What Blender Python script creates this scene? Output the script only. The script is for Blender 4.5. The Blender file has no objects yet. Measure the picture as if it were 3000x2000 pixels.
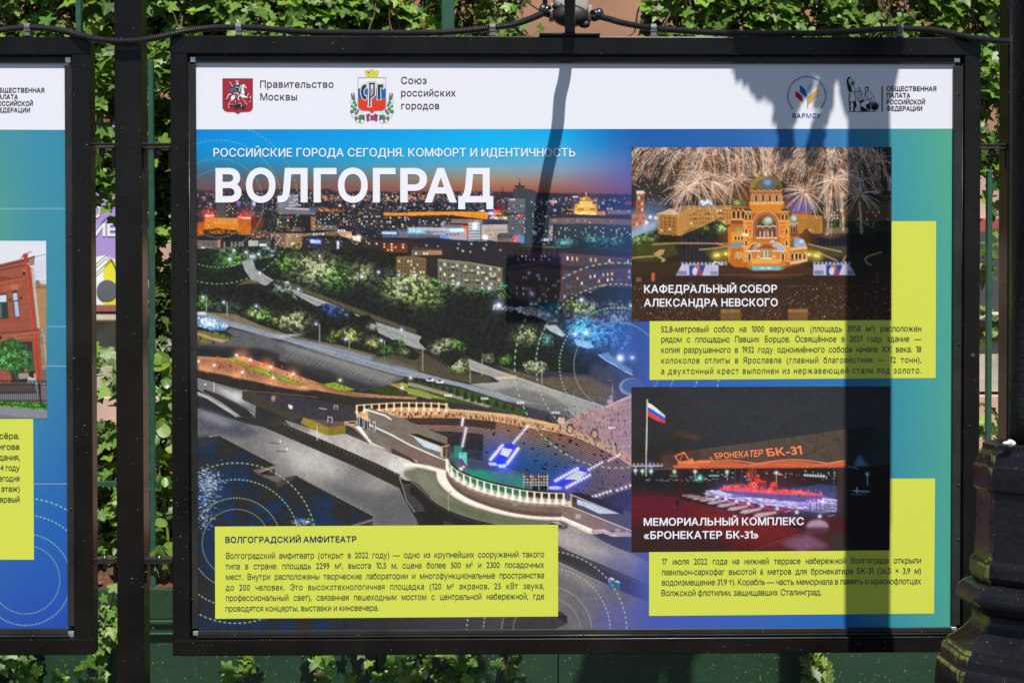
import bpy, bmesh, math, random
import numpy as np
from mathutils import Vector, Matrix
from mathutils.geometry import delaunay_2d_cdt

SC = bpy.context.scene
COL = SC.collection
R = math.radians

# ---------------------------------------------------------------- camera
Z0 = 1.55                      # height of the middle of the big display frame
CAM = np.array([-0.172183, -2.7, Z0 + 0.051974])
YAW, PITCH, ROLL = -0.0174829, -0.0158194, -0.0009617
FPX = 4154.0                   # focal length in pixels of the 3000 px wide photograph


def cam_axes():
 cy, sy, cp, sp = math.cos(YAW), math.sin(YAW), math.cos(PITCH), math.sin(PITCH)
 cr, sr = math.cos(ROLL), math.sin(ROLL)
 rz = np.array([[cy, -sy, 0], [sy, cy, 0], [0, 0, 1]])
 rx = np.array([[1, 0, 0], [0, cp, -sp], [0, sp, cp]])
 m = rz @ rx
 r, f, u = m[:, 0], m[:, 1], m[:, 2]
 return cr * r + sr * u, -sr * r + cr * u, f


RIGHT, UP, FWD = cam_axes()
cd = bpy.data.cameras.new('camera')
cam = bpy.data.objects.new('camera', cd)
COL.objects.link(cam)
M = Matrix.Identity(4)
for i in range(3):
 M[i][0], M[i][1], M[i][2], M[i][3] = RIGHT[i], UP[i], -FWD[i], CAM[i]
cam.matrix_world = M
cd.sensor_width = 36.0
cd.lens = FPX / 3000 * 36.0
cd.clip_start, cd.clip_end = 0.05, 300
cd.dof.use_dof = True
cd.dof.focus_distance = 2.75
cd.dof.aperture_fstop = 11
SC.camera = cam

# ---------------------------------------------------------------- sky, sun, exposure
SUN_TO = Vector((-0.25, 1.0, -1.65))          # the way the sunlight travels
W = bpy.data.worlds.new('World')
SC.world = W
W.use_nodes = True
nt = W.node_tree
bg = nt.nodes['Background']
sky = nt.nodes.new('ShaderNodeTexSky')
sky.sky_type = 'NISHITA'
sky.sun_disc = False
sky.sun_elevation = math.atan2(1.65, math.hypot(.25, 1))
sky.sun_rotation = math.atan2(.25, -1.0)
sky.air_density = 1.0
sky.dust_density = 0.3
sky.ozone_density = 3.5
nt.links.new(sky.outputs[0], bg.inputs[0])
bg.inputs[1].default_value = 0.07
sd = bpy.data.lights.new('sun', 'SUN')
sd.energy = 5.0
sd.angle = R(0.5)
sd.color = (1.0, 0.955, 0.89)
sun = bpy.data.objects.new('sun', sd)
COL.objects.link(sun)
sun.rotation_euler = SUN_TO.to_track_quat('-Z', 'Y').to_euler()
sun.location = (1, -4, 8)
SC.view_settings.view_transform = 'Standard'
SC.view_settings.look = 'None'
SC.view_settings.exposure = 0.35
SC.view_settings.gamma = 1.0
SC.view_settings.use_curve_mapping = False
# ---------------------------------------------------------------- helpers
rnd = random.Random(5)
NPR = np.random.default_rng(11)


def U(px, py, y):
 """where the sight line through photograph pixel (px, py) meets the vertical plane at depth y"""
 px = np.asarray(px, float)
 py = np.asarray(py, float)
 d = FWD + ((px - 1500) / FPX)[..., None] * RIGHT - ((py - 1000) / FPX)[..., None] * UP
 t = (y - CAM[1]) / d[..., 1]
 return CAM + t[..., None] * d


def shadow_caster(px, py, y, y_on=0.0145):
 """the point at depth y whose shadow falls on photograph pixel (px, py) of the poster"""
 s = U(px, py, y_on)
 k = (y_on - y)
 return np.array([s[0] - SUN_TO.x * k, y, s[2] - SUN_TO.z * k])


def link(o, parent=None):
 COL.objects.link(o)
 if parent is not None:
  o.parent = parent
 return o


def from_pydata(name, v, f, mat, parent=None, smooth=False):
 me = bpy.data.meshes.new(name)
 me.from_pydata([tuple(map(float, p)) for p in v], [], [tuple(map(int, q)) for q in f])
 if isinstance(mat, (list, tuple)):
  for m in mat:
   me.materials.append(m)
 else:
  me.materials.append(mat)
 if smooth:
  me.shade_smooth()
 return link(bpy.data.objects.new(name, me), parent)


def from_bm(name, bm, mat, parent=None, smooth=False):
 me = bpy.data.meshes.new(name)
 bm.normal_update()
 bm.to_mesh(me)
 bm.free()
 for m in (mat if isinstance(mat, (list, tuple)) else [mat]):
  me.materials.append(m)
 if smooth:
  me.shade_smooth()
 return link(bpy.data.objects.new(name, me), parent)


def empty(name, loc=(0, 0, 0)):
 o = bpy.data.objects.new(name, None)
 o.empty_display_size = .05
 link(o)
 return o


def tag(o, label, cat, group=None, kind=None):
 if kind:
  o['kind'] = kind
 if label:
  o['label'] = label
 if cat:
  o['category'] = cat
 if group:
  o['group'] = group
 return o


def add_box(bm, lo, hi, bevel=0.0, seg=1):
 b = bmesh.new()
 r = bmesh.ops.create_cube(b, size=1)
 for v in r['verts']:
  v.co = Vector([(lo[i] + hi[i]) / 2 + v.co[i] * (hi[i] - lo[i]) for i in range(3)])
 if bevel:
  bmesh.ops.bevel(b, geom=list(b.edges), offset=bevel, segments=seg, affect='EDGES', profile=.6)
 me = bpy.data.meshes.new('tmp')
 b.to_mesh(me)
 b.free()
 bm.from_mesh(me)
 bpy.data.meshes.remove(me)


def box(name, lo, hi, mat, parent=None, bevel=0.0015, seg=2):
 bm = bmesh.new()
 add_box(bm, lo, hi, bevel, seg)
 o = from_bm(name, bm, mat, parent, bevel > 0)
 if bevel:
  o.modifiers.new('even_normals', 'WEIGHTED_NORMAL').weight = 100
 return o


def pbox(x0, y0, x1, y1, y, d):
 """box corners from a photograph rectangle whose front face lies at depth y"""
 ym = (y0 + y1) / 2
 xm = (x0 + x1) / 2
 a = U(x0, ym, y)[0]
 b = U(x1, ym, y)[0]
 t = U(xm, y0, y)[2]
 s = U(xm, y1, y)[2]
 return (a, y, s), (b, y + d, t)


def add_tube(bm, pts, rad, n=12, caps=True):
 pts = [Vector(p) for p in pts]
 rads = rad if hasattr(rad, '__len__') else [rad] * len(pts)
 rings = []
 up = Vector((0, 0, 1))
 prev = None
 for i, p in enumerate(pts):
  t = (pts[min(i + 1, len(pts) - 1)] - pts[max(i - 1, 0)]).normalized()
  if prev is None:
   a = t.cross(up)
   if a.length < 1e-4:
    a = t.cross(Vector((1, 0, 0)))
   a.normalize()
  else:
   a = (prev - t * prev.dot(t)).normalized()
  prev = a
  b = t.cross(a)
  rings.append([bm.verts.new(p + (a * math.cos(2 * math.pi * k / n) + b * math.sin(2 * math.pi * k / n)) * rads[i]) for k in range(n)])
 for i in range(len(rings) - 1):
  for k in range(n):
   bm.faces.new((rings[i][k], rings[i][(k + 1) % n], rings[i + 1][(k + 1) % n], rings[i + 1][k]))
 if caps:
  bm.faces.new(rings[0][::-1])
  bm.faces.new(rings[-1])


def tube(name, pts, rad, mat, parent=None, n=12, smooth=True):
 bm = bmesh.new()
 add_tube(bm, pts, rad, n)
 return from_bm(name, bm, mat, parent, smooth)


def spline3(p, n):
 p = np.asarray(p, float)
 out = []
 for u in np.linspace(0, len(p) - 1, n):
  i = min(int(u), len(p) - 2)
  f = u - i
  p0, p1, p2, p3 = p[max(i - 1, 0)], p[i], p[i + 1], p[min(i + 2, len(p) - 1)]
  out.append(.5 * ((2 * p1) + (p2 - p0) * f + (2 * p0 - 5 * p1 + 4 * p2 - p3) * f * f + (3 * p1 - p0 - 3 * p2 + p3) * f ** 3))
 return np.array(out)


def even(p, n):
 p = np.asarray(p, float)
 d = np.concatenate([[0], np.cumsum(np.linalg.norm(np.diff(p, axis=0), axis=1))])
 s = np.linspace(0, d[-1], n)
 return np.stack([np.interp(s, d, p[:, k]) for k in range(3)], -1), d[-1]


# ---------------------------------------------------------------- materials
def new_mat(name):
 m = bpy.data.materials.new(name)
 m.use_nodes = True
 n = m.node_tree
 return m, n, n.nodes['Principled BSDF']


def noise(n, scale, detail=4, rough=.55, coord=None):
 t = n.nodes.new('ShaderNodeTexNoise')
 t.inputs['Scale'].default_value = scale
 t.inputs['Detail'].default_value = detail
 t.inputs['Roughness'].default_value = rough
 if coord is None:
  g = n.nodes.new('ShaderNodeNewGeometry')
  n.links.new(g.outputs['Position'], t.inputs['Vector'])
 else:
  n.links.new(coord, t.inputs['Vector'])
 return t


def ramp(n, src, stops):
 r = n.nodes.new('ShaderNodeValToRGB')
 e = r.color_ramp.elements
 while len(e) < len(stops):
  e.new(.5)
 for i, (p, c) in enumerate(stops):
  e[i].position = p
  e[i].color = (*c, 1) if len(c) == 3 else c
 n.links.new(src, r.inputs[0])
 return r


def mixc(n, fac, a, b):
 x = n.nodes.new('ShaderNodeMix')
 x.data_type = 'RGBA'
 if hasattr(fac, 'is_linked'):
  n.links.new(fac, x.inputs[0])
 else:
  x.inputs[0].default_value = fac
 for i, s in ((6, a), (7, b)):
  if hasattr(s, 'is_linked'):
   n.links.new(s, x.inputs[i])
  else:
   x.inputs[i].default_value = (*s, 1)
 return x.outputs[2]


def bump(n, b, src, strength=.3, dist=.002):
 x = n.nodes.new('ShaderNodeBump')
 x.inputs['Strength'].default_value = strength
 x.inputs['Distance'].default_value = dist
 n.links.new(src, x.inputs['Height'])
 n.links.new(x.outputs[0], b.inputs['Normal'])


def plain(name, col, rough=.6, metal=0.0, var=.15, scale=30, spec=.5, bmp=0.0):
 m, n, b = new_mat(name)
 t = noise(n, scale)
 c = ramp(n, t.outputs[0], [(.3, tuple(max(0, x * (1 - var)) for x in col)), (.7, tuple(x * (1 + var) for x in col))])
 n.links.new(c.outputs[0], b.inputs['Base Color'])
 b.inputs['Roughness'].default_value = rough
 b.inputs['Metallic'].default_value = metal
 b.inputs['Specular IOR Level'].default_value = spec
 if bmp:
  bump(n, b, t.outputs[0], bmp)
 return m


def black_paint(name='black_paint', base=(.0065, .0058, .005), rough=.22, dust=.62, rust=True):
 """gloss black enamel with orange-peel, dust specks and little rust marks"""
 m, n, b = new_mat(name)
 t1 = noise(n, 9, 5)
 c0 = ramp(n, t1.outputs[0], [(.3, tuple(x * .7 for x in base)), (.75, tuple(x * 1.5 for x in base))])
 t2 = noise(n, 260, 2, .4)
 t3 = noise(n, 14, 3)
 mul = n.nodes.new('ShaderNodeMath')
 mul.operation = 'MULTIPLY_ADD'
 n.links.new(t3.outputs[0], mul.inputs[0])
 mul.inputs[1].default_value = .22
 n.links.new(t2.outputs[0], mul.inputs[2])
 sp = ramp(n, mul.outputs[0], [(dust + .225, (0, 0, 0)), (dust + .265, (1, 1, 1))])
 c1 = mixc(n, sp.outputs[0], c0.outputs[0], (.30, .27, .23))
 if rust:
  t4 = noise(n, 55, 5, .65)
  rs = ramp(n, t4.outputs[0], [(.72, (0, 0, 0)), (.77, (1, 1, 1))])
  c1 = mixc(n, rs.outputs[0], c1, (.06, .022, .01))
 n.links.new(c1, b.inputs['Base Color'])
 b.inputs['Specular IOR Level'].default_value = .2
 rr = ramp(n, t1.outputs[0], [(.3, (rough * .8,) * 3), (.7, (rough * 1.3,) * 3)])
 n.links.new(rr.outputs[0], b.inputs['Roughness'])
 t5 = noise(n, 120, 3)
 bump(n, b, t5.outputs[0], .10, .0006)
 return m


def print_mat(name, col=None, attr=None, rough=.5):
 """printed vinyl; colour from a flat ink or from the painted colour attribute"""
 m, n, b = new_mat(name)
 t = noise(n, 420, 2)
 fine = ramp(n, t.outputs[0], [(.35, (.96, .96, .96)), (.65, (1.03, 1.03, 1.03))])
 mul = n.nodes.new('ShaderNodeMix')
 mul.data_type = 'RGBA'
 mul.blend_type = 'MULTIPLY'
 mul.inputs[0].default_value = 1
 if attr:
  a = n.nodes.new('ShaderNodeAttribute')
  a.attribute_name = attr
  n.links.new(a.outputs['Color'], mul.inputs[6])
 else:
  mul.inputs[6].default_value = (*col, 1)
 n.links.new(fine.outputs[0], mul.inputs[7])
 n.links.new(mul.outputs[2], b.inputs['Base Color'])
 b.inputs['Roughness'].default_value = rough
 b.inputs['Specular IOR Level'].default_value = .17
 return m


def ink(c):
 """ink whose sunlit look is sRGB c"""
 return tuple(float(x) * INK for x in lin(c))


INK = .80
# ---------------------------------------------------------------- painter for the printed pictures
RNG = np.random.default_rng(7)


def lin(c):
 c = np.asarray(c, dtype=np.float32) / 255.0
 return np.where(c <= 0.04045, c / 12.92, ((c + 0.055) / 1.055) ** 2.4)


def box_blur(a, r):
 r = int(max(1, round(r)))
 for ax in (0, 1):
  for _ in range(2):
   pad = [(0, 0)] * a.ndim
   pad[ax] = (r + 1, r)
   p = np.pad(a, pad, mode='edge')
   c = np.cumsum(p, axis=ax, dtype=np.float64)
   n = a.shape[ax]
   w = 2 * r + 1
   if ax == 0:
    a = (c[w:w + n] - c[:n]) / w
   else:
    a = (c[:, w:w + n] - c[:, :n]) / w
 return a.astype(np.float32)


def vnoise(h, w, cell, rng):
 gh, gw = int(h / cell) + 3, int(w / cell) + 3
 g = rng.random((gh, gw)).astype(np.float32)
 y = np.arange(h) / cell
 x = np.arange(w) / cell
 yi, xi = y.astype(int), x.astype(int)
 fy, fx = y - yi, x - xi
 fy = (fy * fy * (3 - 2 * fy))[:, None]
 fx = (fx * fx * (3 - 2 * fx))[None, :]
 a = g[yi][:, xi]
 b = g[yi][:, xi + 1]
 c = g[yi + 1][:, xi]
 d = g[yi + 1][:, xi + 1]
 return (a * (1 - fx) + b * fx) * (1 - fy) + (c * (1 - fx) + d * fx) * fy


class Canvas:
 def __init__(self, x0, y0, x1, y1, res=1.0, base=(0, 0, 0)):
  self.x0, self.y0, self.res = x0, y0, res
  self.w = int(round((x1 - x0) * res))
  self.h = int(round((y1 - y0) * res))
  self.a = np.zeros((self.h, self.w, 3), np.float32)
  self.a[:] = lin(base)
  self.zoom(0, 0, 1)

 def zoom(self, ox, oy, s):
  self.ox, self.oy, self.s = ox, oy, s
  return self

 def P(self, pts):
  p = np.asarray(pts, dtype=np.float64) / self.s
  return np.stack([(p[..., 0] + self.ox - self.x0) * self.res, (p[..., 1] + self.oy - self.y0) * self.res], -1)

 def L(self, v):
  return v / self.s * self.res

 def window(self, p, m=1):
  x0 = max(0, int(math.floor(p[:, 0].min() - m)))
  x1 = min(self.w, int(math.ceil(p[:, 0].max() + m)) + 1)
  y0 = max(0, int(math.floor(p[:, 1].min() - m)))
  y1 = min(self.h, int(math.ceil(p[:, 1].max() + m)) + 1)
  if x1 <= x0 or y1 <= y0:
   return None
  return x0, y0, x1, y1

 def mask(self, pts, soft=0):
  p = self.P(pts)
  s = self.L(soft)
  win = self.window(p, 2 + 3 * s)
  if win is None:
   return None, None
  x0, y0, x1, y1 = win
  out = np.zeros((y1 - y0, x1 - x0), np.float32)
  small = (y1 - y0) * (x1 - x0) < 60000
  offs = ((-.25, -.25), (.25, -.25), (-.25, .25), (.25, .25)) if small else ((0, 0),)
  for dx, dy in offs:
   X = np.arange(x0, x1)[None, :] + 0.5 + dx
   Y = np.arange(y0, y1)[:, None] + 0.5 + dy
   m = np.zeros((y1 - y0, x1 - x0), bool)
   n = len(p)
   for i in range(n):
    ax, ay = p[i]
    bx, by = p[(i + 1) % n]
    if ay == by:
     continue
    c = (Y > min(ay, by)) & (Y <= max(ay, by))
    xi = ax + (Y - ay) * (bx - ax) / (by - ay)
    m ^= c & (X < xi)
   out += m
  out /= len(offs)
  if s > 0.4:
   out = box_blur(out, s)
  return win, out

 def blend(self, win, m, col):
  x0, y0, x1, y1 = win
  A = self.a[y0:y1, x0:x1]
  A += (np.asarray(col, np.float32) - A) * m[..., None]

 def poly(self, pts, col, alpha=1.0, soft=0, tex=0.0, cell=6, col2=None, vert=True):
  win, m = self.mask(pts, soft)
  if win is None:
   return
  x0, y0, x1, y1 = win
  c = lin(col)
  if col2 is not None:
   if vert:
    t = np.linspace(0, 1, y1 - y0, dtype=np.float32)[:, None, None]
   else:
    t = np.linspace(0, 1, x1 - x0, dtype=np.float32)[None, :, None]
   c = c * (1 - t) + lin(col2) * t
  if tex:
   n = vnoise(y1 - y0, x1 - x0, max(1.2, self.L(cell)), RNG) * .6 + vnoise(y1 - y0, x1 - x0, max(1, self.L(cell) / 3), RNG) * .4
   c = c * (1 + tex * (n[..., None] * 2 - 1))
  self.blend(win, m * alpha, c)

 def rect(self, x0, y0, x1, y1, col, **k):
  self.poly([(x0, y0), (x1, y0), (x1, y1), (x0, y1)], col, **k)

 def ell(self, cx, cy, rx, ry, col, a0=0, a1=360, **k):
  t = np.radians(np.linspace(a0, a1, 28))
  self.poly(np.stack([cx + rx * np.cos(t), cy + ry * np.sin(t)], -1), col, **k)

 def line(self, pts, width, col, alpha=1.0, closed=False, add=False):
  p = self.P(pts)
  if closed:
   p = np.vstack([p, p[:1]])
  hw = max(self.L(width) / 2, 0.25)
  c = lin(col)
  for i in range(len(p) - 1):
   q = p[i:i + 2]
   win = self.window(q, hw + 2)
   if win is None:
    continue
   x0, y0, x1, y1 = win
   X = np.arange(x0, x1)[None, :] + 0.5
   Y = np.arange(y0, y1)[:, None] + 0.5
   d = q[1] - q[0]
   L2 = max(float(d @ d), 1e-6)
   t = np.clip(((X - q[0, 0]) * d[0] + (Y - q[0, 1]) * d[1]) / L2, 0, 1)
   dist = np.hypot(X - q[0, 0] - t * d[0], Y - q[0, 1] - t * d[1])
   m = np.clip(hw - dist + 0.5, 0, 1).astype(np.float32) * alpha
   if hw < .5:
    m *= hw / .5
   if add:
    self.a[y0:y1, x0:x1] += m[..., None] * c
   else:
    self.blend(win, m, c)

 def glow(self, x, y, r, col, k=1.0):
  p = self.P([(x, y)])
  rr = max(self.L(r), .6)
  win = self.window(p, rr * 2.6)
  if win is None:
   return
  x0, y0, x1, y1 = win
  X = np.arange(x0, x1)[None, :] + 0.5 - p[0, 0]
  Y = np.arange(y0, y1)[:, None] + 0.5 - p[0, 1]
  g = np.exp(-(X * X + Y * Y) / (rr * rr)).astype(np.float32) * k
  self.a[y0:y1, x0:x1] += g[..., None] * lin(col)

 def lamp(self, x, y, r=7, col=(190, 210, 255)):
  self.glow(x, y, r * 2.6, col, .25)
  self.glow(x, y, r, (255, 255, 255), .9)

 def specks(self, pts, n, cols, rmin, rmax, kmin=.3, kmax=1.0):
  """n small lights strewn inside a quad (bilinear)"""
  q = np.asarray(pts, float)
  for _ in range(n):
   u, v = RNG.random(2)
   x = (q[0] * (1 - u) + q[1] * u) * (1 - v) + (q[3] * (1 - u) + q[2] * u) * v
   c = cols[int(RNG.integers(len(cols)))]
   self.glow(x[0], x[1], RNG.uniform(rmin, rmax), c, RNG.uniform(kmin, kmax))

 def windows(self, quad, nx, ny, plit=.25, lit=((255, 240, 210), (255, 205, 150), (215, 230, 255)), dark=(30, 28, 30), wd=.5, hd=.55, pd=.8):
  q = np.asarray(quad, float)

  def at(u, v):
   return (q[0] * (1 - u) + q[1] * u) * (1 - v) + (q[3] * (1 - u) + q[2] * u) * v
  for j in range(ny):
   for i in range(nx):
    u0 = (i + .5 - wd / 2) / nx
    u1 = (i + .5 + wd / 2) / nx
    v0 = (j + .5 - hd / 2) / ny
    v1 = (j + .5 + hd / 2) / ny
    r = RNG.random()
    if r < plit:
     c = lit[int(RNG.integers(len(lit)))]
     al = RNG.uniform(.6, 1)
    elif r < plit + pd:
     c = dark
     al = .75
    else:
     continue
    self.poly([at(u0, v0), at(u1, v0), at(u1, v1), at(u0, v1)], c, alpha=al)

 def dashes(self, cx, cy, r, n, frac, wid, col, alpha=.95, a0=0.0, a1=360.0):
  for i in range(n):
   t0 = 2 * math.pi * i / n
   d = math.degrees(t0)
   if not a0 <= d <= a1:
    continue
   t1 = t0 + 2 * math.pi * frac / n
   x, y = cx + r * math.cos(t0), cy + r * math.sin(t0)
   p = self.P([(x, y)])[0]
   if not (-20 < p[0] < self.w + 20 and -20 < p[1] < self.h + 20):
    continue
   ri, ro = r - wid / 2, r + wid / 2
   self.poly([(cx + ri * math.cos(t0), cy + ri * math.sin(t0)), (cx + ro * math.cos(t0), cy + ro * math.sin(t0)),
        (cx + ro * math.cos(t1), cy + ro * math.sin(t1)), (cx + ri * math.cos(t1), cy + ri * math.sin(t1))], col, alpha=alpha)

 def foliage(self, pts, dark, lights, soft=6, rough=.5, cell=14, grain=3.2, spark=1.0, base=.35):
  """ragged mass of leaves; lights = (x, y, r, colour, strength) lamps that light it"""
  p = self.P(pts)
  win, m = self.mask(pts, soft)
  if win is None:
   return
  x0, y0, x1, y1 = win
  h, w = y1 - y0, x1 - x0
  n1 = vnoise(h, w, max(2, self.L(cell)), RNG)
  n2 = vnoise(h, w, max(1.3, self.L(cell) / 2.7), RNG)
  n3 = vnoise(h, w, max(1.05, self.L(grain)), RNG)
  e = m + (n1 * .6 + n2 * .4 - .5) * rough * 1.6
  mm = np.clip((e - .42) * 6, 0, 1)
  clump = n1 * .55 + n2 * .45
  body = lin(dark)[None, None, :] * (0.2 + 1.1 * clump[..., None])
  X = np.arange(x0, x1)[None, :] + 0.5
  Y = np.arange(y0, y1)[:, None] + 0.5
  n4 = vnoise(h, w, max(2, self.L(cell) * 1.7), RNG)
  n4b = np.roll(n4, -int(max(1, self.L(cell) * .5)), axis=0)
  top = np.clip(.5 + (n4b - n4) * 2.2, 0, 1)          # upper side of each crown catches the lamps
  crown = np.clip((n4 * .45 + n1 * .35 + n2 * .2 - .43) * 5.2, 0, 1)
  tex = (.22 + 1.5 * np.clip((n3 * .6 + n2 * .4 - .42) * 3.2, 0, 1)) * crown * (.35 + 1.1 * top)
  tex = tex + 2.2 * (n3 > .80) * (n2 > .45) * crown * top
  for (lx, ly, lr, lc, lk) in lights:
   q = self.P([(lx, ly)])[0]
   r = self.L(lr)
   g = np.exp(-(((X - q[0]) / r) ** 2 + ((Y - q[1]) / (r * .7)) ** 2)) * lk
   body = body + (g * (base * .25 + tex * spark))[..., None] * lin(lc)
  A = self.a[y0:y1, x0:x1]
  A += (body - A) * mm[..., None]

 def detail(self, k=.22, y0=None):
  """fine tonal variation of a real photograph"""
  n = sum(w * vnoise(self.h, self.w, c * self.res, RNG) for c, w in ((2.2, .34), (4.5, .3), (11, .2), (30, .16)))
  if y0 is not None:
   n[:int((y0 - self.y0) * self.res)] = .5
  self.a *= (1 + k * 4 * (n - .5))[..., None]

 def grainy(self, k=.05):
  self.a *= 1 + k * (RNG.random((self.h, self.w, 1)).astype(np.float32) - .5) * 2

 def done(self, step):
  """box-average to one sample per `step` canvas pixels"""
  a = np.clip(self.a, 0, 1)
  h, w = self.h // step * step, self.w // step * step
  return a[:h, :w].reshape(h // step, step, w // step, step, 3).mean((1, 3))


def curve_pts(p, n=40):
 """smooth curve through control points"""
 p = np.asarray(p, float)
 t = np.linspace(0, len(p) - 1, n)
 out = []
 for u in t:
  i = min(int(u), len(p) - 2)
  f = u - i
  p0, p1, p2, p3 = p[max(i - 1, 0)], p[i], p[i + 1], p[min(i + 2, len(p) - 1)]
  out.append(.5 * ((2 * p1) + (p2 - p0) * f + (2 * p0 - 5 * p1 + 4 * p2 - p3) * f * f + (3 * p1 - p0 - 3 * p2 + p3) * f ** 3))
 return np.array(out)


def resample(c, t):
 d = np.concatenate([[0], np.cumsum(np.hypot(*np.diff(c, axis=0).T))])
 s = np.asarray(t) * d[-1]
 return np.stack([np.interp(s, d, c[:, 0]), np.interp(s, d, c[:, 1])], -1)


def grid_gradient(cv, xs, ys, cols, box=None):
 """bilinear colour field on control points (source px)"""
 xs = (np.asarray(xs, float) - cv.x0) * cv.res
 ys = (np.asarray(ys, float) - cv.y0) * cv.res
 C = lin(np.asarray(cols)) ** .5
 X = np.arange(cv.w) + .5
 Y = np.arange(cv.h) + .5
 rows = np.stack([np.stack([np.interp(X, xs, C[j, :, k]) for k in range(3)], -1) for j in range(len(ys))])
 yi = np.clip(np.searchsorted(ys, Y) - 1, 0, len(ys) - 2)
 f = np.clip((Y - ys[yi]) / (ys[yi + 1] - ys[yi]), 0, 1)[:, None, None]
 g = rows[yi] * (1 - f) + rows[yi + 1] * f
 return (g ** 2).astype(np.float32)
GREEN_DASH = (160, 205, 165)
WARM = [(255, 200, 140), (255, 225, 190), (255, 160, 90), (255, 245, 225), (225, 235, 255)]
COOL = [(190, 210, 255), (235, 240, 255), (255, 235, 210)]


def rings(cv, cx, cy, scale=1.0, col=GREEN_DASH, alpha=.95, which=(0, 1, 2, 3)):
 spec = [(99, 110, .5, 2.9), (132, 100, .5, 3.6), (186, 98, .52, 4.0), (234.5, 100, .5, 4.3)]
 for i in which:
  r, n, f, w = spec[i]
  cv.dashes(cx, cy, r * scale, n, f, w * .74 * (1 + (scale - 1) * .6), col, alpha)


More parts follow.
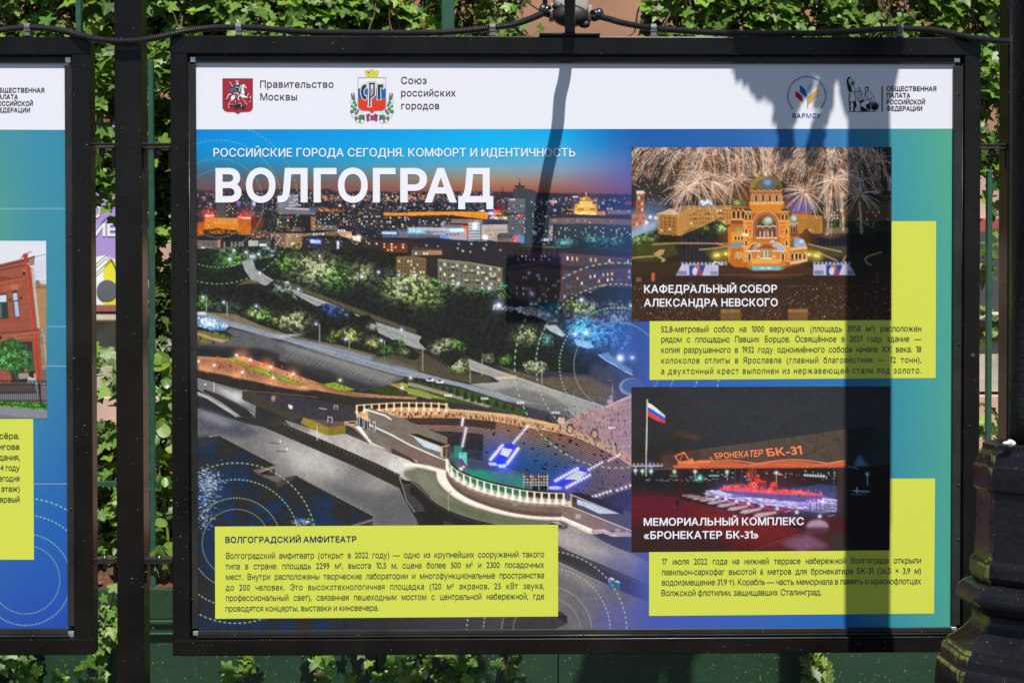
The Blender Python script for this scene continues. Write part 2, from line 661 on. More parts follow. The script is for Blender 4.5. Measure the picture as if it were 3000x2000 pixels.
def paint_city():
 """the printed sheet below the header: night view of a river city fading into blue and green"""
 cv = Canvas(572, 374, 2800, 1850)
 cv.a[:] = grid_gradient(cv, [572, 1850, 2150, 2480, 2600, 2720, 2800], [374, 1000, 1420, 1850], [
  [(0, 140, 220), (20, 95, 170), (42, 98, 172), (58, 132, 185), (62, 152, 170), (74, 166, 152), (88, 172, 140)],
  [(40, 40, 50), (58, 92, 175), (48, 104, 182), (46, 122, 180), (58, 142, 166), (70, 158, 156), (82, 168, 142)],
  [(40, 40, 50), (72, 88, 175), (54, 100, 182), (44, 112, 178), (56, 140, 164), (70, 156, 154), (80, 166, 142)],
  [(40, 40, 50), (78, 88, 172), (58, 98, 182), (38, 106, 180), (56, 146, 166), (68, 158, 154), (78, 166, 142)]])
 field = cv.a.copy()
 xs = [572, 700, 1000, 1450, 1650, 1760, 1850, 2800]
 ys = [374, 420, 465, 495, 522, 545, 566, 600]
 cv.a[:] = grid_gradient(cv, xs, ys, [
  [(0, 132, 214), (0, 140, 222), (0, 152, 230), (0, 178, 244), (0, 168, 236), (0, 130, 205), (18, 98, 176), (18, 98, 176)],
  [(0, 140, 218), (0, 148, 224), (8, 160, 228), (12, 180, 240), (40, 176, 228), (30, 135, 205), (40, 105, 180), (40, 105, 180)],
  [(28, 135, 190), (20, 142, 200), (30, 160, 210), (70, 178, 218), (90, 170, 210), (90, 140, 195), (78, 112, 178), (70, 110, 180)],
  [(62, 108, 140), (60, 118, 150), (78, 142, 170), (125, 165, 180), (130, 158, 185), (120, 130, 175), (98, 110, 170), (90, 110, 170)],
  [(92, 92, 104), (92, 98, 112), (112, 112, 116), (165, 142, 118), (150, 135, 140), (128, 112, 148), (112, 100, 155), (110, 100, 160)],
  [(108, 84, 86), (112, 84, 84), (132, 92, 80), (170, 110, 80), (158, 108, 98), (138, 96, 122), (118, 86, 138), (100, 90, 150)],
  [(104, 74, 80), (108, 74, 78), (128, 78, 74), (150, 86, 70), (142, 84, 80), (128, 80, 105), (112, 76, 125), (100, 90, 150)],
  [(90, 64, 72), (92, 64, 70), (100, 64, 66), (110, 68, 64), (108, 66, 72), (100, 64, 92), (95, 66, 110), (90, 80, 150)]])
 sky = cv.a.copy()
 # ---- base of town and ground
 cv.a[:] = grid_gradient(cv, [572, 1100, 1500, 1850, 2800], [550, 600, 680, 780, 1000, 1300, 1850], [
  [(62, 52, 62), (58, 46, 54), (56, 46, 58), (52, 48, 84), (60, 60, 120)],
  [(44, 42, 56), (44, 40, 50), (42, 44, 58), (42, 50, 92), (50, 60, 120)],
  [(42, 40, 50), (40, 42, 52), (40, 46, 58), (46, 54, 92), (60, 70, 130)],
  [(38, 40, 40), (38, 40, 44), (44, 42, 48), (54, 50, 72), (60, 70, 140)],
  [(42, 43, 40), (42, 43, 42), (44, 46, 48), (46, 62, 95), (60, 80, 150)],
  [(48, 48, 50), (58, 54, 52), (66, 60, 62), (95, 82, 108), (80, 85, 160)],
  [(42, 44, 50), (46, 47, 52), (70, 68, 74), (88, 86, 140), (78, 86, 170)]])
 A = cv.zoom(570, 370, 3.618)
 hz = curve_pts([(0, 676), (200, 682), (420, 672), (640, 686), (900, 664), (1150, 668), (1300, 676), (1420, 664), (1500, 688), (1900, 690), (2352, 694),
     (2600, 690), (3000, 694), (3500, 700), (3900, 718), (4300, 726), (4640, 720), (8200, 720)], 160)
 hz[:, 1] += RNG.normal(0, 4, len(hz)) * (hz[:, 0] < 3300)
 win, m = cv.mask([(-60, -40)] + [(8300, -40)] + [tuple(q) for q in hz[::-1]], 2)
 x0, y0, x1, y1 = win
 cv.a[y0:y1, x0:x1] += (sky[y0:y1, x0:x1] - cv.a[y0:y1, x0:x1]) * m[..., None]
 for _ in range(150):
  x = RNG.uniform(30, 4500)
  y = RNG.uniform(690, 880)
  w, h = RNG.uniform(25, 90), RNG.uniform(18, 60)
  g = RNG.uniform(28, 74)
  cv.rect(x, y, x + w, y + h, (g, g * .98, g * 1.18), alpha=.75)
 cv.specks([(30, 690), (1300, 690), (1300, 900), (30, 920)], 330, COOL + WARM, 2, 4.5, .35, 1)
 cv.specks([(1200, 700), (3330, 700), (3330, 790), (1200, 800)], 420, WARM, 2, 5, .4, 1)
 cv.specks([(1500, 760), (3330, 770), (3330, 900), (1500, 900)], 260, COOL + WARM, 2, 5, .3, .9)
 cv.specks([(1300, 735), (2600, 735), (2600, 775), (1300, 775)], 60, [(255, 150, 80), (255, 190, 120)], 5, 9, .4, .8)
 cv.specks([(3600, 740), (4620, 760), (4620, 900), (3600, 900)], 75, COOL + WARM, 2, 6, .3, .9)
 for x, y in [(1540, 840), (1690, 843), (2230, 870), (2180, 860), (1340, 860), (2330, 830), (2420, 870), (170, 826), (2700, 860), (3820, 890), (3910, 890), (4000, 890), (4330, 815), (4380, 875), (4420, 875)]:
  cv.glow(x, y, 11, (200, 215, 255), .8)
 for x, y in [(1385, 750), (1540, 840), (1690, 845), (100, 760), (2290, 745)]:
  cv.glow(x, y, 13, (255, 130, 70), .8)
 for _ in range(170):
  x, y = RNG.uniform(-20, 4560), RNG.uniform(850, 1230)
  w, h = RNG.uniform(60, 220), RNG.uniform(36, 100)
  g = RNG.uniform(34, 74)
  wm = RNG.uniform(.9, 1.25)
  cv.rect(x, y, x + w, y + h, (g * wm, g, g * (1.9 - wm) * 1.05), alpha=.9)
  cv.rect(x, y - 6, x + w, y + 3, (g * .6, g * .6, g * .7))
  cv.windows([(x + 4, y + 8), (x + w - 4, y + 8), (x + w - 4, y + h), (x + 4, y + h)], int(w / 16) + 1, int(h / 20) + 1, .26, dark=(g * .5, g * .5, g * .55), wd=.42)
 cv.rect(600, 790, 650, 860, (120, 120, 170), alpha=.8)
 cv.rect(622, 770, 640, 858, (225, 225, 255))
 cv.rect(446, 795, 490, 850, (60, 110, 200))
 cv.rect(446, 792, 470, 815, (255, 60, 70))
 cv.rect(880, 720, 1000, 920, (92, 92, 104))
 for k in range(9):
  cv.rect(880, 735 + k * 20, 1040, 743 + k * 20, (165, 165, 178), alpha=.8)
 cv.rect(1000, 728, 1096, 852, (142, 142, 156))
 cv.windows([(1000, 730), (1095, 730), (1095, 850), (1000, 850)], 4, 7, .3)
 cv.poly([(880, 880), (960, 855), (1215, 870), (1290, 905), (1280, 940), (1040, 930), (885, 925)], (110, 105, 115))
 cv.poly([(960, 862), (1215, 874), (1215, 888), (960, 876)], (190, 185, 190))
 cv.rect(1220, 865, 1285, 905, (60, 95, 130))
 cv.poly([(1285, 865), (1550, 880), (1550, 915), (1285, 910)], (105, 62, 40))
 cv.specks([(1290, 870), (1545, 885), (1545, 905), (1290, 900)], 26, [(255, 150, 70), (255, 190, 110)], 4, 6, .5, .9)
 cv.poly([(232, 818), (330, 815), (332, 965), (236, 965)], (86, 80, 76))
 cv.poly([(330, 815), (420, 815), (418, 970), (332, 965)], (62, 54, 52))
 for k in range(10):
  cv.line([(240, 828 + k * 14), (328, 826 + k * 14)], 3, (48, 46, 48))
 cv.windows([(335, 825), (415, 825), (415, 950), (335, 950)], 4, 6, .22)
 cv.rect(420, 840, 720, 960, (52, 46, 58), alpha=.8)
 cv.specks([(420, 840), (740, 840), (740, 960), (420, 960)], 40, COOL + WARM, 2, 4, .3, .8)
 cv.poly([(720, 960), (840, 950), (840, 1090), (720, 1090)], (44, 46, 52))
 cv.poly([(840, 950), (1010, 975), (1010, 1050), (840, 1040)], (58, 58, 64))
 cv.windows([(845, 975), (1005, 985), (1005, 1040), (845, 1030)], 6, 2, .2)
 cv.poly([(1010, 960), (1235, 950), (1240, 1100), (1010, 1080)], (42, 38, 34))
 cv.rect(960, 955, 1040, 975, (150, 85, 55), alpha=.7)
 cv.glow(150, 945, 60, (255, 60, 40), .5)
 cv.glow(540, 970, 70, (255, 60, 40), .55)
 cv.poly([(30, 1020), (120, 1015), (120, 1150), (30, 1160)], (176, 88, 22), soft=6)
 cv.poly([(600, 985), (740, 975), (720, 1080), (600, 1100)], (110, 50, 34), soft=8)
 cv.poly([(108, 968), (465, 975), (465, 1110), (106, 1100)], (226, 134, 24), tex=.12)
 cv.poly([(108, 968), (240, 972), (240, 1105), (106, 1100)], (218, 126, 44), alpha=.7)
 cv.windows([(115, 980), (460, 986), (460, 1090), (115, 1085)], 16, 5, .04, dark=(110, 58, 18), wd=.4, hd=.5, pd=.9)
 for x in (250, 285, 320, 355, 390, 425):
  cv.rect(x, 990, x + 18, 1035, (245, 205, 150), alpha=.8)
  cv.rect(x + 5, 995, x + 14, 1032, (120, 65, 30))
 cv.poly([(465, 962), (596, 966), (592, 1145), (464, 1150)], (206, 112, 30))
 cv.windows([(470, 985), (590, 988), (588, 1135), (470, 1140)], 8, 8, .04, dark=(84, 40, 18), wd=.55, hd=.6, pd=.9)
 cv.rect(104, 937, 214, 963, (255, 70, 60))
 cv.rect(112, 943, 206, 957, (255, 225, 215))
 cv.rect(184, 915, 197, 960, (255, 120, 100))
 cv.poly([(466, 955), (600, 962), (600, 990), (466, 978)], (255, 70, 55))
 cv.poly([(474, 962), (594, 969), (594, 981), (474, 972)], (255, 228, 218))
 cv.rect(482, 932, 496, 975, (255, 120, 100))
 cv.foliage([(90, 1095), (230, 1080), (460, 1100), (460, 1160), (90, 1170)], (66, 40, 22), [(280, 1080, 160, (255, 150, 60), .5)], 5)
 cv.poly([(30, 1165), (180, 1150), (340, 1135), (540, 1150), (560, 1180), (570, 1215), (30, 1215)], (33, 36, 46))
 cv.poly([(35, 1208), (270, 1212), (268, 1345), (35, 1345)], (102, 94, 98), tex=.1)
 cv.poly([(35, 1208), (170, 1210), (168, 1345), (35, 1345)], (112, 96, 98), tex=.1)
 cv.rect(245, 1203, 300, 1282, (190, 112, 88))
 for x in (95, 140, 200):
  cv.rect(x, 1235, x + 9, 1260, (30, 30, 40))
 cv.rect(70, 1280, 108, 1300, (200, 205, 200))
 cv.poly([(275, 1205), (570, 1205), (570, 1300), (275, 1300)], (44, 42, 42))
 for x in (308, 385, 425, 470, 500):
  cv.rect(x, 1225, x + 18, 1285, (150, 140, 130), alpha=.8)
 cv.rect(572, 1210, 675, 1268, (176, 178, 168))
 cv.rect(680, 1205, 810, 1270, (78, 76, 78))
 cv.rect(690, 1245, 765, 1272, (210, 215, 215))
 cv.windows([(690, 1248), (765, 1248), (765, 1270), (690, 1270)], 8, 1, .9)
 cv.poly([(600, 1095), (860, 1125), (870, 1165), (600, 1200)], (104, 74, 62), tex=.1)
 cv.windows([(610, 1115), (850, 1140), (850, 1185), (610, 1180)], 11, 3, .2, dark=(60, 45, 40))
 cv.poly([(1080, 1125), (1480, 1105), (1485, 1175), (1130, 1195)], (136, 112, 90), tex=.08)
 cv.windows([(1215, 1130), (1475, 1118), (1478, 1165), (1215, 1180)], 8, 1, .35, dark=(70, 55, 46))
 cv.poly([(840, 1128), (1140, 1135), (1130, 1295), (960, 1300), (905, 1285), (850, 1200)], (164, 132, 98), tex=.08)
 cv.poly([(840, 1128), (970, 1132), (965, 1300), (905, 1285), (850, 1200)], (128, 98, 84), tex=.08)
 cv.windows([(990, 1150), (1130, 1150), (1125, 1280), (990, 1285)], 5, 5, .25, dark=(76, 58, 46))
 cv.windows([(865, 1145), (960, 1145), (950, 1260), (880, 1240)], 5, 4, .25, dark=(66, 48, 44))
 cv.poly([(830, 1110), (1130, 1118), (1300, 1090), (1490, 1100), (1490, 1116), (1140, 1138), (840, 1130)], (30, 33, 42))
 cv.rect(1040, 1070, 1125, 1110, (106, 86, 76))
 cv.poly([(1232, 960), (1282, 960), (1280, 1105), (1236, 1105)], (160, 126, 90))
 cv.windows([(1236, 970), (1280, 970), (1280, 1095), (1236, 1095)], 2, 6, .1, dark=(80, 55, 40))
 cv.poly([(1285, 1042), (1508, 1052), (1506, 1104), (1285, 1098)], (118, 104, 92))
 cv.windows([(1290, 1052), (1500, 1060), (1500, 1098), (1290, 1092)], 9, 2, .22, dark=(70, 62, 58))
 for q in [[(1290, 940), (1540, 920), (1540, 1040), (1290, 1040)], [(1530, 935), (1720, 925), (1720, 1090), (1530, 1090)],
     [(1720, 940), (2010, 935), (2010, 1080), (1720, 1080)], [(2010, 950), (2360, 950), (2360, 1090), (2010, 1080)]]:
  g = RNG.uniform(40, 54)
  cv.poly(q, (g, g, g * 1.15), tex=.1)
  qq = np.asarray(q, float)
  qq = qq.mean(0) + (qq - qq.mean(0)) * .9
  cv.windows(qq, 10, 5, .2, dark=(30, 30, 38))
 cv.poly([(2000, 915), (2360, 920), (2360, 948), (2010, 945)], (220, 138, 52))
 cv.poly([(1990, 1110), (2360, 1080), (2360, 1185), (1990, 1185)], (76, 92, 120))
 cv.poly([(2270, 1085), (2360, 1080), (2360, 1130), (2255, 1130)], (150, 222, 245))
 cv.poly([(1985, 1118), (2140, 1120), (2140, 1145), (1985, 1142)], (190, 205, 235))
 cv.rect(2170, 1115, 2280, 1180, (110, 112, 122))
 cv.poly([(1510, 1105), (1600, 1112), (1665, 1118), (1665, 1195), (1590, 1200), (1512, 1130)], (192, 146, 112))
 cv.windows([(1600, 1125), (1665, 1125), (1665, 1190), (1600, 1190)], 6, 1, .9)
 cv.poly([(1665, 1160), (1760, 1165), (1760, 1225), (1680, 1205)], (232, 210, 176))
 cv.glow(1740, 1170, 20, (255, 250, 230), .8)
 for x in (1520, 1550, 1580):
  cv.poly([(x, 1090), (x + 28, 1115), (x, 1115)], (255, 235, 215))
 cv.poly([(1130, 1170), (1320, 1150), (1560, 1165), (1640, 1190), (1640, 1300), (1140, 1300)], (50, 44, 42), tex=.15)
 cv.poly([(1140, 1185), (1320, 1158), (1540, 1170), (1640, 1200), (1600, 1215), (1300, 1185)], (32, 32, 38))
 cv.poly([(1225, 1196), (1340, 1206), (1338, 1246), (1225, 1238)], (70, 110, 215))
 cv.windows([(1227, 1198), (1338, 1208), (1336, 1244), (1227, 1236)], 7, 1, 1, lit=((215, 235, 255),), wd=.72, hd=.9)
 cv.glow(1280, 1220, 60, (60, 110, 220), .16)
 cv.rect(1508, 1218, 1532, 1340, (140, 170, 235))
 cv.rect(1510, 1222, 1530, 1260, (225, 235, 230))
 cv.rect(1510, 1275, 1530, 1300, (225, 230, 255))
 cv.poly([(1780, 1195), (2360, 1195), (2360, 1345), (2010, 1340), (1780, 1290)], (66, 46, 40), tex=.15)
 cv.poly([(1860, 1180), (2360, 1180), (2360, 1215), (1900, 1205)], (40, 38, 44))
 cv.poly([(2040, 1240), (2260, 1250), (2260, 1335), (2020, 1330)], (120, 58, 34), soft=4, tex=.2)
 cv.windows([(1830, 1225), (2230, 1240), (2230, 1330), (1830, 1320)], 10, 3, .42, dark=(50, 30, 26), wd=.4)
 cv.specks([(1130, 1190), (1830, 1210), (1830, 1400), (1130, 1300)], 30, WARM, 3, 6, .4, .9)
 cv.specks([(30, 905), (4620, 925), (4620, 1200), (30, 1180)], 520, WARM + COOL, 1.6, 3.4, .3, .9)
 cv.specks([(1500, 930), (3300, 940), (3300, 1110), (1500, 1110)], 200, WARM, 2, 4, .4, 1)
 green = (124, 186, 74)
 wg = (208, 224, 165)
 lamps_a = [(415, 1315), (545, 1335), (595, 1378), (625, 1378), (680, 1355), (825, 1378), (1065, 1378), (1070, 1408), (1325, 1340), (1480, 1475), (1715, 1510), (1950, 1545), (770, 1452), (375, 1408)]
 cv.foliage([(-20, 1300), (200, 1290), (500, 1270), (900, 1280), (1200, 1290), (1700, 1310), (2360, 1350), (2360, 1650), (-20, 1700)], (38, 42, 36),
      [(430, 1450, 170, green, .75), (1000, 1470, 130, wg, .9), (1300, 1530, 150, wg, .9), (700, 1420, 130, green, .4), (800, 1290, 60, (220, 225, 235), .5), (1450, 1370, 70, (90, 190, 170), .35),
    (330, 1300, 60, (200, 210, 200), .3), (1640, 1540, 90, green, .4)], 8, .5, 18, 4.2)
 cv.foliage([(1030, 1240), (1120, 1240), (1120, 1310), (1040, 1310)], (70, 80, 34), [(1080, 1270, 50, (190, 190, 90), .6)], 5)
 cv.glow(1040, 1245, 12, (235, 240, 255), .9)
 cv.poly([(1345, 1395), (1410, 1400), (1395, 1480), (1300, 1470)], (30, 60, 200))
 cv.glow(1375, 1430, 30, (40, 80, 255), .6)
 cv.rect(1362, 1412, 1400, 1432, (150, 180, 255))
 cv.poly([(1225, 1430), (1340, 1420), (1335, 1450), (1230, 1455)], (170, 180, 190))
 cv.glow(1320, 1430, 16, (220, 235, 255), .6)
 for x, y in lamps_a:
  cv.line([(x + 15, y + 10), (x + 15, y + 90)], 6, (150, 150, 150), .8)
  cv.lamp(x, y, 10)
 # ---- centre and right of the town
 cv.zoom(1200, 370, 3.618)
 cv.rect(984, 640, 993, 700, (52, 40, 46))
 cv.poly([(880, 690), (1050, 700), (1340, 700), (1800, 712), (2360, 724), (2360, 760), (900, 760)], (50, 46, 54), alpha=.8, soft=3)
 cv.specks([(1490, 750), (2350, 760), (2350, 800), (1490, 790)], 30, COOL + WARM, 3, 7, .3, .9)
 cv.rect(1728, 742, 1785, 757, (190, 215, 225))
 cv.poly([(-20, 912), (450, 905), (560, 905), (980, 915), (980, 935), (830, 935), (825, 985), (560, 955), (440, 938), (-20, 945)], (232, 146, 38), tex=.12)
 cv.windows([(450, 920), (815, 935), (815, 975), (450, 935)], 26, 2, .05, dark=(170, 96, 26), pd=.8)
 cv.poly([(730, 905), (770, 885), (805, 905)], (225, 225, 230))
 cv.poly([(885, 888), (970, 888), (960, 915), (890, 910)], (230, 70, 60))
 cv.rect(915, 820, 1010, 890, (105, 40, 60), alpha=.8)
 cv.glow(865, 922, 30, (70, 110, 255), .9)
 cv.glow(865, 922, 14, (255, 255, 255), .7)
 cv.poly([(845, 955), (1035, 958), (1030, 1015), (980, 1000), (850, 985)], (120, 84, 62))
 cv.specks([(850, 958), (1030, 962), (1030, 985), (850, 980)], 46, [(255, 235, 205)], 4, 6, .5, .9)
 cv.poly([(-20, 950), (430, 950), (560, 960), (750, 985), (750, 1080), (-20, 1080)], (44, 42, 50), tex=.15)
 cv.specks([(-20, 975), (420, 975), (420, 1060), (-20, 1060)], 26, WARM, 4, 7, .4, .9)
 cv.poly([(438, 985), (770, 990), (770, 1030), (600, 1030), (438, 1025)], (150, 128, 108))
 cv.windows([(445, 992), (760, 996), (760, 1024), (445, 1018)], 12, 1, .1, dark=(90, 74, 64))
 cv.poly([(775, 1000), (820, 985), (990, 990), (1035, 1030), (1035, 1045), (775, 1040)], (44, 60, 84))
 cv.rect(90, 1040, 250, 1080, (72, 74, 86))
 cv.poly([(330, 1040), (560, 1045), (560, 1085), (330, 1080)], (110, 112, 124))
 cv.glow(350, 1032, 14, (200, 215, 255), .8)
 cv.poly([(-20, 1085), (420, 1080), (600, 1080), (610, 1200), (200, 1190), (-20, 1180)], (124, 126, 142))
 cv.poly([(-20, 1070), (560, 1078), (620, 1100), (560, 1125), (260, 1110), (-20, 1090)], (178, 182, 196))
 cv.poly([(-20, 1092), (170, 1098), (170, 1132), (-20, 1128)], (130, 214, 240))
 cv.windows([(-20, 1094), (170, 1100), (170, 1130), (-20, 1126)], 12, 1, .6, lit=((230, 250, 255),), dark=(40, 90, 130))
 cv.poly([(422, 1088), (568, 1080), (575, 1118), (430, 1122)], (210, 236, 255))
 cv.poly([(250, 1122), (612, 1118), (612, 1206), (330, 1198), (250, 1160)], (164, 160, 172))
 cv.windows([(380, 1130), (570, 1128), (570, 1165), (380, 1165)], 5, 1, 0, dark=(60, 60, 80))
 cv.poly([(-20, 1150), (330, 1152), (330, 1195), (-20, 1182)], (92, 96, 116))
 cv.poly([(330, 1185), (340, 1165), (380, 1155), (420, 1175), (425, 1195)], (90, 140, 240))
 cv.poly([(556, 1055), (618, 1055), (616, 1210), (604, 1210), (600, 1085), (556, 1070)], (238, 96, 40))
 cv.poly([(622, 1022), (758, 1022), (762, 1210), (622, 1212)], (178, 182, 192))
 for k in range(6):
  cv.rect(624, 1046 + k * 30, 756, 1056 + k * 30, (92, 96, 108))
 cv.rect(668, 1020, 716, 1092, (244, 246, 255))
 cv.glow(690, 1060, 40, (230, 235, 255), .35)
 cv.poly([(750, 1020), (762, 1030), (764, 1210), (750, 1210)], (50, 70, 66))
 cv.poly([(762, 1045), (1036, 1040), (1036, 1130), (925, 1150), (922, 1220), (762, 1190)], (180, 166, 156), tex=.06)
 cv.windows([(800, 1085), (1030, 1080), (1030, 1120), (800, 1120)], 8, 1, 0, dark=(88, 80, 80), wd=.3, hd=.7)
 cv.windows([(800, 1130), (920, 1130), (920, 1210), (800, 1200)], 5, 2, 0, dark=(88, 80, 80), wd=.35, hd=.6)
 cv.glow(800, 1180, 26, (240, 245, 255), 1)
 cv.poly([(925, 1150), (960, 1128), (1085, 1128), (1092, 1235), (922, 1220)], (146, 112, 94))
 cv.poly([(930, 1150), (960, 1130), (1080, 1130), (1090, 1145), (1090, 1190), (930, 1190)], (84, 82, 84))
 cv.windows([(935, 1150), (1085, 1150), (1085, 1230), (935, 1215)], 7, 2, 0, dark=(40, 40, 44), wd=.7, hd=.4)
 cv.poly([(1095, 665), (1230, 660), (1335, 680), (1332, 770), (1230, 770), (1095, 765)], (64, 66, 74))
 cv.poly([(1116, 632), (1220, 632), (1214, 668), (1124, 668)], (76, 64, 62))
 cv.poly([(1102, 628), (1230, 628), (1226, 640), (1106, 640)], (40, 40, 46))
 cv.rect(1155, 600, 1175, 632, (52, 44, 48))
 cv.rect(1163, 550, 1168, 605, (50, 42, 46))
 cv.poly([(1045, 765), (1230, 768), (1216, 1240), (1100, 1150), (1040, 1120)], (98, 98, 108), tex=.06)
 cv.poly([(1228, 700), (1335, 690), (1310, 1262), (1214, 1250)], (56, 68, 78))
 cv.poly([(1216, 1000), (1310, 1000), (1310, 1262), (1214, 1250)], (54, 70, 82))
 for k in range(9):
  y = 835 + k * 34
  cv.windows([(1046, y), (1226, y + 2), (1226, y + 18), (1046, y + 16)], 14, 1, .12, dark=(58, 58, 66), wd=.55, hd=1)
 cv.poly([(1042, 920), (1222, 925), (1222, 945), (1042, 940)], (58, 48, 56))
 cv.specks([(1130, 936), (1220, 938), (1220, 950), (1130, 948)], 10, [(255, 70, 70)], 5, 8, .5, .9)
 cv.rect(1060, 770, 1118, 784, (200, 215, 255))
 cv.rect(1335, 760, 1480, 1200, (46, 54, 66), alpha=.6)  # dark block paints the floodlight arm's cast shadow into the print
 cv.windows([(1285, 790), (1470, 790), (1470, 1150), (1285, 1150)], 12, 14, .16, dark=(30, 34, 44), pd=.5)
 cv.specks([(1480, 785), (1560, 785), (1560, 810), (1480, 810)], 14, COOL, 4, 7, .4, .9)
 for x in (1395, 1425, 1455):
  cv.rect(x, 1190, x + 22, 1215, (200, 210, 255))
 cv.glow(1520, 816, 14, (255, 120, 90), .9)
 cv.rect(1310, 1110, 1345, 1145, (190, 200, 215))
 cv.poly([(1095, 1160), (1160, 1150), (1215, 1165), (1215, 1235), (1160, 1230), (1095, 1225)], (90, 140, 190), alpha=.9)
 cv.poly([(1095, 1172), (1158, 1172), (1158, 1222), (1095, 1222)], (235, 70, 66))
 cv.windows([(1097, 1176), (1156, 1176), (1156, 1218), (1097, 1218)], 5, 3, .5)
 gold = (240, 184, 70)
 cv.glow(1865, 880, 120, (255, 170, 60), .22)
 cv.poly([(1750, 850), (1775, 820), (1805, 830), (1935, 830), (1965, 820), (1985, 860), (1985, 960), (1900, 955), (1740, 925)], gold, tex=.15)
 cv.rect(1800, 798, 1938, 848, (250, 216, 130))
 for k in range(9):
  cv.rect(1806 + k * 15, 806, 1811 + k * 15, 836, (176, 110, 40))
 cv.poly([(1803, 798), (1812, 772), (1840, 752), (1870, 744), (1900, 752), (1926, 770), (1937, 798)], (206, 146, 44), col2=(178, 112, 30))
 cv.glow(1845, 772, 12, (255, 235, 170), .6)
 cv.line([(1870, 742), (1870, 698)], 5, (240, 200, 120))
 cv.line([(1860, 712), (1880, 712)], 5, (240, 200, 120))
 for x in (1765, 1972):
  cv.ell(x, 836, 15, 14, (214, 150, 50))
  cv.rect(x - 12, 844, x + 12, 880, (222, 160, 70))
 for x in (1815, 1938):
  cv.ell(x, 892, 40, 24, (176, 116, 36), a0=180, a1=360)
  cv.ell(x, 900, 26, 14, (206, 146, 60), a0=180, a1=360)
 cv.specks([(1770, 905), (1975, 905), (1975, 955), (1770, 930)], 40, [(255, 240, 180)], 4, 8, .3, .7)
 cv.poly([(1985, 898), (2072, 902), (2072, 960), (1985, 958)], (190, 128, 84))
 cv.rect(2040, 905, 2072, 955, (226, 136, 60))
 cv.rect(1990, 830, 2030, 905, (70, 62, 84))
 cv.rect(2000, 838, 2016, 870, (170, 160, 190))
 cv.poly([(2100, 890), (2360, 888), (2360, 935), (2100, 930)], (136, 104, 116))
 cv.windows([(2105, 895), (2350, 893), (2350, 930), (2105, 926)], 14, 2, .1, dark=(80, 60, 90))
 cv.rect(2290, 800, 2360, 828, (150, 60, 84))
 cv.poly([(1480, 950), (1700, 930), (2360, 955), (2360, 985), (1490, 985)], (52, 46, 60))
 cv.poly([(1485, 975), (1800, 970), (2360, 990), (2360, 1046), (1900, 1030), (1485, 1034)], (118, 98, 94), tex=.06)
 cv.windows([(1490, 990), (2350, 1000), (2350, 1036), (1490, 1026)], 34, 2, .12, dark=(72, 60, 66), wd=.4)
 cv.poly([(1560, 1040), (1800, 1030), (2000, 1035), (2360, 1060), (2360, 1190), (1520, 1200)], (48, 62, 72), tex=.12)
 for q in [[(1530, 1070), (1790, 1070), (1790, 1190), (1530, 1190)], [(1800, 1060), (1990, 1060), (1990, 1170), (1800, 1170)], [(2010, 1070), (2350, 1080), (2350, 1190), (2010, 1170)]]:
  cv.windows(q, 12, 6, .2, dark=(34, 42, 54), wd=.42)
 cv.poly([(1478, 1046), (1520, 1046), (1512, 1250), (1470, 1248)], (130, 118, 124))
 cv.windows([(1480, 1060), (1518, 1060), (1512, 1240), (1474, 1240)], 2, 9, .5, dark=(90, 84, 100))
 teal = (120, 215, 210)
 cv.foliage([(1480, 1215), (1560, 1195), (1700, 1190), (1900, 1170), (2120, 1175), (2360, 1190), (2360, 1300), (1480, 1290)], (36, 50, 54),
      [(1625, 1225, 70, teal, .9), (1960, 1190, 80, teal, .7), (2200, 1200, 60, teal, .6), (2100, 1230, 80, (70, 150, 170), .4), (1745, 1210, 50, teal, .5)], 5, .5, 14, 4)
 cv.poly([(-20, 1190), (260, 1178), (620, 1215), (1090, 1225), (1330, 1270), (1900, 1300), (2360, 1330), (2360, 1400), (1480, 1345), (1060, 1330), (980, 1500), (300, 1420), (-20, 1400)], (46, 42, 44), tex=.2, cell=30)
 cv.poly([(100, 1200), (620, 1222), (1020, 1240), (960, 1290), (500, 1290), (200, 1260)], (36, 42, 58), alpha=.8, soft=10)
 cv.poly([(-20, 1230), (200, 1240), (340, 1290), (20, 1290)], (62, 42, 36), soft=8, alpha=.8)
 cv.specks([(60, 1235), (1000, 1250), (1000, 1340), (60, 1330)], 14, WARM, 6, 9, .6, 1)
 cv.poly([(1120, 1260), (1500, 1290), (1700, 1285), (1500, 1275)], (120, 112, 104), alpha=.7)
 cv.poly([(1060, 1335), (1480, 1345), (1500, 1420), (1060, 1480)], (52, 40, 56))
 cv.poly([(22, 1300), (210, 1300), (342, 1308), (342, 1362), (22, 1372)], (120, 98, 84))
 cv.poly([(190, 1305), (342, 1308), (342, 1360), (190, 1362)], (168, 120, 92))
 for x in (60, 145, 175):
  cv.rect(x, 1335, x + 17, 1360, (255, 226, 180))
 cv.poly([(22, 1288), (342, 1300), (342, 1318), (22, 1312)], (66, 64, 66))
 cv.poly([(-140, 1380), (0, 1375), (176, 1395), (176, 1760), (-140, 1700)], (116, 98, 64), tex=.1)
 cv.poly([(176, 1400), (300, 1415), (300, 1720), (176, 1720)], (50, 44, 40))
 cv.windows([(-130, 1410), (165, 1415), (165, 1680), (-130, 1660)], 9, 7, .35, dark=(60, 52, 40), wd=.5)
 cv.poly([(300, 1405), (640, 1440), (982, 1500), (980, 1760), (640, 1745), (300, 1730)], (112, 110, 92), tex=.07)
 cv.poly([(300, 1405), (640, 1440), (982, 1500), (980, 1515), (640, 1455), (300, 1425)], (140, 132, 108))
 cv.poly([(985, 1490), (1060, 1480), (1110, 1620), (1080, 1760), (980, 1760)], (48, 52, 52))
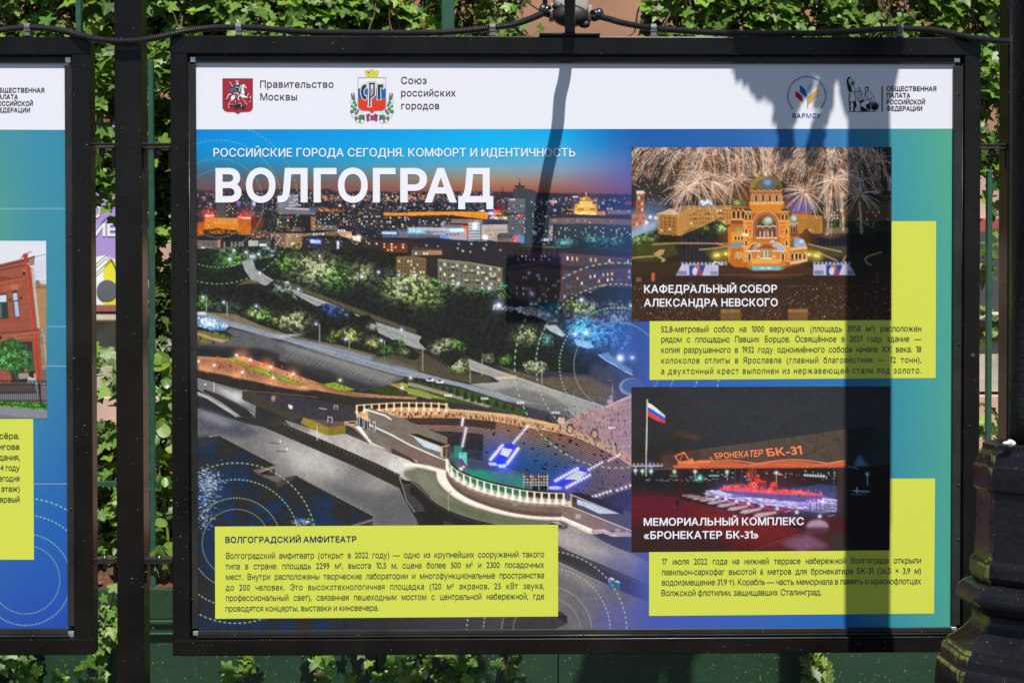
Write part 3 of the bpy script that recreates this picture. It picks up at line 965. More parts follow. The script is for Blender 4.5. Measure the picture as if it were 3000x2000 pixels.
 for k in range(5):
  a = 1455 + k * 54
  cv.windows([(305, a - 18), (970, a + 50), (970, a + 84), (305, a + 20)], 15, 1, .3, dark=(62, 62, 52), wd=.42, hd=.85)
 for x, y in ((440, 1500), (560, 1540), (640, 1540), (760, 1560), (860, 1600), (430, 1600), (700, 1640), (580, 1640), (440, 1680)):
  cv.rect(x, y, x + 60, y + 26, (60, 62, 56), alpha=.8)
  cv.rect(x, y - 16, x + 40, y - 2, (215, 220, 205), alpha=.7)
 cv.poly([(1060, 1480), (1480, 1410), (1560, 1370), (1640, 1345), (2360, 1400), (2360, 1830), (1600, 1960), (1330, 1900), (1040, 1780)], (84, 66, 66), tex=.12, cell=26)
 cv.poly([(1640, 1345), (2360, 1400), (2360, 1480), (1650, 1420)], (92, 72, 70), alpha=.8)
 cv.poly([(1060, 1500), (1500, 1440), (1700, 1480), (2360, 1460), (2360, 1500), (1650, 1530), (1400, 1480), (1060, 1540)], (58, 50, 54), alpha=.9)
 cv.poly([(1280, 1350), (1660, 1345), (1660, 1450), (1280, 1450)], (92, 66, 118), alpha=.55, soft=22)
 for k in range(5):
  a = 1560 + k * 58
  cv.windows([(1120, a + 20), (1600, a + 60), (1600, a + 92), (1120, a + 50)], 14, 1, .35, dark=(50, 40, 46), wd=.32, hd=.9)
  cv.windows([(1620, a + 56), (2350, a - 40), (2350, a - 8), (1620, a + 90)], 16, 1, .33, dark=(50, 40, 42), wd=.34, hd=.9)
 cv.windows([(1130, 1360), (1500, 1360), (1500, 1430), (1130, 1430)], 9, 2, .4, dark=(50, 40, 60), wd=.32)
 cv.windows([(1650, 1375), (2340, 1420), (2340, 1460), (1650, 1420)], 14, 1, .35, dark=(60, 46, 48), wd=.32, hd=.9)
 for x, y in ((1550, 1620), (1640, 1560), (1830, 1690), (2010, 1580), (1660, 1680), (2190, 1610)):
  cv.rect(x, y, x + 60, y + 34, (80, 96, 130), alpha=.7)
 cv.poly([(1380, 1680), (1450, 1700), (1450, 1790), (1390, 1800), (1375, 1730)], (104, 74, 66))
 # ---- middle: wooded slope (zoom C/D)
 cv.zoom(570, 790, 3.618)
 cv.rect(-20, 60, 2360, 700, (40, 43, 37))
 wg2 = (214, 226, 165)
 slope = [(-30, 90), (200, 20), (560, -80), (900, -160), (1400, -220), (1900, -230), (2110, -120), (2140, 30), (2290, 60), (2420, 40), (2570, 110), (2660, 150), (2900, 190), (3200, 215), (3270, 120), (3330, 190), (3420, 330), (3700, 350), (3900, 340), (4020, 250), (4200, 240), (4330, 180), (4640, 190),
    (4640, 700), (4300, 1120), (3800, 1080), (3300, 1050), (2500, 780), (1900, 560), (1350, 380), (900, 170), (600, 100), (400, 200), (-30, 240)]
 lt = [(1000, -60, 120, green, .7), (1280, -10, 170, wg2, .95), (1500, 60, 150, green, .6), (1760, 40, 120, wg2, .6), (2180, 170, 160, wg2, .75), (2080, 190, 90, green, .5),
    (2300, 90, 90, (190, 215, 130), .8), (2400, 130, 90, wg2, .5), (1130, -100, 60, wg2, .5),
    (2750, 30, 170, (180, 215, 160), .7), (2870, 120, 110, wg2, .6), (2640, 110, 110, green, .5), (3120, 90, 150, (120, 205, 190), .8), (3300, 110, 80, (120, 215, 205), .7), (3420, 60, 90, (110, 215, 205), .6),
    (3330, 205, 100, green, .6), (3050, 170, 90, green, .4), (3480, 130, 60, (110, 200, 150), .5), (3700, 130, 110, (120, 205, 190), .7), (4050, 400, 90, (190, 210, 130), .8), (4180, 400, 80, (190, 215, 160), .7), (4480, 450, 130, (160, 165, 130), .7), (3740, 410, 90, (90, 190, 190), .6), (3520, 700, 100, wg2, .7),
    (4090, 610, 130, (90, 205, 235), 1.0), (4200, 700, 160, (80, 170, 230), .7), (4430, 640, 190, (80, 150, 220), .55), (4580, 830, 110, (120, 190, 240), .7),
    (2320, 260, 140, (170, 200, 110), .4), (2500, 300, 120, (170, 200, 110), .5), (2450, 250, 90, (190, 215, 120), .5),
    (3230, 260, 60, wg2, .3), (2700, 50, 60, wg2, .5)]
 cv.foliage(slope, (40, 43, 37), lt, 12, .45, 20, 4.2, 1.15)
 for x, y, r, k in [(4060, 640, 120, .2), (4170, 690, 170, .22), (4430, 700, 190, .24), (4560, 620, 150, .2), (4600, 880, 130, .25), (3760, 480, 80, .12)]:
  cv.glow(x, y, r, (60, 130, 235), k)
 cv.poly([(3370, 400), (3560, 390), (3700, 430), (3860, 545), (3760, 565), (3600, 480), (3440, 455)], (140, 136, 140), alpha=.7, soft=5, tex=.4)
 cv.specks([(3380, 400), (3700, 420), (3780, 540), (3440, 450)], 36, COOL, 5, 9, .4, .9)
 cv.poly([(3700, 590), (3830, 585), (3930, 690), (3900, 712), (3780, 655)], (165, 178, 185), tex=.5, soft=3)
 cv.poly([(4020, 735), (4180, 760), (4240, 820), (4170, 835), (4050, 800)], (140, 190, 225), tex=.5, soft=4)
 cv.foliage([(3640, 690), (3760, 640), (3820, 760), (3800, 820), (3680, 800)], (40, 44, 42), [(3720, 740, 80, (130, 200, 190), .7)], 6, .5, 12, 4)
 for x, y in [(3545, 35), (3640, 60)]:
  cv.lamp(x, y, 8)
 for x, y, r in [(1325, -148, 7), (2340, 60, 9), (1770, 75, 10), (1950, 25, 9), (2170, 55, 8), (2795, 145, 10), (3125, 195, 12), (3145, 150, 7), (3225, 380, 22), (3570, 250, 14), (3570, 362, 10), (3620, 360, 8), (3660, 475, 12),
     (3750, 475, 16), (4100, 320, 14), (4035, 680, 16), (4150, 670, 18), (4510, 935, 20), (4630, 380, 14), (4640, 930, 16)]:
  yy = y if x < 2400 else y
  if x >= 3200 and y > 200:
   yy = y
  cv.lamp(x, yy, r)
 cv.specks([(3160, 370), (3500, 400), (3500, 450), (3160, 420)], 40, COOL, 4, 9, .3, .9)
 cv.specks([(3930, 480), (4380, 520), (4380, 540), (3930, 500)], 12, [(255, 70, 60)], 5, 9, .5, .9)
 grey = (152, 153, 152)
 cv.poly([(500, -90), (620, -100), (650, 0), (840, 110), (1060, 215), (1360, 325), (1650, 445), (1930, 555), (2360, 690), (2520, 760), (2500, 850), (2352, 835), (2100, 742), (1900, 660), (1600, 520), (1300, 392), (1040, 245), (800, 188), (600, 108), (535, 10)],
   grey, tex=.1, cell=40)
 cv.line([(620, 0), (830, 150), (1040, 235), (1330, 355), (1640, 480), (1930, 605), (2352, 760)], 5, (96, 98, 100))
 cv.line([(640, 30), (850, 128), (1360, 345), (1930, 580), (2360, 715)], 3, (205, 205, 200), .7)
 cv.poly([(840, 110), (1060, 210), (1360, 318), (1930, 545), (2352, 685), (2352, 640), (1900, 480), (1300, 250), (1000, 130)], (96, 88, 66), alpha=.75, soft=9, tex=.4, cell=20)
 cv.poly([(430, 180), (560, 100), (700, 130), (620, 160), (480, 190)], (98, 88, 60), soft=5, tex=.3)
 woods = [(-30, 180), (300, 220), (520, 150), (640, 150), (760, 170), (830, 110), (1000, 130), (1050, 240), (1100, 330), (1250, 370), (1300, 390), (1400, 350), (1530, 400), (1650, 430), (1720, 490), (1850, 480), (1930, 560), (1940, 660), (2100, 740),
    (2200, 740), (2300, 850), (2352, 860), (2500, 880), (2560, 960), (2400, 960), (2200, 950), (2000, 900), (1870, 880), (1700, 860), (1520, 800), (1300, 700), (1170, 690), (700, 590), (430, 460), (150, 430), (-30, 420)]
 wl = [(90, 330, 80, green, .7), (270, 390, 80, (110, 150, 120), .35), (420, 410, 70, (120, 150, 120), .3), (650, 460, 70, (190, 220, 120), .8), (730, 480, 70, green, .8), (880, 540, 70, (170, 190, 110), .55), (1070, 550, 110, wg2, .95), (960, 520, 60, wg2, .5),
    (960, 170, 90, (200, 225, 205), .8), (1090, 270, 60, wg2, .35), (1460, 400, 90, (80, 130, 235), .7), (1600, 440, 60, (150, 180, 220), .5), (1650, 690, 80, (205, 220, 130), .95), (1490, 680, 50, (170, 190, 80), .7), (1900, 780, 70, (200, 205, 120), .8),
    (1890, 600, 50, (200, 210, 210), .45), (2190, 760, 50, green, .5), (2120, 850, 80, (120, 150, 90), .3), (1440, 740, 50, green, .4)]
 cv.foliage(woods, (40, 41, 36), wl, 9, .5, 22, 4.0, 1.15)
 cv.poly([(40, 440), (180, 455), (430, 470), (700, 590), (760, 610), (1000, 690), (1180, 690), (1000, 715), (700, 640), (380, 540), (150, 470)], (120, 110, 84), tex=.35, cell=16, soft=4)
 cv.poly([(1050, 700), (1320, 760), (1540, 800), (1830, 880), (2100, 950), (2352, 1010), (2352, 1065), (1900, 930), (1400, 800), (1050, 715)], (116, 104, 82), tex=.35, cell=16, soft=4)
 cv.poly([(30, 448), (150, 462), (380, 540), (700, 630), (1000, 712), (1500, 822), (2000, 955), (2360, 1065), (2400, 1150), (2200, 1125), (1700, 990), (1300, 862), (940, 745), (800, 722), (380, 600), (180, 520), (30, 490)], (132, 139, 152), tex=.07, cell=50)
 cv.poly([(800, 690), (1150, 680), (1050, 705), (900, 730)], (170, 172, 170), soft=5, alpha=.8)
 cv.line([(150, 500), (400, 585), (800, 690)], 4, (190, 195, 200), .7)
 cv.line([(1000, 750), (1500, 880), (2352, 1110)], 4, (200, 205, 210), .7)
 cv.rect(30, 448, 120, 476, (225, 228, 235), alpha=.8, soft=3)
 cv.foliage([(30, 500), (200, 515), (370, 590), (330, 640), (170, 640), (30, 590)], (60, 100, 150), [(120, 550, 130, (190, 220, 255), 1.1), (250, 590, 120, (170, 215, 255), 1.1)], 4, .4, 10, 4)
 cv.poly([(130, 620), (340, 620), (300, 645), (150, 640)], (70, 130, 190), alpha=.8)
 cv.specks([(40, 505), (200, 530), (360, 600), (60, 600)], 70, [(255, 255, 255), (255, 220, 190), (150, 205, 255)], 4, 9, .4, 1)
 cv.poly([(380, 620), (800, 730), (880, 752), (1500, 925), (2240, 1140), (2080, 1210), (1780, 1285), (1340, 1140), (900, 960), (700, 880), (30, 830), (30, 760), (200, 735), (430, 720), (340, 650)], (94, 93, 94), tex=.1, cell=60)
 cv.poly([(900, 760), (1500, 930), (2200, 1140), (2000, 1190), (1500, 1010), (1000, 860)], (132, 132, 127), alpha=.85, soft=22)
 cv.poly([(30, 790), (700, 830), (900, 880), (900, 960), (1300, 1110), (1500, 1190), (1400, 1220), (850, 1030), (520, 920), (30, 930)], (44, 42, 45), alpha=.92, soft=16)
 cv.poly([(950, 950), (1400, 1060), (1800, 1200), (2030, 1240), (1700, 1300), (1350, 1190), (1000, 1040)], (48, 46, 46), alpha=.85, soft=18)
 for k in range(24):
  x, y = 960 + k * 49, 915 + k * 13.4
  cv.line([(x, y), (x + 44, y - 28)], 3.2, (175, 175, 172), .75)
 for k in range(26):
  x, y = 1090 + k * 42, 838 + k * 12.5
  cv.line([(x, y + 8), (x + 62, y)], 2.6, (165, 165, 160), .55)
 cv.line([(870, 752), (900, 770), (1500, 935), (2100, 1115), (2230, 1140)], 4, (40, 40, 42))
 cv.line([(940, 740), (1300, 850), (1700, 975), (2180, 1110)], 3, (176, 180, 186), .8)
 for k in range(52):
  x, y = 940 + k * 24, 738 + k * 7.2
  cv.line([(x, y), (x, y + 24)], 2.4, (90, 92, 98), .8)
 cv.line([(370, 600), (560, 650), (800, 735)], 3, (170, 172, 176), .8)
 for k in range(18):
  cv.line([(400 + k * 23, 600 + k * 7), (400 + k * 23, 622 + k * 7)], 2.2, (110, 112, 116), .8)
 cv.line([(700, 800), (860, 850), (870, 870), (840, 885)], 3, (130, 130, 128), .8)
 for q in [[(30, 640), (240, 660), (430, 722), (360, 748), (190, 712), (30, 660)], [(30, 690), (180, 740), (120, 782), (30, 750)]]:
  cv.poly(q, (100, 112, 46), tex=.35, cell=12)
 cv.poly([(30, 660), (190, 715), (350, 750), (290, 770), (180, 742), (30, 690)], (186, 138, 108), tex=.1)
 for x, y in ((140, 640), (185, 650), (270, 665), (335, 690), (372, 705), (60, 715), (200, 765)):
  cv.poly([(x, y - 20), (x + 16, y + 24), (x - 16, y + 24)], (40, 48, 30))
 cv.poly([(30, 915), (340, 935), (520, 915), (850, 1030), (1120, 1130), (1340, 1205), (1700, 1300), (2352, 1358), (2352, 1372), (1700, 1345), (1290, 1278), (1000, 1262), (480, 1150), (30, 1060)], (178, 128, 92), tex=.12, cell=40)
 cv.poly([(30, 930), (500, 1010), (700, 1090), (1150, 1210), (900, 1200), (400, 1090), (30, 1010)], (140, 98, 74), alpha=.7, soft=16)
 for x, y in [(120, 1060), (450, 1130), (820, 1200), (1150, 1260), (500, 920), (760, 1020), (1030, 1120)]:
  cv.glow(x, y, 70, (255, 170, 110), .3)
 cv.poly([(1290, 1200), (1700, 1300), (1980, 1345), (1700, 1350), (1400, 1280)], (70, 52, 44), alpha=.5, soft=14)
 lawn = (140, 158, 48)
 for q in [[(345, 942), (400, 934), (592, 1012), (560, 1030), (352, 962)], [(560, 1036), (640, 1022), (882, 1108), (805, 1132), (570, 1050)], [(858, 1132), (905, 1118), (1195, 1222), (1050, 1212), (868, 1150)],
     [(1358, 1212), (1480, 1192), (1705, 1268), (1580, 1288), (1420, 1250)], [(2120, 1206), (2205, 1192), (2360, 1248), (2360, 1300)], [(1980, 1320), (2150, 1300), (2360, 1320), (2360, 1356)]]:
  cv.poly(q, lawn, tex=.35, cell=9)
  cv.line(q, 4, (64, 74, 26), closed=True)
 cv.poly([(1870, 1262), (2050, 1218), (2360, 1330), (2360, 1345), (1960, 1330)], (58, 66, 32), tex=.35)
 cv.poly([(2060, 1214), (2110, 1208), (2360, 1310), (2360, 1326)], (176, 140, 110))
 for _ in range(30):
  k = RNG.random()
  x, y = 130 + k * 800 + RNG.normal(0, 20), 950 + k * 90 + RNG.normal(0, 36)
  cv.ell(x, y, 6, 15, (232, 74, 46))
 for _ in range(60):
  k = RNG.random()
  x, y = 180 + k * 1500, 1000 + k * 270 + RNG.normal(0, 28)
  cv.ell(x, y, 5, 14, (62, 44, 36), alpha=.8)
 for x, y in [(445, 905), (590, 955), (210, 1012), (505, 1082), (808, 1030), (1048, 1102), (833, 1145), (1543, 1170), (38, 970), (2200, 1250), (2290, 1145)]:
  cv.line([(x, y), (x, y + 85)], 5, (48, 40, 38))
  cv.lamp(x, y, 10, (255, 230, 215))
 cv.line([(30, 1055), (480, 1150), (1000, 1262), (1300, 1278)], 5, (84, 58, 44))
 for k in range(34):
  x, y = 40 + k * 29, 1058 + k * 6.2
  cv.line([(x, y), (x, y + 26)], 3, (96, 66, 48), .8)
 for k in range(14):
  cv.rect(60 + k * 70, 1080 + k * 14.5, 110 + k * 70, 1093 + k * 14.5, (64, 42, 34))
 cv.poly([(30, 1075), (480, 1165), (1000, 1280), (1300, 1290), (1750, 1400), (1715, 1600), (1200, 1600), (640, 1330), (540, 1275), (510, 1290), (30, 1150)], (52, 45, 38), tex=.2, cell=30)
 cv.poly([(30, 1150), (505, 1290), (505, 1375), (650, 1440), (640, 1570), (480, 1560), (30, 1260)], (122, 122, 124), tex=.08, cell=50)
 cv.poly([(220, 1250), (505, 1310), (505, 1375), (600, 1420), (420, 1390)], (196, 196, 194), soft=20, alpha=.9)
 cv.line([(30, 1150), (505, 1282), (560, 1272)], 4, (180, 178, 172), .8)
 cv.poly([(505, 1285), (640, 1300), (1200, 1580), (1000, 1580), (650, 1440), (505, 1375)], (66, 60, 52), tex=.2)
 cv.poly([(620, 1310), (1000, 1330), (1700, 1450), (1715, 1600), (1250, 1600), (900, 1450)], (60, 56, 62), tex=.15, cell=40)
 cv.poly([(820, 1335), (860, 1340), (840, 1400), (815, 1380)], (190, 160, 150), alpha=.7, soft=6)
 cv.line([(520, 1280), (900, 1310), (1300, 1350)], 4, (150, 140, 120), .6)
 cv.poly([(100, 1265), (260, 1320), (560, 1480), (640, 1570), (500, 1560), (280, 1400), (90, 1290)], (52, 48, 44))
 cv.poly([(30, 1290), (120, 1325), (300, 1420), (480, 1545), (440, 1560), (120, 1360), (30, 1330)], (150, 150, 150), tex=.1)
 cv.line([(100, 1270), (400, 1390), (620, 1500)], 7, (28, 28, 28))
 cv.line([(110, 1275), (400, 1398), (610, 1502)], 2, (150, 150, 145), .6)
 cv.line([(30, 1300), (180, 1380), (420, 1530)], 7, (205, 205, 200))
 cv.line([(30, 1310), (180, 1390), (420, 1540)], 3, (30, 30, 30))
 cv.poly([(30, 1330), (120, 1370), (430, 1570), (30, 1500)], (44, 46, 52), tex=.4, cell=6)
 cv.poly([(990, 1425), (1040, 1440), (1035, 1475), (1005, 1470)], (220, 222, 220))
 cv.line([(1482, 1480), (1482, 1440), (1516, 1440), (1516, 1480)], 5, (205, 200, 205))
 cv.line([(1320, 1465), (1400, 1478)], 9, (170, 168, 175))
 cv.line([(205, 1195), (205, 1290)], 5, (225, 225, 225))
 cv.glow(115, 1215, 9, (240, 245, 255), .9)
 for x, y, h in [(125, 295, 145), (345, 350, 135), (1325, 580, 195), (1640, 740, 110), (2015, 755, 210), (690, 390, 120), (2230, 640, 160), (728, 40, 110), (1138, 215, 100)]:
  cv.line([(x, y), (x, y + h)], 7 if h > 120 else 5, (176, 178, 182), .85)
  cv.lamp(x - 36, y - 6, 9)
 # ---- right half of the slope and plain (zoom D)
 cv.zoom(1200, 790, 3.618)
 cv.poly([(-420, 960), (-330, 840), (-180, 800), (-20, 840), (100, 850), (260, 940), (420, 1050), (640, 1100), (870, 1130), (860, 1190), (640, 1200), (400, 1160), (-20, 1050), (-300, 990)], (92, 82, 62), tex=.5, cell=12, soft=12, alpha=.7)
 cv.foliage([(-400, 850), (-200, 780), (20, 830), (120, 900), (60, 960), (-160, 900), (-330, 930)], (44, 47, 36), [(-240, 860, 70, green, .5), (-60, 860, 50, wg2, .4)], 8, .7, 14, 4)
 cv.poly([(900, 1000), (1110, 1070), (1400, 1150), (1650, 1130), (1900, 1130), (2140, 1240), (2230, 1330), (2100, 1420), (1850, 1360), (1500, 1240), (1110, 1115)], (100, 86, 66), tex=.4, cell=20, soft=8)
 cv.poly([(620, 940), (900, 1050), (1110, 1118), (1500, 1255), (2060, 1440), (2010, 1490), (1760, 1575), (1700, 1520), (1100, 1400), (870, 1275), (640, 1210), (960, 1190), (870, 1130), (640, 1060)], (156, 154, 149), tex=.08, cell=60)
 cv.poly([(900, 1270), (1100, 1240), (1500, 1330), (1720, 1470), (1600, 1480), (1100, 1390)], (112, 106, 100), alpha=.8, soft=16)
 cv.line([(660, 975), (1100, 1140), (1560, 1290), (2050, 1450)], 4, (200, 198, 190), .7)
 cv.line([(650, 1020), (900, 1110), (1130, 1170), (1300, 1220)], 4, (100, 100, 100), .7)
 cv.line([(870, 1275), (1180, 1360), (1680, 1465)], 5, (70, 70, 72), .8)
 cv.line([(1010, 1250), (1180, 1215), (1620, 1340)], 3, (190, 188, 182), .6)
 for k in range(6):
  x, y = 900 + k * 30, 1140 - k * 1
  cv.poly([(x, y), (x + 22, y - 8), (x + 90, y + 10), (x + 66, y + 20)], (216, 190, 140), alpha=.9)
 cv.poly([(-20, 1060), (120, 1090), (400, 1165), (620, 1215), (880, 1280), (1250, 1400), (1700, 1510), (1760, 1575), (1500, 1510), (1000, 1385), (560, 1245), (-20, 1115)], (142, 147, 156), tex=.07, cell=50)
 cv.poly([(1000, 1385), (1500, 1440), (1700, 1500), (1740, 1567), (1500, 1530)], (84, 82, 84), alpha=.7, soft=8)
 cv.poly([(-20, 1170), (60, 1180), (560, 1260), (900, 1360), (1250, 1500), (1180, 1540), (700, 1440), (-20, 1330)], (62, 80, 40), tex=.35, cell=12)
 cv.poly([(-20, 1250), (100, 1270), (420, 1380), (280, 1360), (-20, 1310)], (128, 150, 50), tex=.3, cell=9)
 cv.poly([(-20, 1195), (60, 1205), (560, 1345), (860, 1440), (830, 1460), (520, 1370), (-20, 1225)], (150, 140, 122), tex=.1)
 cv.poly([(-20, 1290), (240, 1350), (220, 1370), (-20, 1310)], (160, 140, 110))
 for x, y, h in [(72, 1175, 55), (140, 1190, 45), (210, 1210, 55), (285, 1220, 65), (358, 1255, 70), (435, 1280, 85), (507, 1310, 95), (590, 1340, 110), (665, 1370, 105), (737, 1385, 90), (828, 1400, 90), (920, 1425, 80), (1005, 1450, 70), (1095, 1475, 60), (1460, 1580, 60)]:
  cv.poly([(x, y - h * .75), (x + 26, y + h * .3), (x - 26, y + h * .3)], (34, 46, 34), soft=2)
 for x, y in ((215, 1165), (318, 1185)):
  cv.ell(x, y, 42, 17, (205, 208, 212))
  cv.ell(x, y - 10, 24, 11, (70, 76, 86))
  cv.glow(x + 30, y + 6, 10, (255, 255, 255), .8)
 cv.foliage([(430, 960), (540, 930), (620, 960), (640, 1060), (600, 1130), (440, 1110), (400, 1030)], (60, 70, 40), [(525, 1000, 90, wg2, 1.1)], 5, .5, 12, 4)
 cv.foliage([(270, 740), (400, 720), (480, 730), (610, 800), (560, 930), (430, 1040), (330, 930), (240, 900), (90, 760), (140, 690)], (42, 44, 36), [(390, 780, 70, wg2, .8), (540, 790, 70, green, .8), (300, 830, 60, wg2, .7), (270, 870, 40, (200, 215, 215), .5)], 6, .5, 16, 4)
 cv.foliage([(1190, 980), (1290, 960), (1440, 980), (1480, 1060), (1400, 1110), (1330, 1080), (1240, 1090)], (44, 44, 36), [(1340, 1020, 90, wg2, 1.1), (1240, 1020, 50, wg2, .6)], 6, .6, 12, 4)
 cv.foliage([(940, 930), (1050, 890), (1100, 960), (1050, 1010), (950, 1000)], (50, 64, 36), [(1010, 950, 70, green, .6)], 5, .5, 12)
 cv.foliage([(760, 890), (880, 880), (910, 950), (880, 990), (780, 970)], (60, 64, 50), [(830, 920, 70, (180, 190, 150), .5)], 5, .5, 12)
 for x, y, h in [(138, 840, 230), (643, 955, 240), (768, 940, 180), (1403, 970, 240), (2150, 1170, 210), (870, 1200, 110), (1108, 1130, 80), (1740, 1310, 90), (1868, 1390, 80), (1625, 1320, 90)]:
  cv.line([(x, y), (x, y + h)], 7 if h > 150 else 5, (172, 172, 172), .85)
 cv.glow(2115, 1168, 10, (255, 250, 240), .9)
 cv.line([(2110, 1168), (2155, 1172)], 5, (210, 210, 210))
 cv.poly([(2000, 900), (2100, 870), (2230, 990), (2360, 1060), (2360, 1130), (2250, 1070), (2130, 1000)], (110, 150, 200), alpha=.8, soft=6, tex=.3)
 cv.line([(2005, 900), (2090, 965), (2170, 1000), (2240, 1060), (2360, 1110)], 8, (176, 205, 238))
 cv.line([(2005, 920), (2120, 1000), (2200, 1040), (2360, 1140)], 14, (46, 62, 84))
 cv.glow(2235, 935, 34, (180, 215, 255), .9)
 cv.poly([(1950, 980), (2150, 1060), (2260, 1160), (2230, 1250), (2050, 1220), (1900, 1120)], (66, 66, 70), soft=24, alpha=.85)
 cv.ell(2350, 1240, 130, 92, (150, 140, 166))
 cv.ell(2362, 1232, 112, 76, (70, 100, 138))
 cv.poly([(1790, 1570), (2100, 1440), (2230, 1380), (2360, 1320), (2360, 1900), (1700, 1700)], (170, 136, 140), tex=.12, cell=50)
 cv.poly([(1770, 1560), (2080, 1440), (2360, 1320), (2360, 1345), (2090, 1470), (1800, 1590)], (214, 184, 174))
 cv.rect(2095, 1375, 2150, 1415, (176, 160, 160))
 cv.rect(2122, 1330, 2142, 1372, (130, 160, 215))
 cv.poly([(2140, 1420), (2360, 1360), (2360, 1480)], (176, 132, 142), alpha=.8, soft=10)
 # ---- lower left promenade (zoom E)
 cv.zoom(570, 1200, 3.618)
 cv.poly([(30, -20), (260, 60), (560, 150), (760, 190), (1000, 300), (1700, 602), (2172, 832), (2360, 1110), (2360, 1240), (1890, 1240), (1890, 1115), (1080, 690), (860, 770), (852, 590), (250, 262), (30, 300)], (118, 115, 114), tex=.12, cell=70)
 cv.poly([(30, -20), (260, 60), (560, 160), (700, 240), (500, 320), (250, 240), (30, 240)], (72, 76, 88), alpha=.85, soft=30)
 cv.poly([(30, 10), (220, 50), (420, 150), (300, 170), (100, 100)], (150, 152, 156), alpha=.6, soft=24)
 for x, y, r, k in [(960, 400, 170, .18), (1300, 560, 220, .26), (1480, 640, 150, .16), (1900, 820, 160, .14), (1130, 520, 150, .2)]:
  cv.glow(x, y, r, (225, 218, 205), k)
 cv.poly([(1200, 690), (1700, 850), (2172, 880), (2360, 1150), (2360, 1240), (1890, 1240), (1890, 1115)], (76, 78, 84), alpha=.6, soft=40)
 for _ in range(260):
  x = RNG.uniform(60, 2200)
  y = 40 + x * .34 + RNG.uniform(-60, 260)
  L = RNG.uniform(30, 150)
  c = RNG.uniform(90, 215)
  cv.line([(x, y), (x + L, y + L * .42)], RNG.uniform(1.5, 4), (c, c * .98, c * .95), .16)
 cv.poly([(960, 112), (1240, 205), (1410, 272), (1600, 255), (1860, 362), (2090, 462), (2360, 570), (2360, 830), (2180, 705), (1900, 560), (1500, 382), (1040, 190)], (172, 166, 159), tex=.1, cell=60)
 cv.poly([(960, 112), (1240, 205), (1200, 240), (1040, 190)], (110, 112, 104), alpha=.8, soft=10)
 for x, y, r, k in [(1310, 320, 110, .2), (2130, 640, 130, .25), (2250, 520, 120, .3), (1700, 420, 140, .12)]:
  cv.glow(x, y, r, (225, 220, 215), k)
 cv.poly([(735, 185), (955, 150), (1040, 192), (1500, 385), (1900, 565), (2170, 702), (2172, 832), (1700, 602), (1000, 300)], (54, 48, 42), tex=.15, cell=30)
 cv.line([(940, 150), (1300, 300), (1900, 560), (2170, 690)], 16, (44, 42, 40))
 cv.line([(940, 142), (1300, 290), (1900, 550), (2170, 680)], 3, (170, 166, 158), .8)
 for k in range(30):
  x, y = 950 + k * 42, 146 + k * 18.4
  cv.line([(x, y), (x, y + 30)], 4, (112, 108, 104), .9)
 cv.poly([(1150, 80), (1250, 110), (1412, 182), (1600, 166), (1600, 252), (1410, 272), (1240, 205), (1130, 140)], (148, 126, 48), tex=.12, cell=10)
 cv.poly([(1412, 182), (1600, 166), (1600, 252), (1410, 272)], (134, 114, 40), tex=.12, cell=10)
 cv.poly([(1200, 95), (1600, 130), (1600, 168), (1412, 184), (1260, 118)], (96, 84, 76), tex=.15)
 cv.line([(1410, 130), (1415, 72), (1458, 84), (1455, 140)], 5, (215, 215, 210))
 cv.line([(1592, 128), (1714, 120), (1714, 150), (1594, 160)], 6, (226, 196, 150))
 cv.line([(1592, 145), (1690, 180), (1790, 270), (1860, 355)], 22, (176, 150, 116))
 cv.line([(1592, 130), (1690, 165), (1790, 255), (1860, 335)], 5, (236, 204, 156))
 for k in range(22):
  q = resample(np.array([(1592, 135), (1690, 170), (1790, 260), (1858, 345)], float), [k / 22])[0]
  cv.line([q, (q[0], q[1] + 26)], 3, (110, 84, 60), .8)
 cv.poly([(1715, 165), (1960, 290), (2090, 350), (2090, 460), (1860, 362), (1770, 250)], (126, 112, 100), tex=.12)
 for k in range(12):
  cv.line([(1790 + k * 14, 215 + k * 11), (1850 + k * 12, 200 + k * 13)], 5, (176, 162, 148), .7)
 cv.poly([(1705, 170), (1760, 180), (1880, 350), (2080, 440), (1870, 362), (1780, 260)], (250, 244, 236), soft=4)
 cv.poly([(2090, 335), (2160, 330), (2300, 440), (2360, 520), (2360, 590), (2280, 540), (2090, 462)], (74, 62, 54))
 cv.line([(2092, 338), (2160, 356), (2240, 440), (2352, 545)], 18, (196, 170, 132))
 for k in range(16):
  q = resample(np.array([(2092, 334), (2160, 350), (2240, 432), (2352, 538)], float), [k / 16])[0]
  cv.line([q, (q[0], q[1] + 30)], 3, (96, 74, 54), .8)
 cv.rect(2148, 275, 2196, 355, (236, 236, 232))
 cv.rect(2166, 285, 2178, 350, (70, 64, 60))
 for x, y in [(1300, 160), (2122, 505)]:
  cv.line([(x, y), (x, y + 160)], 8, (200, 200, 200))
  cv.line([(x, y), (x + 26, y + 2)], 6, (50, 50, 50))
  cv.line([(x - 30, y + 60), (x, y + 66)], 6, (235, 235, 235))
 for x, y in [(910, 340), (977, 425)]:
  cv.line([(x - 110, y + 8), (x, y + 20)], 8, (52, 52, 54))
  cv.ell(x, y, 9, 26, (150, 146, 140))
  cv.ell(x, y - 8, 8, 14, (226, 228, 228))
 water = [(20, 300), (150, 278), (250, 262), (852, 590), (850, 600), (640, 640), (615, 650), (870, 820), (950, 790), (950, 720), (1080, 690), (1890, 1115), (1890, 1165), (1640, 1230), (1640, 2340), (20, 2340)]
 cv.poly(water, (40, 42, 46))
 win, m = cv.mask(water, 2)
 x0, y0, x1, y1 = win
 h, w = y1 - y0, x1 - x0
 n = vnoise(h, w, 46, RNG) * .6 + vnoise(h, w, 17, RNG) * .4
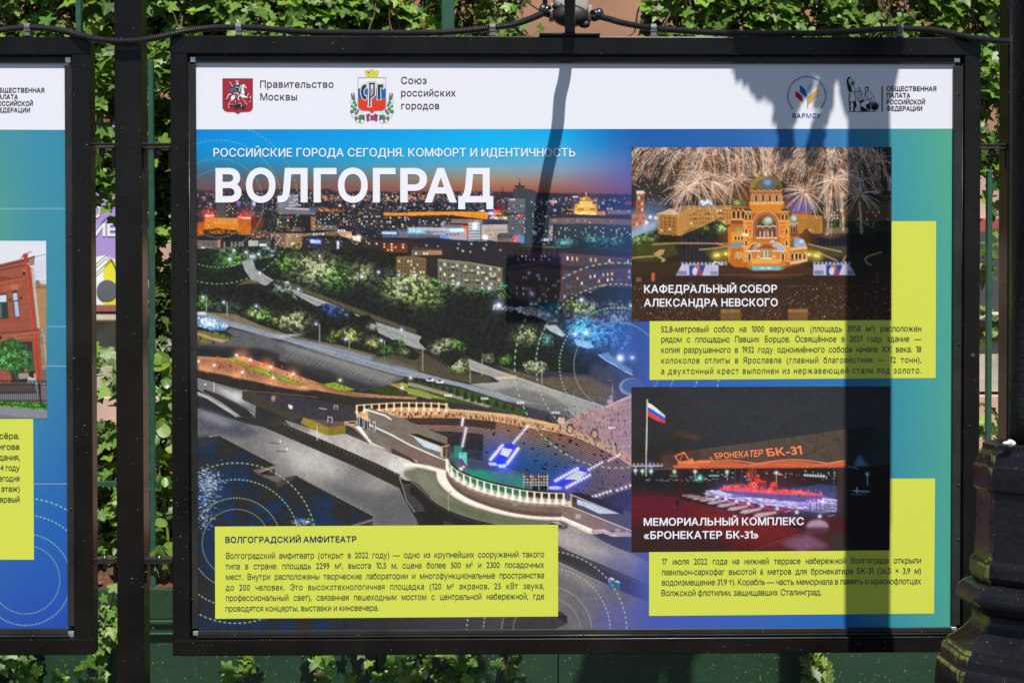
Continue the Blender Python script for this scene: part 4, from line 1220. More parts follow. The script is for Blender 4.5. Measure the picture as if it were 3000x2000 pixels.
 cv.blend(win, m * np.clip((n - .42) * 3.2, 0, .8), lin((28, 50, 82)))
 cv.blend(win, m * np.clip((.48 - n) * 3.2, 0, .7), lin((50, 45, 40)))
 cv.poly([(20, 260), (240, 250), (300, 290), (120, 400), (20, 400)], (52, 52, 54), soft=22, alpha=.8)
 cv.poly([(852, 540), (1300, 760), (1900, 1090), (1890, 1140), (1080, 705), (852, 600)], (42, 40, 40), alpha=0)
 for (cx, cy, rx, ry, k) in [(140, 760, 120, 120, 430), (110, 960, 120, 110, 190), (100, 1130, 90, 110, 110), (1130, 1190, 90, 34, 120), (1380, 1830, 120, 40, 90), (1250, 1850, 260, 50, 70)]:
  for _ in range(k):
   x, y = cx + RNG.normal(0, rx * .6), cy + RNG.normal(0, ry * .6)
   b = RNG.random()
   cv.line([(x, y), (x + RNG.uniform(5, 20), y + RNG.uniform(-4, 5))], RNG.uniform(2, 5), (225, 235, 248) if b < .55 else (70, 120, 180), RNG.uniform(.4, 1))
 for cx, cy, r in [(120, 800, 170), (130, 1000, 150)]:
  cv.glow(cx, cy, r, (30, 80, 140), .12)
 for q in [[(250, 262), (852, 580), (852, 608), (240, 285)], [(1078, 690), (1888, 1112), (1888, 1162), (1060, 720)]]:
  cv.poly(q, (46, 42, 40))
  cv.line(q[:2], 3, (165, 158, 150), .8)
 for k in range(16):
  x, y = 262 + k * 38, 272 + k * 20
  cv.line([(x, y), (x + 20, y + 11)], 8, (130, 126, 122), .8)
  x, y = 1096 + k * 50, 706 + k * 26
  cv.line([(x, y), (x + 34, y + 18)], 9, (140, 136, 128), .8)
 cv.poly([(150, 275), (252, 260), (250, 275), (152, 290)], (130, 128, 124))
 cv.poly([(618, 640), (850, 590), (855, 625), (690, 660), (770, 690), (850, 700), (960, 720), (1080, 690), (1040, 740), (880, 830), (868, 770), (700, 690)], (104, 98, 94), tex=.15)
 cv.poly([(868, 770), (960, 720), (1080, 692), (1040, 740), (880, 830)], (78, 66, 62))
 cv.poly([(690, 655), (780, 625), (780, 690), (700, 690)], (44, 38, 36))
 cv.poly([(690, 648), (850, 596), (856, 612), (696, 664)], (150, 130, 100))
 cv.rect(775, 650, 848, 700, (58, 50, 46))
 cv.poly([(1650, 1225), (1900, 1150), (1925, 1165), (1720, 1230)], (112, 108, 102))
 # ---- amphitheatre (zoom F)
 F = cv.zoom(1200, 1200, 3.618)
 cv.poly([(-80, -60), (400, -70), (420, -10), (600, 0), (1100, 50), (1560, 150), (1650, 130), (1850, 10), (2360, -90), (2360, 640), (2100, 470), (1700, 270), (1250, 180), (500, 90), (-80, 80)], (204, 160, 122), tex=.1, cell=50)
 cv.poly([(1600, 150), (1900, 0), (2360, -80), (2360, 500), (2150, 380), (1900, 290)], (166, 134, 138), alpha=.85, soft=30)
 cv.poly([(-80, 40), (300, 60), (520, 80), (300, 95), (-80, 90)], (120, 84, 60), alpha=.6, soft=10)
 outer = curve_pts([(-260, 60), (0, 78), (500, 84), (900, 118), (1250, 182), (1700, 268), (2100, 440), (2360, 600), (2560, 760)], 90)
 inner = curve_pts([(390, 420), (480, 470), (620, 512), (860, 560), (1150, 640), (1450, 730), (1660, 800), (1800, 870), (1960, 960)], 90)
 seat = list(map(tuple, outer)) + [(2560, 1500), (2300, 1110), (2260, 1040)] + list(map(tuple, inner[::-1])) + [(420, 375), (100, 255), (-100, 200)]
 cv.poly(seat, (34, 30, 33), tex=.2, cell=30)
 nr = 25
 for k in range(nr):
  f = (k + .4) / nr
  c = outer * (1 - f) + inner * f
  c = c[4:]
  n = len(c)
  for i in range(n - 1):
   u = i / n
   if RNG.random() < .03:
    continue
   warm = np.array([190, 138, 112])
   blue = np.array([56, 132, 226])
   pink = np.array([176, 138, 138])
   wb = np.clip((f - .12) * 1.7, 0, 1) * np.clip(1 - abs(u - .52) * 1.7, .05, 1)
   wp = np.clip((u - .66) * 3, 0, 1) * (1 - f * .3)
   col = warm * (1 - wb) + blue * wb
   col = col * (1 - wp) + pink * wp
   dim = .62 + .5 * np.clip(1.2 - f * .7, 0, 1)
   if u < .3:
    dim *= .45 + .5 * (f < .35) + .2 * (f > .75)
   if .05 < u < .34 and f < .2:
    dim *= .5
   cv.line([c[i], c[i + 1]], 6.2, tuple(np.clip(col * dim, 0, 255)), .9)
 for k in range(13):
  x0 = 1990 + k * 34
  cv.line(curve_pts([(1760 + k * 52, 800 + k * 4), (1960 + k * 42, 930 + k * 10), (x0 + 130, 1100 + k * 14), (x0 + 210, 1240 + k * 8)], 14), 5, (118, 90, 100), .6)
  cv.line(curve_pts([(1770 + k * 52, 800 + k * 4), (1975 + k * 42, 930 + k * 10), (x0 + 150, 1100 + k * 14), (x0 + 230, 1240 + k * 8)], 14), 9, (36, 32, 44), .7)
 cv.line(outer, 7, (232, 190, 150), .5)
 cv.poly([(-565, -40), (-480, -48), (-100, -70), (300, -62), (400, -45), (400, -10), (300, 0), (-100, 0), (-480, 40), (-565, 60)], (54, 40, 34))
 cv.line([(-565, -45), (-480, -54), (-100, -76), (300, -68), (405, -50)], 9, (226, 184, 140))
 cv.poly([(-565, 45), (-480, 5), (-100, -28), (300, -22), (405, -4), (405, 18), (300, 10), (-100, 12), (-480, 55), (-565, 90)], (206, 160, 112))
 for k in range(13):
  x = -560 + k * 79
  y = -46 - 30 * math.sin(k / 12 * 2.4)
  cv.line([(x, y), (x, y + 84)], 15, (244, 214, 170))
  cv.glow(x, y + 70, 16, (255, 235, 200), .5)
 cv.poly([(-540, 70), (-420, 40), (-100, 14), (200, 14), (420, 40), (100, 78), (-200, 80), (-430, 130)], (222, 172, 124), tex=.1, soft=4)
 for _ in range(260):
  u = RNG.random()
  q = resample(outer, [u])[0]
  o = RNG.uniform(-90, -5) if u < .55 else RNG.uniform(-190, 0)
  x, y = q[0] + RNG.normal(0, 10) - o * .1, q[1] + o * .6
  cv.ell(x, y, 6, 17, [(40, 30, 28), (70, 36, 30), (52, 44, 60)][int(RNG.integers(3))], alpha=.85)
  cv.line([(x, y + 12), (x - 26, y + 20)], 5, (150, 110, 88), .35)
 for _ in range(34):
  f, u = RNG.uniform(.05, .8), RNG.uniform(.3, .95)
  q = resample(outer, [u])[0] * (1 - f) + resample(inner, [u])[0] * f
  cv.ell(q[0], q[1], RNG.uniform(6, 15), 9, (26, 24, 34), alpha=.8)
 for _ in range(60):
  x, y = RNG.uniform(1720, 2350), RNG.uniform(20, 300)
  cv.ell(x, y, 5, 16, [(70, 46, 50), (150, 50, 44), (46, 40, 56)][int(RNG.integers(3))], alpha=.75)
 cv.line(curve_pts([(420, 0), (600, 20), (900, 50), (1200, 100), (1560, 160)], 40), 9, (244, 206, 142))
 cv.line(curve_pts([(420, 22), (600, 40), (900, 70), (1200, 118), (1560, 178)], 40), 5, (230, 180, 110))
 for k in range(80):
  q = resample(curve_pts([(420, 0), (600, 20), (900, 50), (1200, 100), (1560, 160)], 60), [k / 80])[0]
  cv.line([q, (q[0], q[1] + 20)], 4, (150, 104, 60), .8)
 cv.rect(1575, 80, 1640, 150, (208, 180, 160))
 for cx in (1700, 1960):
  cv.ell(cx, 200 + (cx - 1700) * .2, 42, 55, (60, 74, 44), tex=.5)
  cv.ell(cx, 205 + (cx - 1700) * .2, 26, 38, (206, 158, 130))
 for x, y in [(1550, 30), (2145, 190), (1175, -75), (795, -120), (408, -150)]:
  cv.line([(x, y), (x, y + 120)], 6, (74, 60, 60))
  for d in (-28, 0, 28):
   cv.glow(x + d, y, 10, (255, 245, 235), .9)
 for _ in range(220):
  x, y = RNG.uniform(1450, 2350), RNG.uniform(-40, 330)
  cv.ell(x, y, 4, 12, (50, 36, 40), alpha=.6)
 cv.poly([(430, 440), (500, 480), (620, 512), (860, 565), (1160, 650), (1460, 735), (1460, 870), (1200, 830), (880, 770), (640, 690), (500, 590), (420, 500)], (66, 92, 104), tex=.05)
 cv.poly([(610, 520), (860, 570), (1000, 610), (830, 700), (640, 640)], (64, 62, 98), alpha=.8, soft=14)
 cv.poly([(450, 560), (600, 640), (820, 640), (900, 780), (700, 720), (520, 620)], (34, 140, 112), soft=14)
 cv.poly([(820, 640), (1180, 690), (1200, 830), (880, 770)], (62, 116, 116), soft=10, alpha=.9)
 cv.poly([(1150, 690), (1200, 700), (1200, 830), (1100, 810)], (40, 130, 116), soft=8, alpha=.7)
 cv.rect(472, 380, 552, 500, (48, 140, 118), alpha=.9)
 for k in range(5):
  cv.line([(475, 395 + k * 24), (548, 385 + k * 24)], 3, (24, 60, 54))
 cv.rect(522, 452, 606, 642, (96, 200, 176))
 cv.poly([(522, 510), (560, 520), (606, 590), (606, 642), (522, 642)], (110, 66, 122))
 cv.ell(560, 470, 24, 14, (70, 170, 205))
 cv.ell(572, 604, 16, 14, (200, 200, 80))
 cv.ell(545, 625, 22, 20, (196, 214, 220))
 cv.glow(990, 500, 130, (24, 60, 255), .4)
 cv.glow(1000, 560, 90, (40, 80, 255), .5)
 cv.glow(1760, 720, 120, (24, 60, 255), .4)
 cv.glow(1580, 800, 90, (40, 80, 255), .6)
 cv.poly([(985, 350), (1130, 372), (1150, 420), (1060, 600), (900, 590), (840, 570), (960, 400)], (38, 60, 214), alpha=.85, soft=5, tex=.25)
 cv.poly([(990, 402), (1090, 420), (1040, 500), (960, 470)], (206, 206, 214))
 cv.poly([(830, 560), (915, 560), (930, 590), (850, 585)], (190, 205, 255), soft=3)
 cv.poly([(935, 580), (1040, 575), (1010, 612), (950, 612)], (190, 205, 255), soft=3)
 cv.poly([(1790, 590), (1900, 650), (1880, 700), (1700, 800), (1480, 850), (1480, 760), (1620, 730)], (40, 58, 205), alpha=.8, soft=8, tex=.3)
 cv.poly([(1780, 640), (1880, 665), (1790, 740), (1640, 735)], (196, 200, 206))
 cv.ell(1540, 825, 70, 16, (190, 200, 255), soft=4)
 for pts, n, r in [([(985, 375), (860, 525)], 8, 11), ([(1150, 410), (1040, 562)], 8, 11), ([(1248, 180), (1100, 350)], 9, 9), ([(598, 198), (560, 382)], 8, 9), ([(566, 90), (556, 162)], 5, 8), ([(1780, 620), (1548, 750)], 9, 11),
       ([(1908, 690), (1668, 818)], 9, 11), ([(2040, 555), (1900, 635)], 6, 9), ([(2228, 475), (2110, 535)], 5, 9), ([(2128, 860), (1940, 922)], 6, 10), ([(2340, 800), (2200, 850)], 4, 10), ([(-6, 180), (10, 250)], 5, 9), ([(-230, 75), (-210, 150)], 4, 9)]:
  for k in range(n):
   f = k / (n - 1)
   x = pts[0][0] * (1 - f) + pts[1][0] * f
   y = pts[0][1] * (1 - f) + pts[1][1] * f
   cv.glow(x, y, r * 2.2, (200, 180, 220), .25)
   cv.glow(x, y, r, (255, 250, 250), 1)
 cv.rect(1205, 690, 1470, 850, (34, 34, 40))
 for i in range(9):
  for j in range(4):
   cv.glow(1222 + i * 29, 705 + j * 30, 7, (255, 250, 230) if RNG.random() > .12 else (255, 80, 70), .9)
 cv.rect(1205, 770, 1280, 850, (66, 110, 110), alpha=.8)
 for x in (1205, 1290, 1372, 1466):
  cv.line([(x, 680), (x, 850)], 6, (170, 176, 180))
 cv.line([(1205, 770), (1466, 780)], 4, (130, 136, 140))
 rim_t = curve_pts([(392, 400), (388, 470), (420, 560), (500, 630), (620, 690), (800, 750), (1000, 800), (1200, 840), (1420, 865), (1640, 872)], 80)
 rim_b = curve_pts([(384, 520), (392, 610), (430, 680), (510, 745), (640, 815), (800, 875), (1000, 925), (1200, 965), (1420, 985), (1640, 992)], 80)
 base = curve_pts([(384, 640), (400, 730), (470, 830), (560, 900), (700, 970), (900, 1040), (1100, 1090), (1300, 1120), (1500, 1132), (1612, 1134)], 80)
 ring = curve_pts([(280, 650), (300, 760), (400, 870), (500, 945), (660, 1020), (860, 1080), (1080, 1130), (1320, 1160), (1500, 1170), (1612, 1172)], 80)
 cv.poly([(-60, 560), (80, 570), (200, 590), (380, 640)] + list(map(tuple, base)) + [(1640, 1134), (1935, 1270), (1930, 1322), (1800, 1290), (1612, 1176)] + list(map(tuple, ring[::-1])) + [(200, 640), (60, 600), (-60, 600)], (252, 234, 218), soft=7)
 cv.poly([(-60, 640), (60, 620), (150, 620), (285, 660)] + list(map(tuple, ring)) + [(1640, 1180), (1930, 1325), (2360, 1480), (2360, 1700), (1580, 1240), (960, 1225), (560, 1130), (180, 960), (20, 760), (-60, 700)], (112, 112, 92), tex=.1, cell=60, soft=14)
 cv.poly([(60, 640), (220, 680), (330, 840), (560, 1000), (900, 1110), (600, 1090), (250, 930), (80, 760)], (126, 126, 112), soft=20, alpha=.7)
 cv.poly([(300, 900), (600, 1030), (1000, 1140), (1400, 1190), (1100, 1215), (700, 1150), (380, 1010)], (92, 104, 66), soft=20, alpha=.8)
 cv.poly([(1640, 1190), (1930, 1330), (2360, 1500), (2360, 1800), (1580, 1440), (1580, 1230)], (160, 152, 150), tex=.1, cell=60, soft=4)
 cv.poly(list(map(tuple, rim_b)) + list(map(tuple, base[::-1])), (118, 98, 88), tex=.1, cell=10)
 bt = rim_b * .72 + base * .28
 cv.poly(list(map(tuple, rim_b)) + list(map(tuple, bt[::-1])), (168, 140, 122), soft=6, alpha=.55)
 bb = rim_b * .3 + base * .7
 cv.poly(list(map(tuple, bb)) + list(map(tuple, base[::-1])), (70, 58, 54), soft=8, alpha=.6)
 mid = rim_t * .12 + rim_b * .88
 cv.poly(list(map(tuple, rim_t)) + list(map(tuple, rim_b[::-1])), (32, 110, 96))
 cv.poly([(1250, 850), (1640, 872), (1640, 992), (1250, 970)], (52, 42, 58))
 rail = rim_t * .42 + rim_b * .58
 cv.poly(list(map(tuple, rail)) + list(map(tuple, rim_b[::-1])), (150, 140, 110), alpha=.75)
 for k in range(120):
  a = resample(rail, [k / 120])[0]
  b = resample(rim_b, [k / 120])[0]
  cv.line([a, b], 3, (94, 76, 56), .6)
 cv.line(rim_t, 20, (26, 22, 24))
 cv.line(rim_t * .9 + rim_b * .1, 7, (238, 208, 168))
 cv.line(rim_b, 9, (255, 236, 214))
 for t in np.linspace(.03, .995, 19):
  a = resample(rim_t * .86 + rim_b * .14, [t])[0]
  b = resample(rim_b, [t])[0]
  cv.line([a, b], 17, (250, 226, 190))
  cv.glow(b[0], b[1] - 16, 26, (255, 244, 220), .9)
 cv.rect(1088, 965, 1148, 1015, (150, 146, 140))
 cv.windows([(1090, 968), (1146, 968), (1146, 1012), (1090, 1012)], 5, 4, 0, dark=(90, 86, 84), wd=.7, hd=.6, pd=1)
 cv.poly([(1612, 1010), (1700, 1030), (2000, 1150), (2360, 1300), (2360, 1370), (2250, 1290), (1935, 1272), (1612, 1134)], (132, 112, 102), tex=.12, cell=10)
 cv.line([(1612, 1008), (1720, 1028), (2000, 1140), (2360, 1286)], 9, (236, 214, 200))
 cv.line([(1612, 1134), (1935, 1268)], 12, (252, 238, 226))
 cv.poly([(1700, 890), (1800, 880), (2360, 1090), (2360, 1280), (2200, 1215), (1720, 1025)], (82, 76, 82), tex=.1)
 cv.poly([(1700, 895), (1740, 872), (1830, 880), (2270, 1040), (2270, 1105), (2210, 1095)], (36, 34, 40), tex=.15)
 cv.poly([(1712, 905), (1776, 930), (1776, 990), (1712, 960)], (70, 54, 50))
 cv.line([(1704, 895), (2210, 1098)], 7, (220, 200, 176))
 cv.line([(1712, 900), (1712, 1020)], 14, (196, 172, 140))
 cv.poly([(1776, 948), (1900, 985), (2200, 1098), (2010, 1098), (1840, 1020), (1776, 1000)], (196, 202, 226))
 cv.poly([(1700, 960), (1720, 1020), (1720, 1030), (1640, 990)], (220, 196, 150))
 for x in (1760, 2180):
  cv.rect(x, 1105 + (x - 1760) * .37, x + 50, 1155 + (x - 1760) * .37, (176, 166, 162))
 cv.poly([(1930, 1272), (2060, 1262), (2140, 1300), (2300, 1290), (2360, 1310), (2360, 1340), (2120, 1340), (2050, 1305), (1935, 1322)], (216, 190, 186))
 for k in range(34):
  x = 1935 + k * 12.6
  y = 1270 + (k % 17) * 2.2
  cv.line([(x, y), (x, y + 48)], 5, (96, 74, 74), .9)
 cv.poly([(1940, 1325), (2060, 1310), (2150, 1345), (2360, 1345), (2360, 1440), (2150, 1390)], (56, 52, 58), tex=.3)
 cv.ell(1590, 1228, 92, 40, (60, 56, 54), soft=6, alpha=.8)
 cv.poly([(1472, 1195), (1490, 1172), (1580, 1175), (1620, 1205), (1672, 1240), (1660, 1262), (1600, 1266), (1560, 1230), (1480, 1215)], (56, 54, 54))
 cv.poly([(1500, 1180), (1575, 1182), (1610, 1215), (1560, 1210)], (160, 150, 140))
 cv.line([(1480, 1190), (1580, 1190), (1640, 1232)], 5, (205, 198, 190))
 cv.poly([(-440, -30), (-60, 100), (400, 290), (400, 520), (240, 520), (-440, 300)], (118, 110, 98), tex=.08)
 cv.poly([(0, 255), (80, 252), (420, 375), (335, 395), (20, 275)], (42, 38, 38))
 cv.line([(0, 262), (336, 394), (418, 374)], 7, (220, 190, 140))
 cv.poly([(34, 280), (334, 398), (334, 450), (150, 390)], (190, 206, 220), tex=.08)
 cv.rect(330, 395, 352, 500, (206, 172, 120))
 cv.rect(352, 390, 386, 490, (74, 62, 48))
 cv.line([(-480, -10), (-260, 60), (-200, 100)], 14, (244, 240, 226))
 cv.line([(-420, 160), (-200, 260), (0, 370), (380, 540)], 12, (252, 246, 236))
 cv.line([(-420, 190), (0, 405), (380, 590)], 12, (104, 86, 76))
 cv.poly([(-200, 290), (0, 390), (384, 540), (384, 640), (100, 550), (-200, 400)], (122, 102, 90), tex=.1)
 for x in (-575, -520, -465, -408):
  cv.rect(x + 20, 60 + (x + 575) * .38, x + 44, 170 + (x + 575) * .38, (210, 215, 215))
  cv.rect(x + 24, 70 + (x + 575) * .38, x + 38, 166 + (x + 575) * .38, (56, 54, 52))
 cv.zoom(570, 1200, 3.618)
 cv.poly([(2170, 745), (2200, 735), (2320, 760), (2480, 900), (2640, 1100), (2640, 1240), (2400, 1240), (2240, 980), (2172, 832)], (40, 38, 38), tex=.2)
 for k in range(15):
  cv.line([(2206 + k * 8, 792 + k * 20), (2300 + k * 10, 788 + k * 20)], 6, (112, 110, 106), .8)
 cv.line([(2172, 720), (2200, 800), (2250, 960), (2330, 1080)], 7, (160, 156, 150))
 cv.line([(2300, 755), (2380, 800), (2470, 900)], 9, (20, 20, 20))
 fc = curve_pts([(2300, 760), (2390, 830), (2520, 950), (2700, 1060), (2960, 1150), (3270, 1225), (3500, 1260)], 60)
 fl = fc + np.array([0, 60])
 cv.poly(list(map(tuple, fc)) + list(map(tuple, (fc + np.array([-30, 120]))[::-1])), (42, 38, 36))
 cv.line(fc, 4, (170, 164, 150), .8)
 for k in range(46):
  q = resample(fc, [k / 46])[0]
  cv.line([q, (q[0], q[1] + 40)], 4, (98, 94, 88), .8)
 cv.line([(2692, 885), (2690, 1070)], 8, (150, 150, 148))
 cv.line([(2690, 880), (2722, 862)], 7, (60, 60, 60))
 # ---- bottom right promenade (zoom G)
 cv.zoom(1200, 1530, 3.313)
 cv.poly([(1420, 60), (1760, 120), (2160, 300), (2400, 420), (2400, 1060), (1430, 1060)], (140, 132, 136), tex=.1, cell=60)
 cv.poly([(1430, 60), (1600, 100), (2000, 330), (1700, 300), (1430, 200)], (176, 166, 160), alpha=.8, soft=26)
 cv.poly([(1800, 140), (2160, 150), (2160, 300), (2000, 240)], (60, 58, 64), tex=.4, cell=8, soft=3)
 cv.poly([(1900, 350), (2400, 480), (2400, 1060), (1900, 1060)], (98, 96, 140), alpha=.8, soft=50)
 cv.poly([(1430, 215), (1560, 280), (1860, 400), (2330, 600), (2330, 780), (2000, 640), (1720, 510), (1430, 370)], (58, 52, 50), tex=.12, cell=30)
 cv.poly([(2000, 480), (2330, 600), (2330, 780), (2000, 640)], (52, 56, 92), alpha=.7, soft=30)
 cv.line([(1430, 215), (1560, 280), (1860, 400), (2330, 600)], 4, (150, 142, 138), .7)
 for k in range(64):
  q = resample(np.array([(1430, 218), (1560, 283), (1860, 403), (2330, 603)], float), [k / 64])[0]
  cv.line([q, (q[0] + 3, q[1] + 40)], 4, (118, 110, 108), .6)
 cv.poly([(1400, 380), (1720, 520), (2000, 650), (2400, 830), (2400, 1060), (1400, 1060)], (108, 102, 104), tex=.1, cell=60, soft=4)
 cv.poly([(1430, 390), (1700, 510), (1900, 640), (1700, 640), (1430, 470)], (140, 134, 130), alpha=.7, soft=30)
 cv.poly([(1800, 800), (2400, 800), (2400, 1060), (1800, 1060)], (92, 92, 150), alpha=.75, soft=70)
 cv.poly([(1395, 850), (1470, 860), (1530, 910), (1530, 980), (1400, 1040), (900, 1060), (900, 920), (1395, 905)], (60, 56, 58), alpha=.95, soft=3)
 cv.poly([(1440, 870), (1530, 910), (1530, 980), (1440, 930)], (44, 42, 44))
 cv.rect(1926, 545, 1984, 640, (64, 96, 130))
 cv.rect(1984, 570, 2040, 655, (48, 104, 108))
 cv.poly([(1926, 545), (1960, 530), (1990, 550), (1984, 562)], (190, 195, 200))
 cv.poly([(1984, 570), (2020, 558), (2042, 580), (2035, 588)], (190, 195, 200))
 # ---- blend of the picture into the colour field
 cv.zoom(0, 0, 1)
 X = (np.arange(cv.w) + .5) / cv.res + cv.x0
 t = np.clip((X - 1560) / (1905 - 1560), 0, 1)
 wgt = np.where(t < 1, t ** 2.2 * .42, 1.0)
 wgt = np.clip(wgt + np.clip((X - 1840) / 130, 0, 1), 0, 1)[None, :, None].astype(np.float32)
 cv.a[190:] = np.clip(cv.a[190:], 0, 2) ** 1.06 * 1.2
 cv.detail(.17, 566)
 cv.a = np.clip(cv.a, 0, 1.15) * (1 - wgt) + field * wgt
 cv.grainy(.04)
 for cx, cy, sc in [(639, 597, 1), (691.6, 1590, 1), (1808, 1070, 1.28), (1602, 1848, 1)]:
  up = cy < 700
  rings(cv, cx, cy, sc, (126, 190, 136) if up else GREEN_DASH, .62 if up else .78)
 return cv


def paint_cathedral():
 """printed night view of a lit cathedral under fireworks"""
 cv = Canvas(1851, 432, 2612, 940)
 cv.zoom(1830, 420, 2.904)
 cv.a[:] = lin((34, 29, 26))
 cv.poly([(60, 30), (2280, 30), (2280, 560), (60, 560)], (44, 38, 34))
 cv.poly([(60, 120), (900, 60), (1700, 60), (2100, 300), (1700, 560), (60, 560)], (60, 48, 40), alpha=.7, soft=120)
 for _ in range(60):
  x, y = RNG.uniform(60, 2250), RNG.uniform(200, 480)
  w, h = RNG.uniform(20, 70), RNG.uniform(20, 90)
  g = RNG.uniform(36, 60)
  cv.rect(x, y, x + w, y + h, (g * 1.05, g, g * .95), alpha=.7)
 cv.specks([(60, 200), (2260, 200), (2260, 540), (60, 540)], 190, WARM, 2, 4, .3, .9)
 cv.specks([(70, 340), (420, 340), (420, 560), (70, 560)], 40, COOL, 2, 5, .3, .8)
 cv.poly([(680, 380), (1060, 380), (1060, 520), (680, 520)], (120, 78, 34), soft=40, alpha=.7)
 cv.poly([(60, 520), (2280, 520), (2280, 1130), (60, 1130)], (40, 38, 26))
 for x, y, rx, ry, c, k in [(240, 560, 130, 60, (120, 150, 190), .35), (120, 640, 90, 60, (150, 185, 220), .5), (640, 690, 120, 90, (150, 120, 90), .5), (560, 760, 90, 60, (190, 150, 110), .4), (1500, 545, 90, 50, (70, 90, 200), .9),
          (1480, 500, 140, 60, (110, 90, 120), .4), (1740, 720, 120, 90, (120, 90, 62), .6), (1640, 300, 300, 200, (90, 62, 44), .4), (700, 250, 380, 180, (96, 68, 48), .4)]:
  cv.ell(x, y, rx, ry, c, soft=34, alpha=k)
 sand = (190, 136, 66)
 cv.poly([(275, 600), (400, 560), (520, 535), (915, 530), (915, 690), (560, 720), (450, 820), (290, 770)], sand, tex=.08)
 cv.poly([(275, 600), (450, 610), (450, 820), (290, 770)], (172, 116, 52))
 cv.poly([(270, 604), (390, 556), (470, 600), (450, 612)], (206, 176, 140))
 cv.poly([(400, 556), (520, 532), (915, 528), (915, 548), (540, 552), (470, 600)], (150, 118, 82))
 cv.windows([(290, 620), (440, 628), (440, 790), (300, 750)], 4, 5, .3, dark=(90, 60, 28))
 cv.windows([(540, 560), (910, 556), (910, 680), (560, 700)], 14, 4, .12, dark=(110, 76, 36), wd=.4)
 for x in (580, 690, 800):
  for y in (590, 635):
   cv.rect(x, y, x + 36, y + 18, (120, 84, 46))
 cv.poly([(1430, 600), (1640, 618), (1680, 622), (1680, 770), (1430, 770)], (178, 122, 50), tex=.08)
 cv.poly([(1490, 580), (1590, 584), (1590, 610), (1490, 606)], (150, 92, 50))
 cv.windows([(1440, 640), (1660, 648), (1660, 760), (1440, 755)], 9, 4, .05, dark=(120, 84, 40), wd=.45)
 cv.poly([(1700, 540), (2280, 520), (2280, 690), (1700, 660)], (92, 70, 44), tex=.12)
 cv.windows([(1720, 560), (2270, 545), (2270, 670), (1720, 650)], 22, 4, .12, dark=(54, 42, 30), wd=.4)
 cv.poly([(1690, 530), (2280, 500), (2280, 530), (1700, 552)], (70, 60, 52))
 cv.poly([(1740, 720), (1900, 722), (1900, 770), (1740, 770)], (130, 104, 76), alpha=.8)
 cv.poly([(105, 412), (170, 412), (172, 600), (100, 600)], (164, 96, 72))
 cv.rect(106, 405, 168, 432, (225, 215, 200))
 cv.windows([(108, 440), (168, 440), (168, 590), (108, 590)], 2, 3, .5, dark=(90, 50, 40), wd=.4)
 cv.poly([(60, 610), (180, 600), (185, 700), (60, 730)], (184, 120, 92), tex=.12)
 cv.windows([(66, 630), (180, 620), (180, 700), (66, 715)], 4, 2, .05, dark=(110, 60, 50), wd=.45)
 cv.poly([(60, 740), (180, 690), (280, 650), (280, 720), (60, 830)], (170, 195, 215), alpha=.75, soft=14)
 for x, y in ((190, 675), (268, 635), (222, 628)):
  cv.lamp(x, y, 12)
 wl = [(170, 790, 80, (150, 190, 110), .8), (250, 740, 60, (150, 190, 110), .5), (825, 720, 50, (150, 200, 120), .9), (670, 720, 50, (150, 190, 110), .5), (90, 830, 60, (130, 160, 80), .5), (2060, 680, 70, (110, 190, 130), .7), (1780, 680, 80, (120, 160, 80), .5)]
 cv.foliage([(60, 810), (170, 760), (270, 770), (480, 790), (700, 690), (780, 650), (900, 720), (900, 850), (60, 960)], (42, 42, 26), wl, 10, .5, 26, 5)
 cv.foliage([(1480, 800), (1540, 720), (1600, 790), (1760, 820), (1900, 780), (2280, 740), (2280, 960), (1560, 900)], (30, 30, 22), wl, 10, .5, 26, 5)
 cv.foliage([(1700, 680), (1780, 650), (1900, 670), (2270, 660), (2270, 720), (1700, 720)], (36, 40, 26), wl, 8, .5, 20, 5)
 for q in [[(60, 900), (200, 830), (420, 850), (460, 940), (250, 1010), (60, 1000)], [(680, 900), (800, 880), (880, 900), (880, 960), (700, 960)], [(1560, 880), (1900, 880), (1880, 960), (1600, 1000)]]:
  cv.poly(q, (66, 66, 26), tex=.3, soft=6)
 cv.poly([(250, 940), (300, 905), (345, 905), (330, 940), (300, 960), (350, 985), (345, 1005), (310, 1015), (320, 985), (270, 960)], (190, 150, 104))
 for pts in ([(60, 975), (160, 965), (260, 960)], [(240, 860), (460, 850), (880, 855)], [(640, 905), (800, 890), (880, 870)], [(780, 850), (880, 885)], [(1560, 860), (1720, 900), (1840, 925)], [(1640, 930), (1800, 1000)],
    [(1880, 960), (1860, 1000), (1880, 1020)], [(2180, 930), (2060, 970), (2050, 1010), (2090, 1040)]):
  cv.line(curve_pts(pts, 12), 13, (176, 138, 92), .8)
 cv.poly([(60, 1010), (880, 1000), (880, 1120), (60, 1130)], (58, 42, 24), tex=.2, soft=6)
 cv.poly([(60, 1125), (2280, 1125), (2280, 1160), (60, 1165)], (52, 38, 26))
 fire = [(255, 220, 196), (246, 186, 140), (255, 244, 232), (206, 140, 96)]
 def burst(cx, cy, r, n, a0=0, a1=360, droop=.3, k=.9, w=3.2):
  for _ in range(n):
   t = math.radians(RNG.uniform(a0, a1))
   L = r * RNG.uniform(.5, 1)
   c = fire[int(RNG.integers(4))]
   pts = []
   for f in np.linspace(.08, 1, 9):
    pts.append((cx + L * f * math.cos(t), cy + L * f * math.sin(t) * .8 + droop * L * f * f))
   for i in range(len(pts) - 1):
    cv.line(pts[i:i + 2], w, c, k * (1 - .06 * i))
   for i in range(2, len(pts) - 1):
    if RNG.random() < .5:
     cv.line([pts[i], (pts[i][0] + RNG.normal(0, 10), pts[i][1] + RNG.uniform(4, 20))], 2, c, .6)

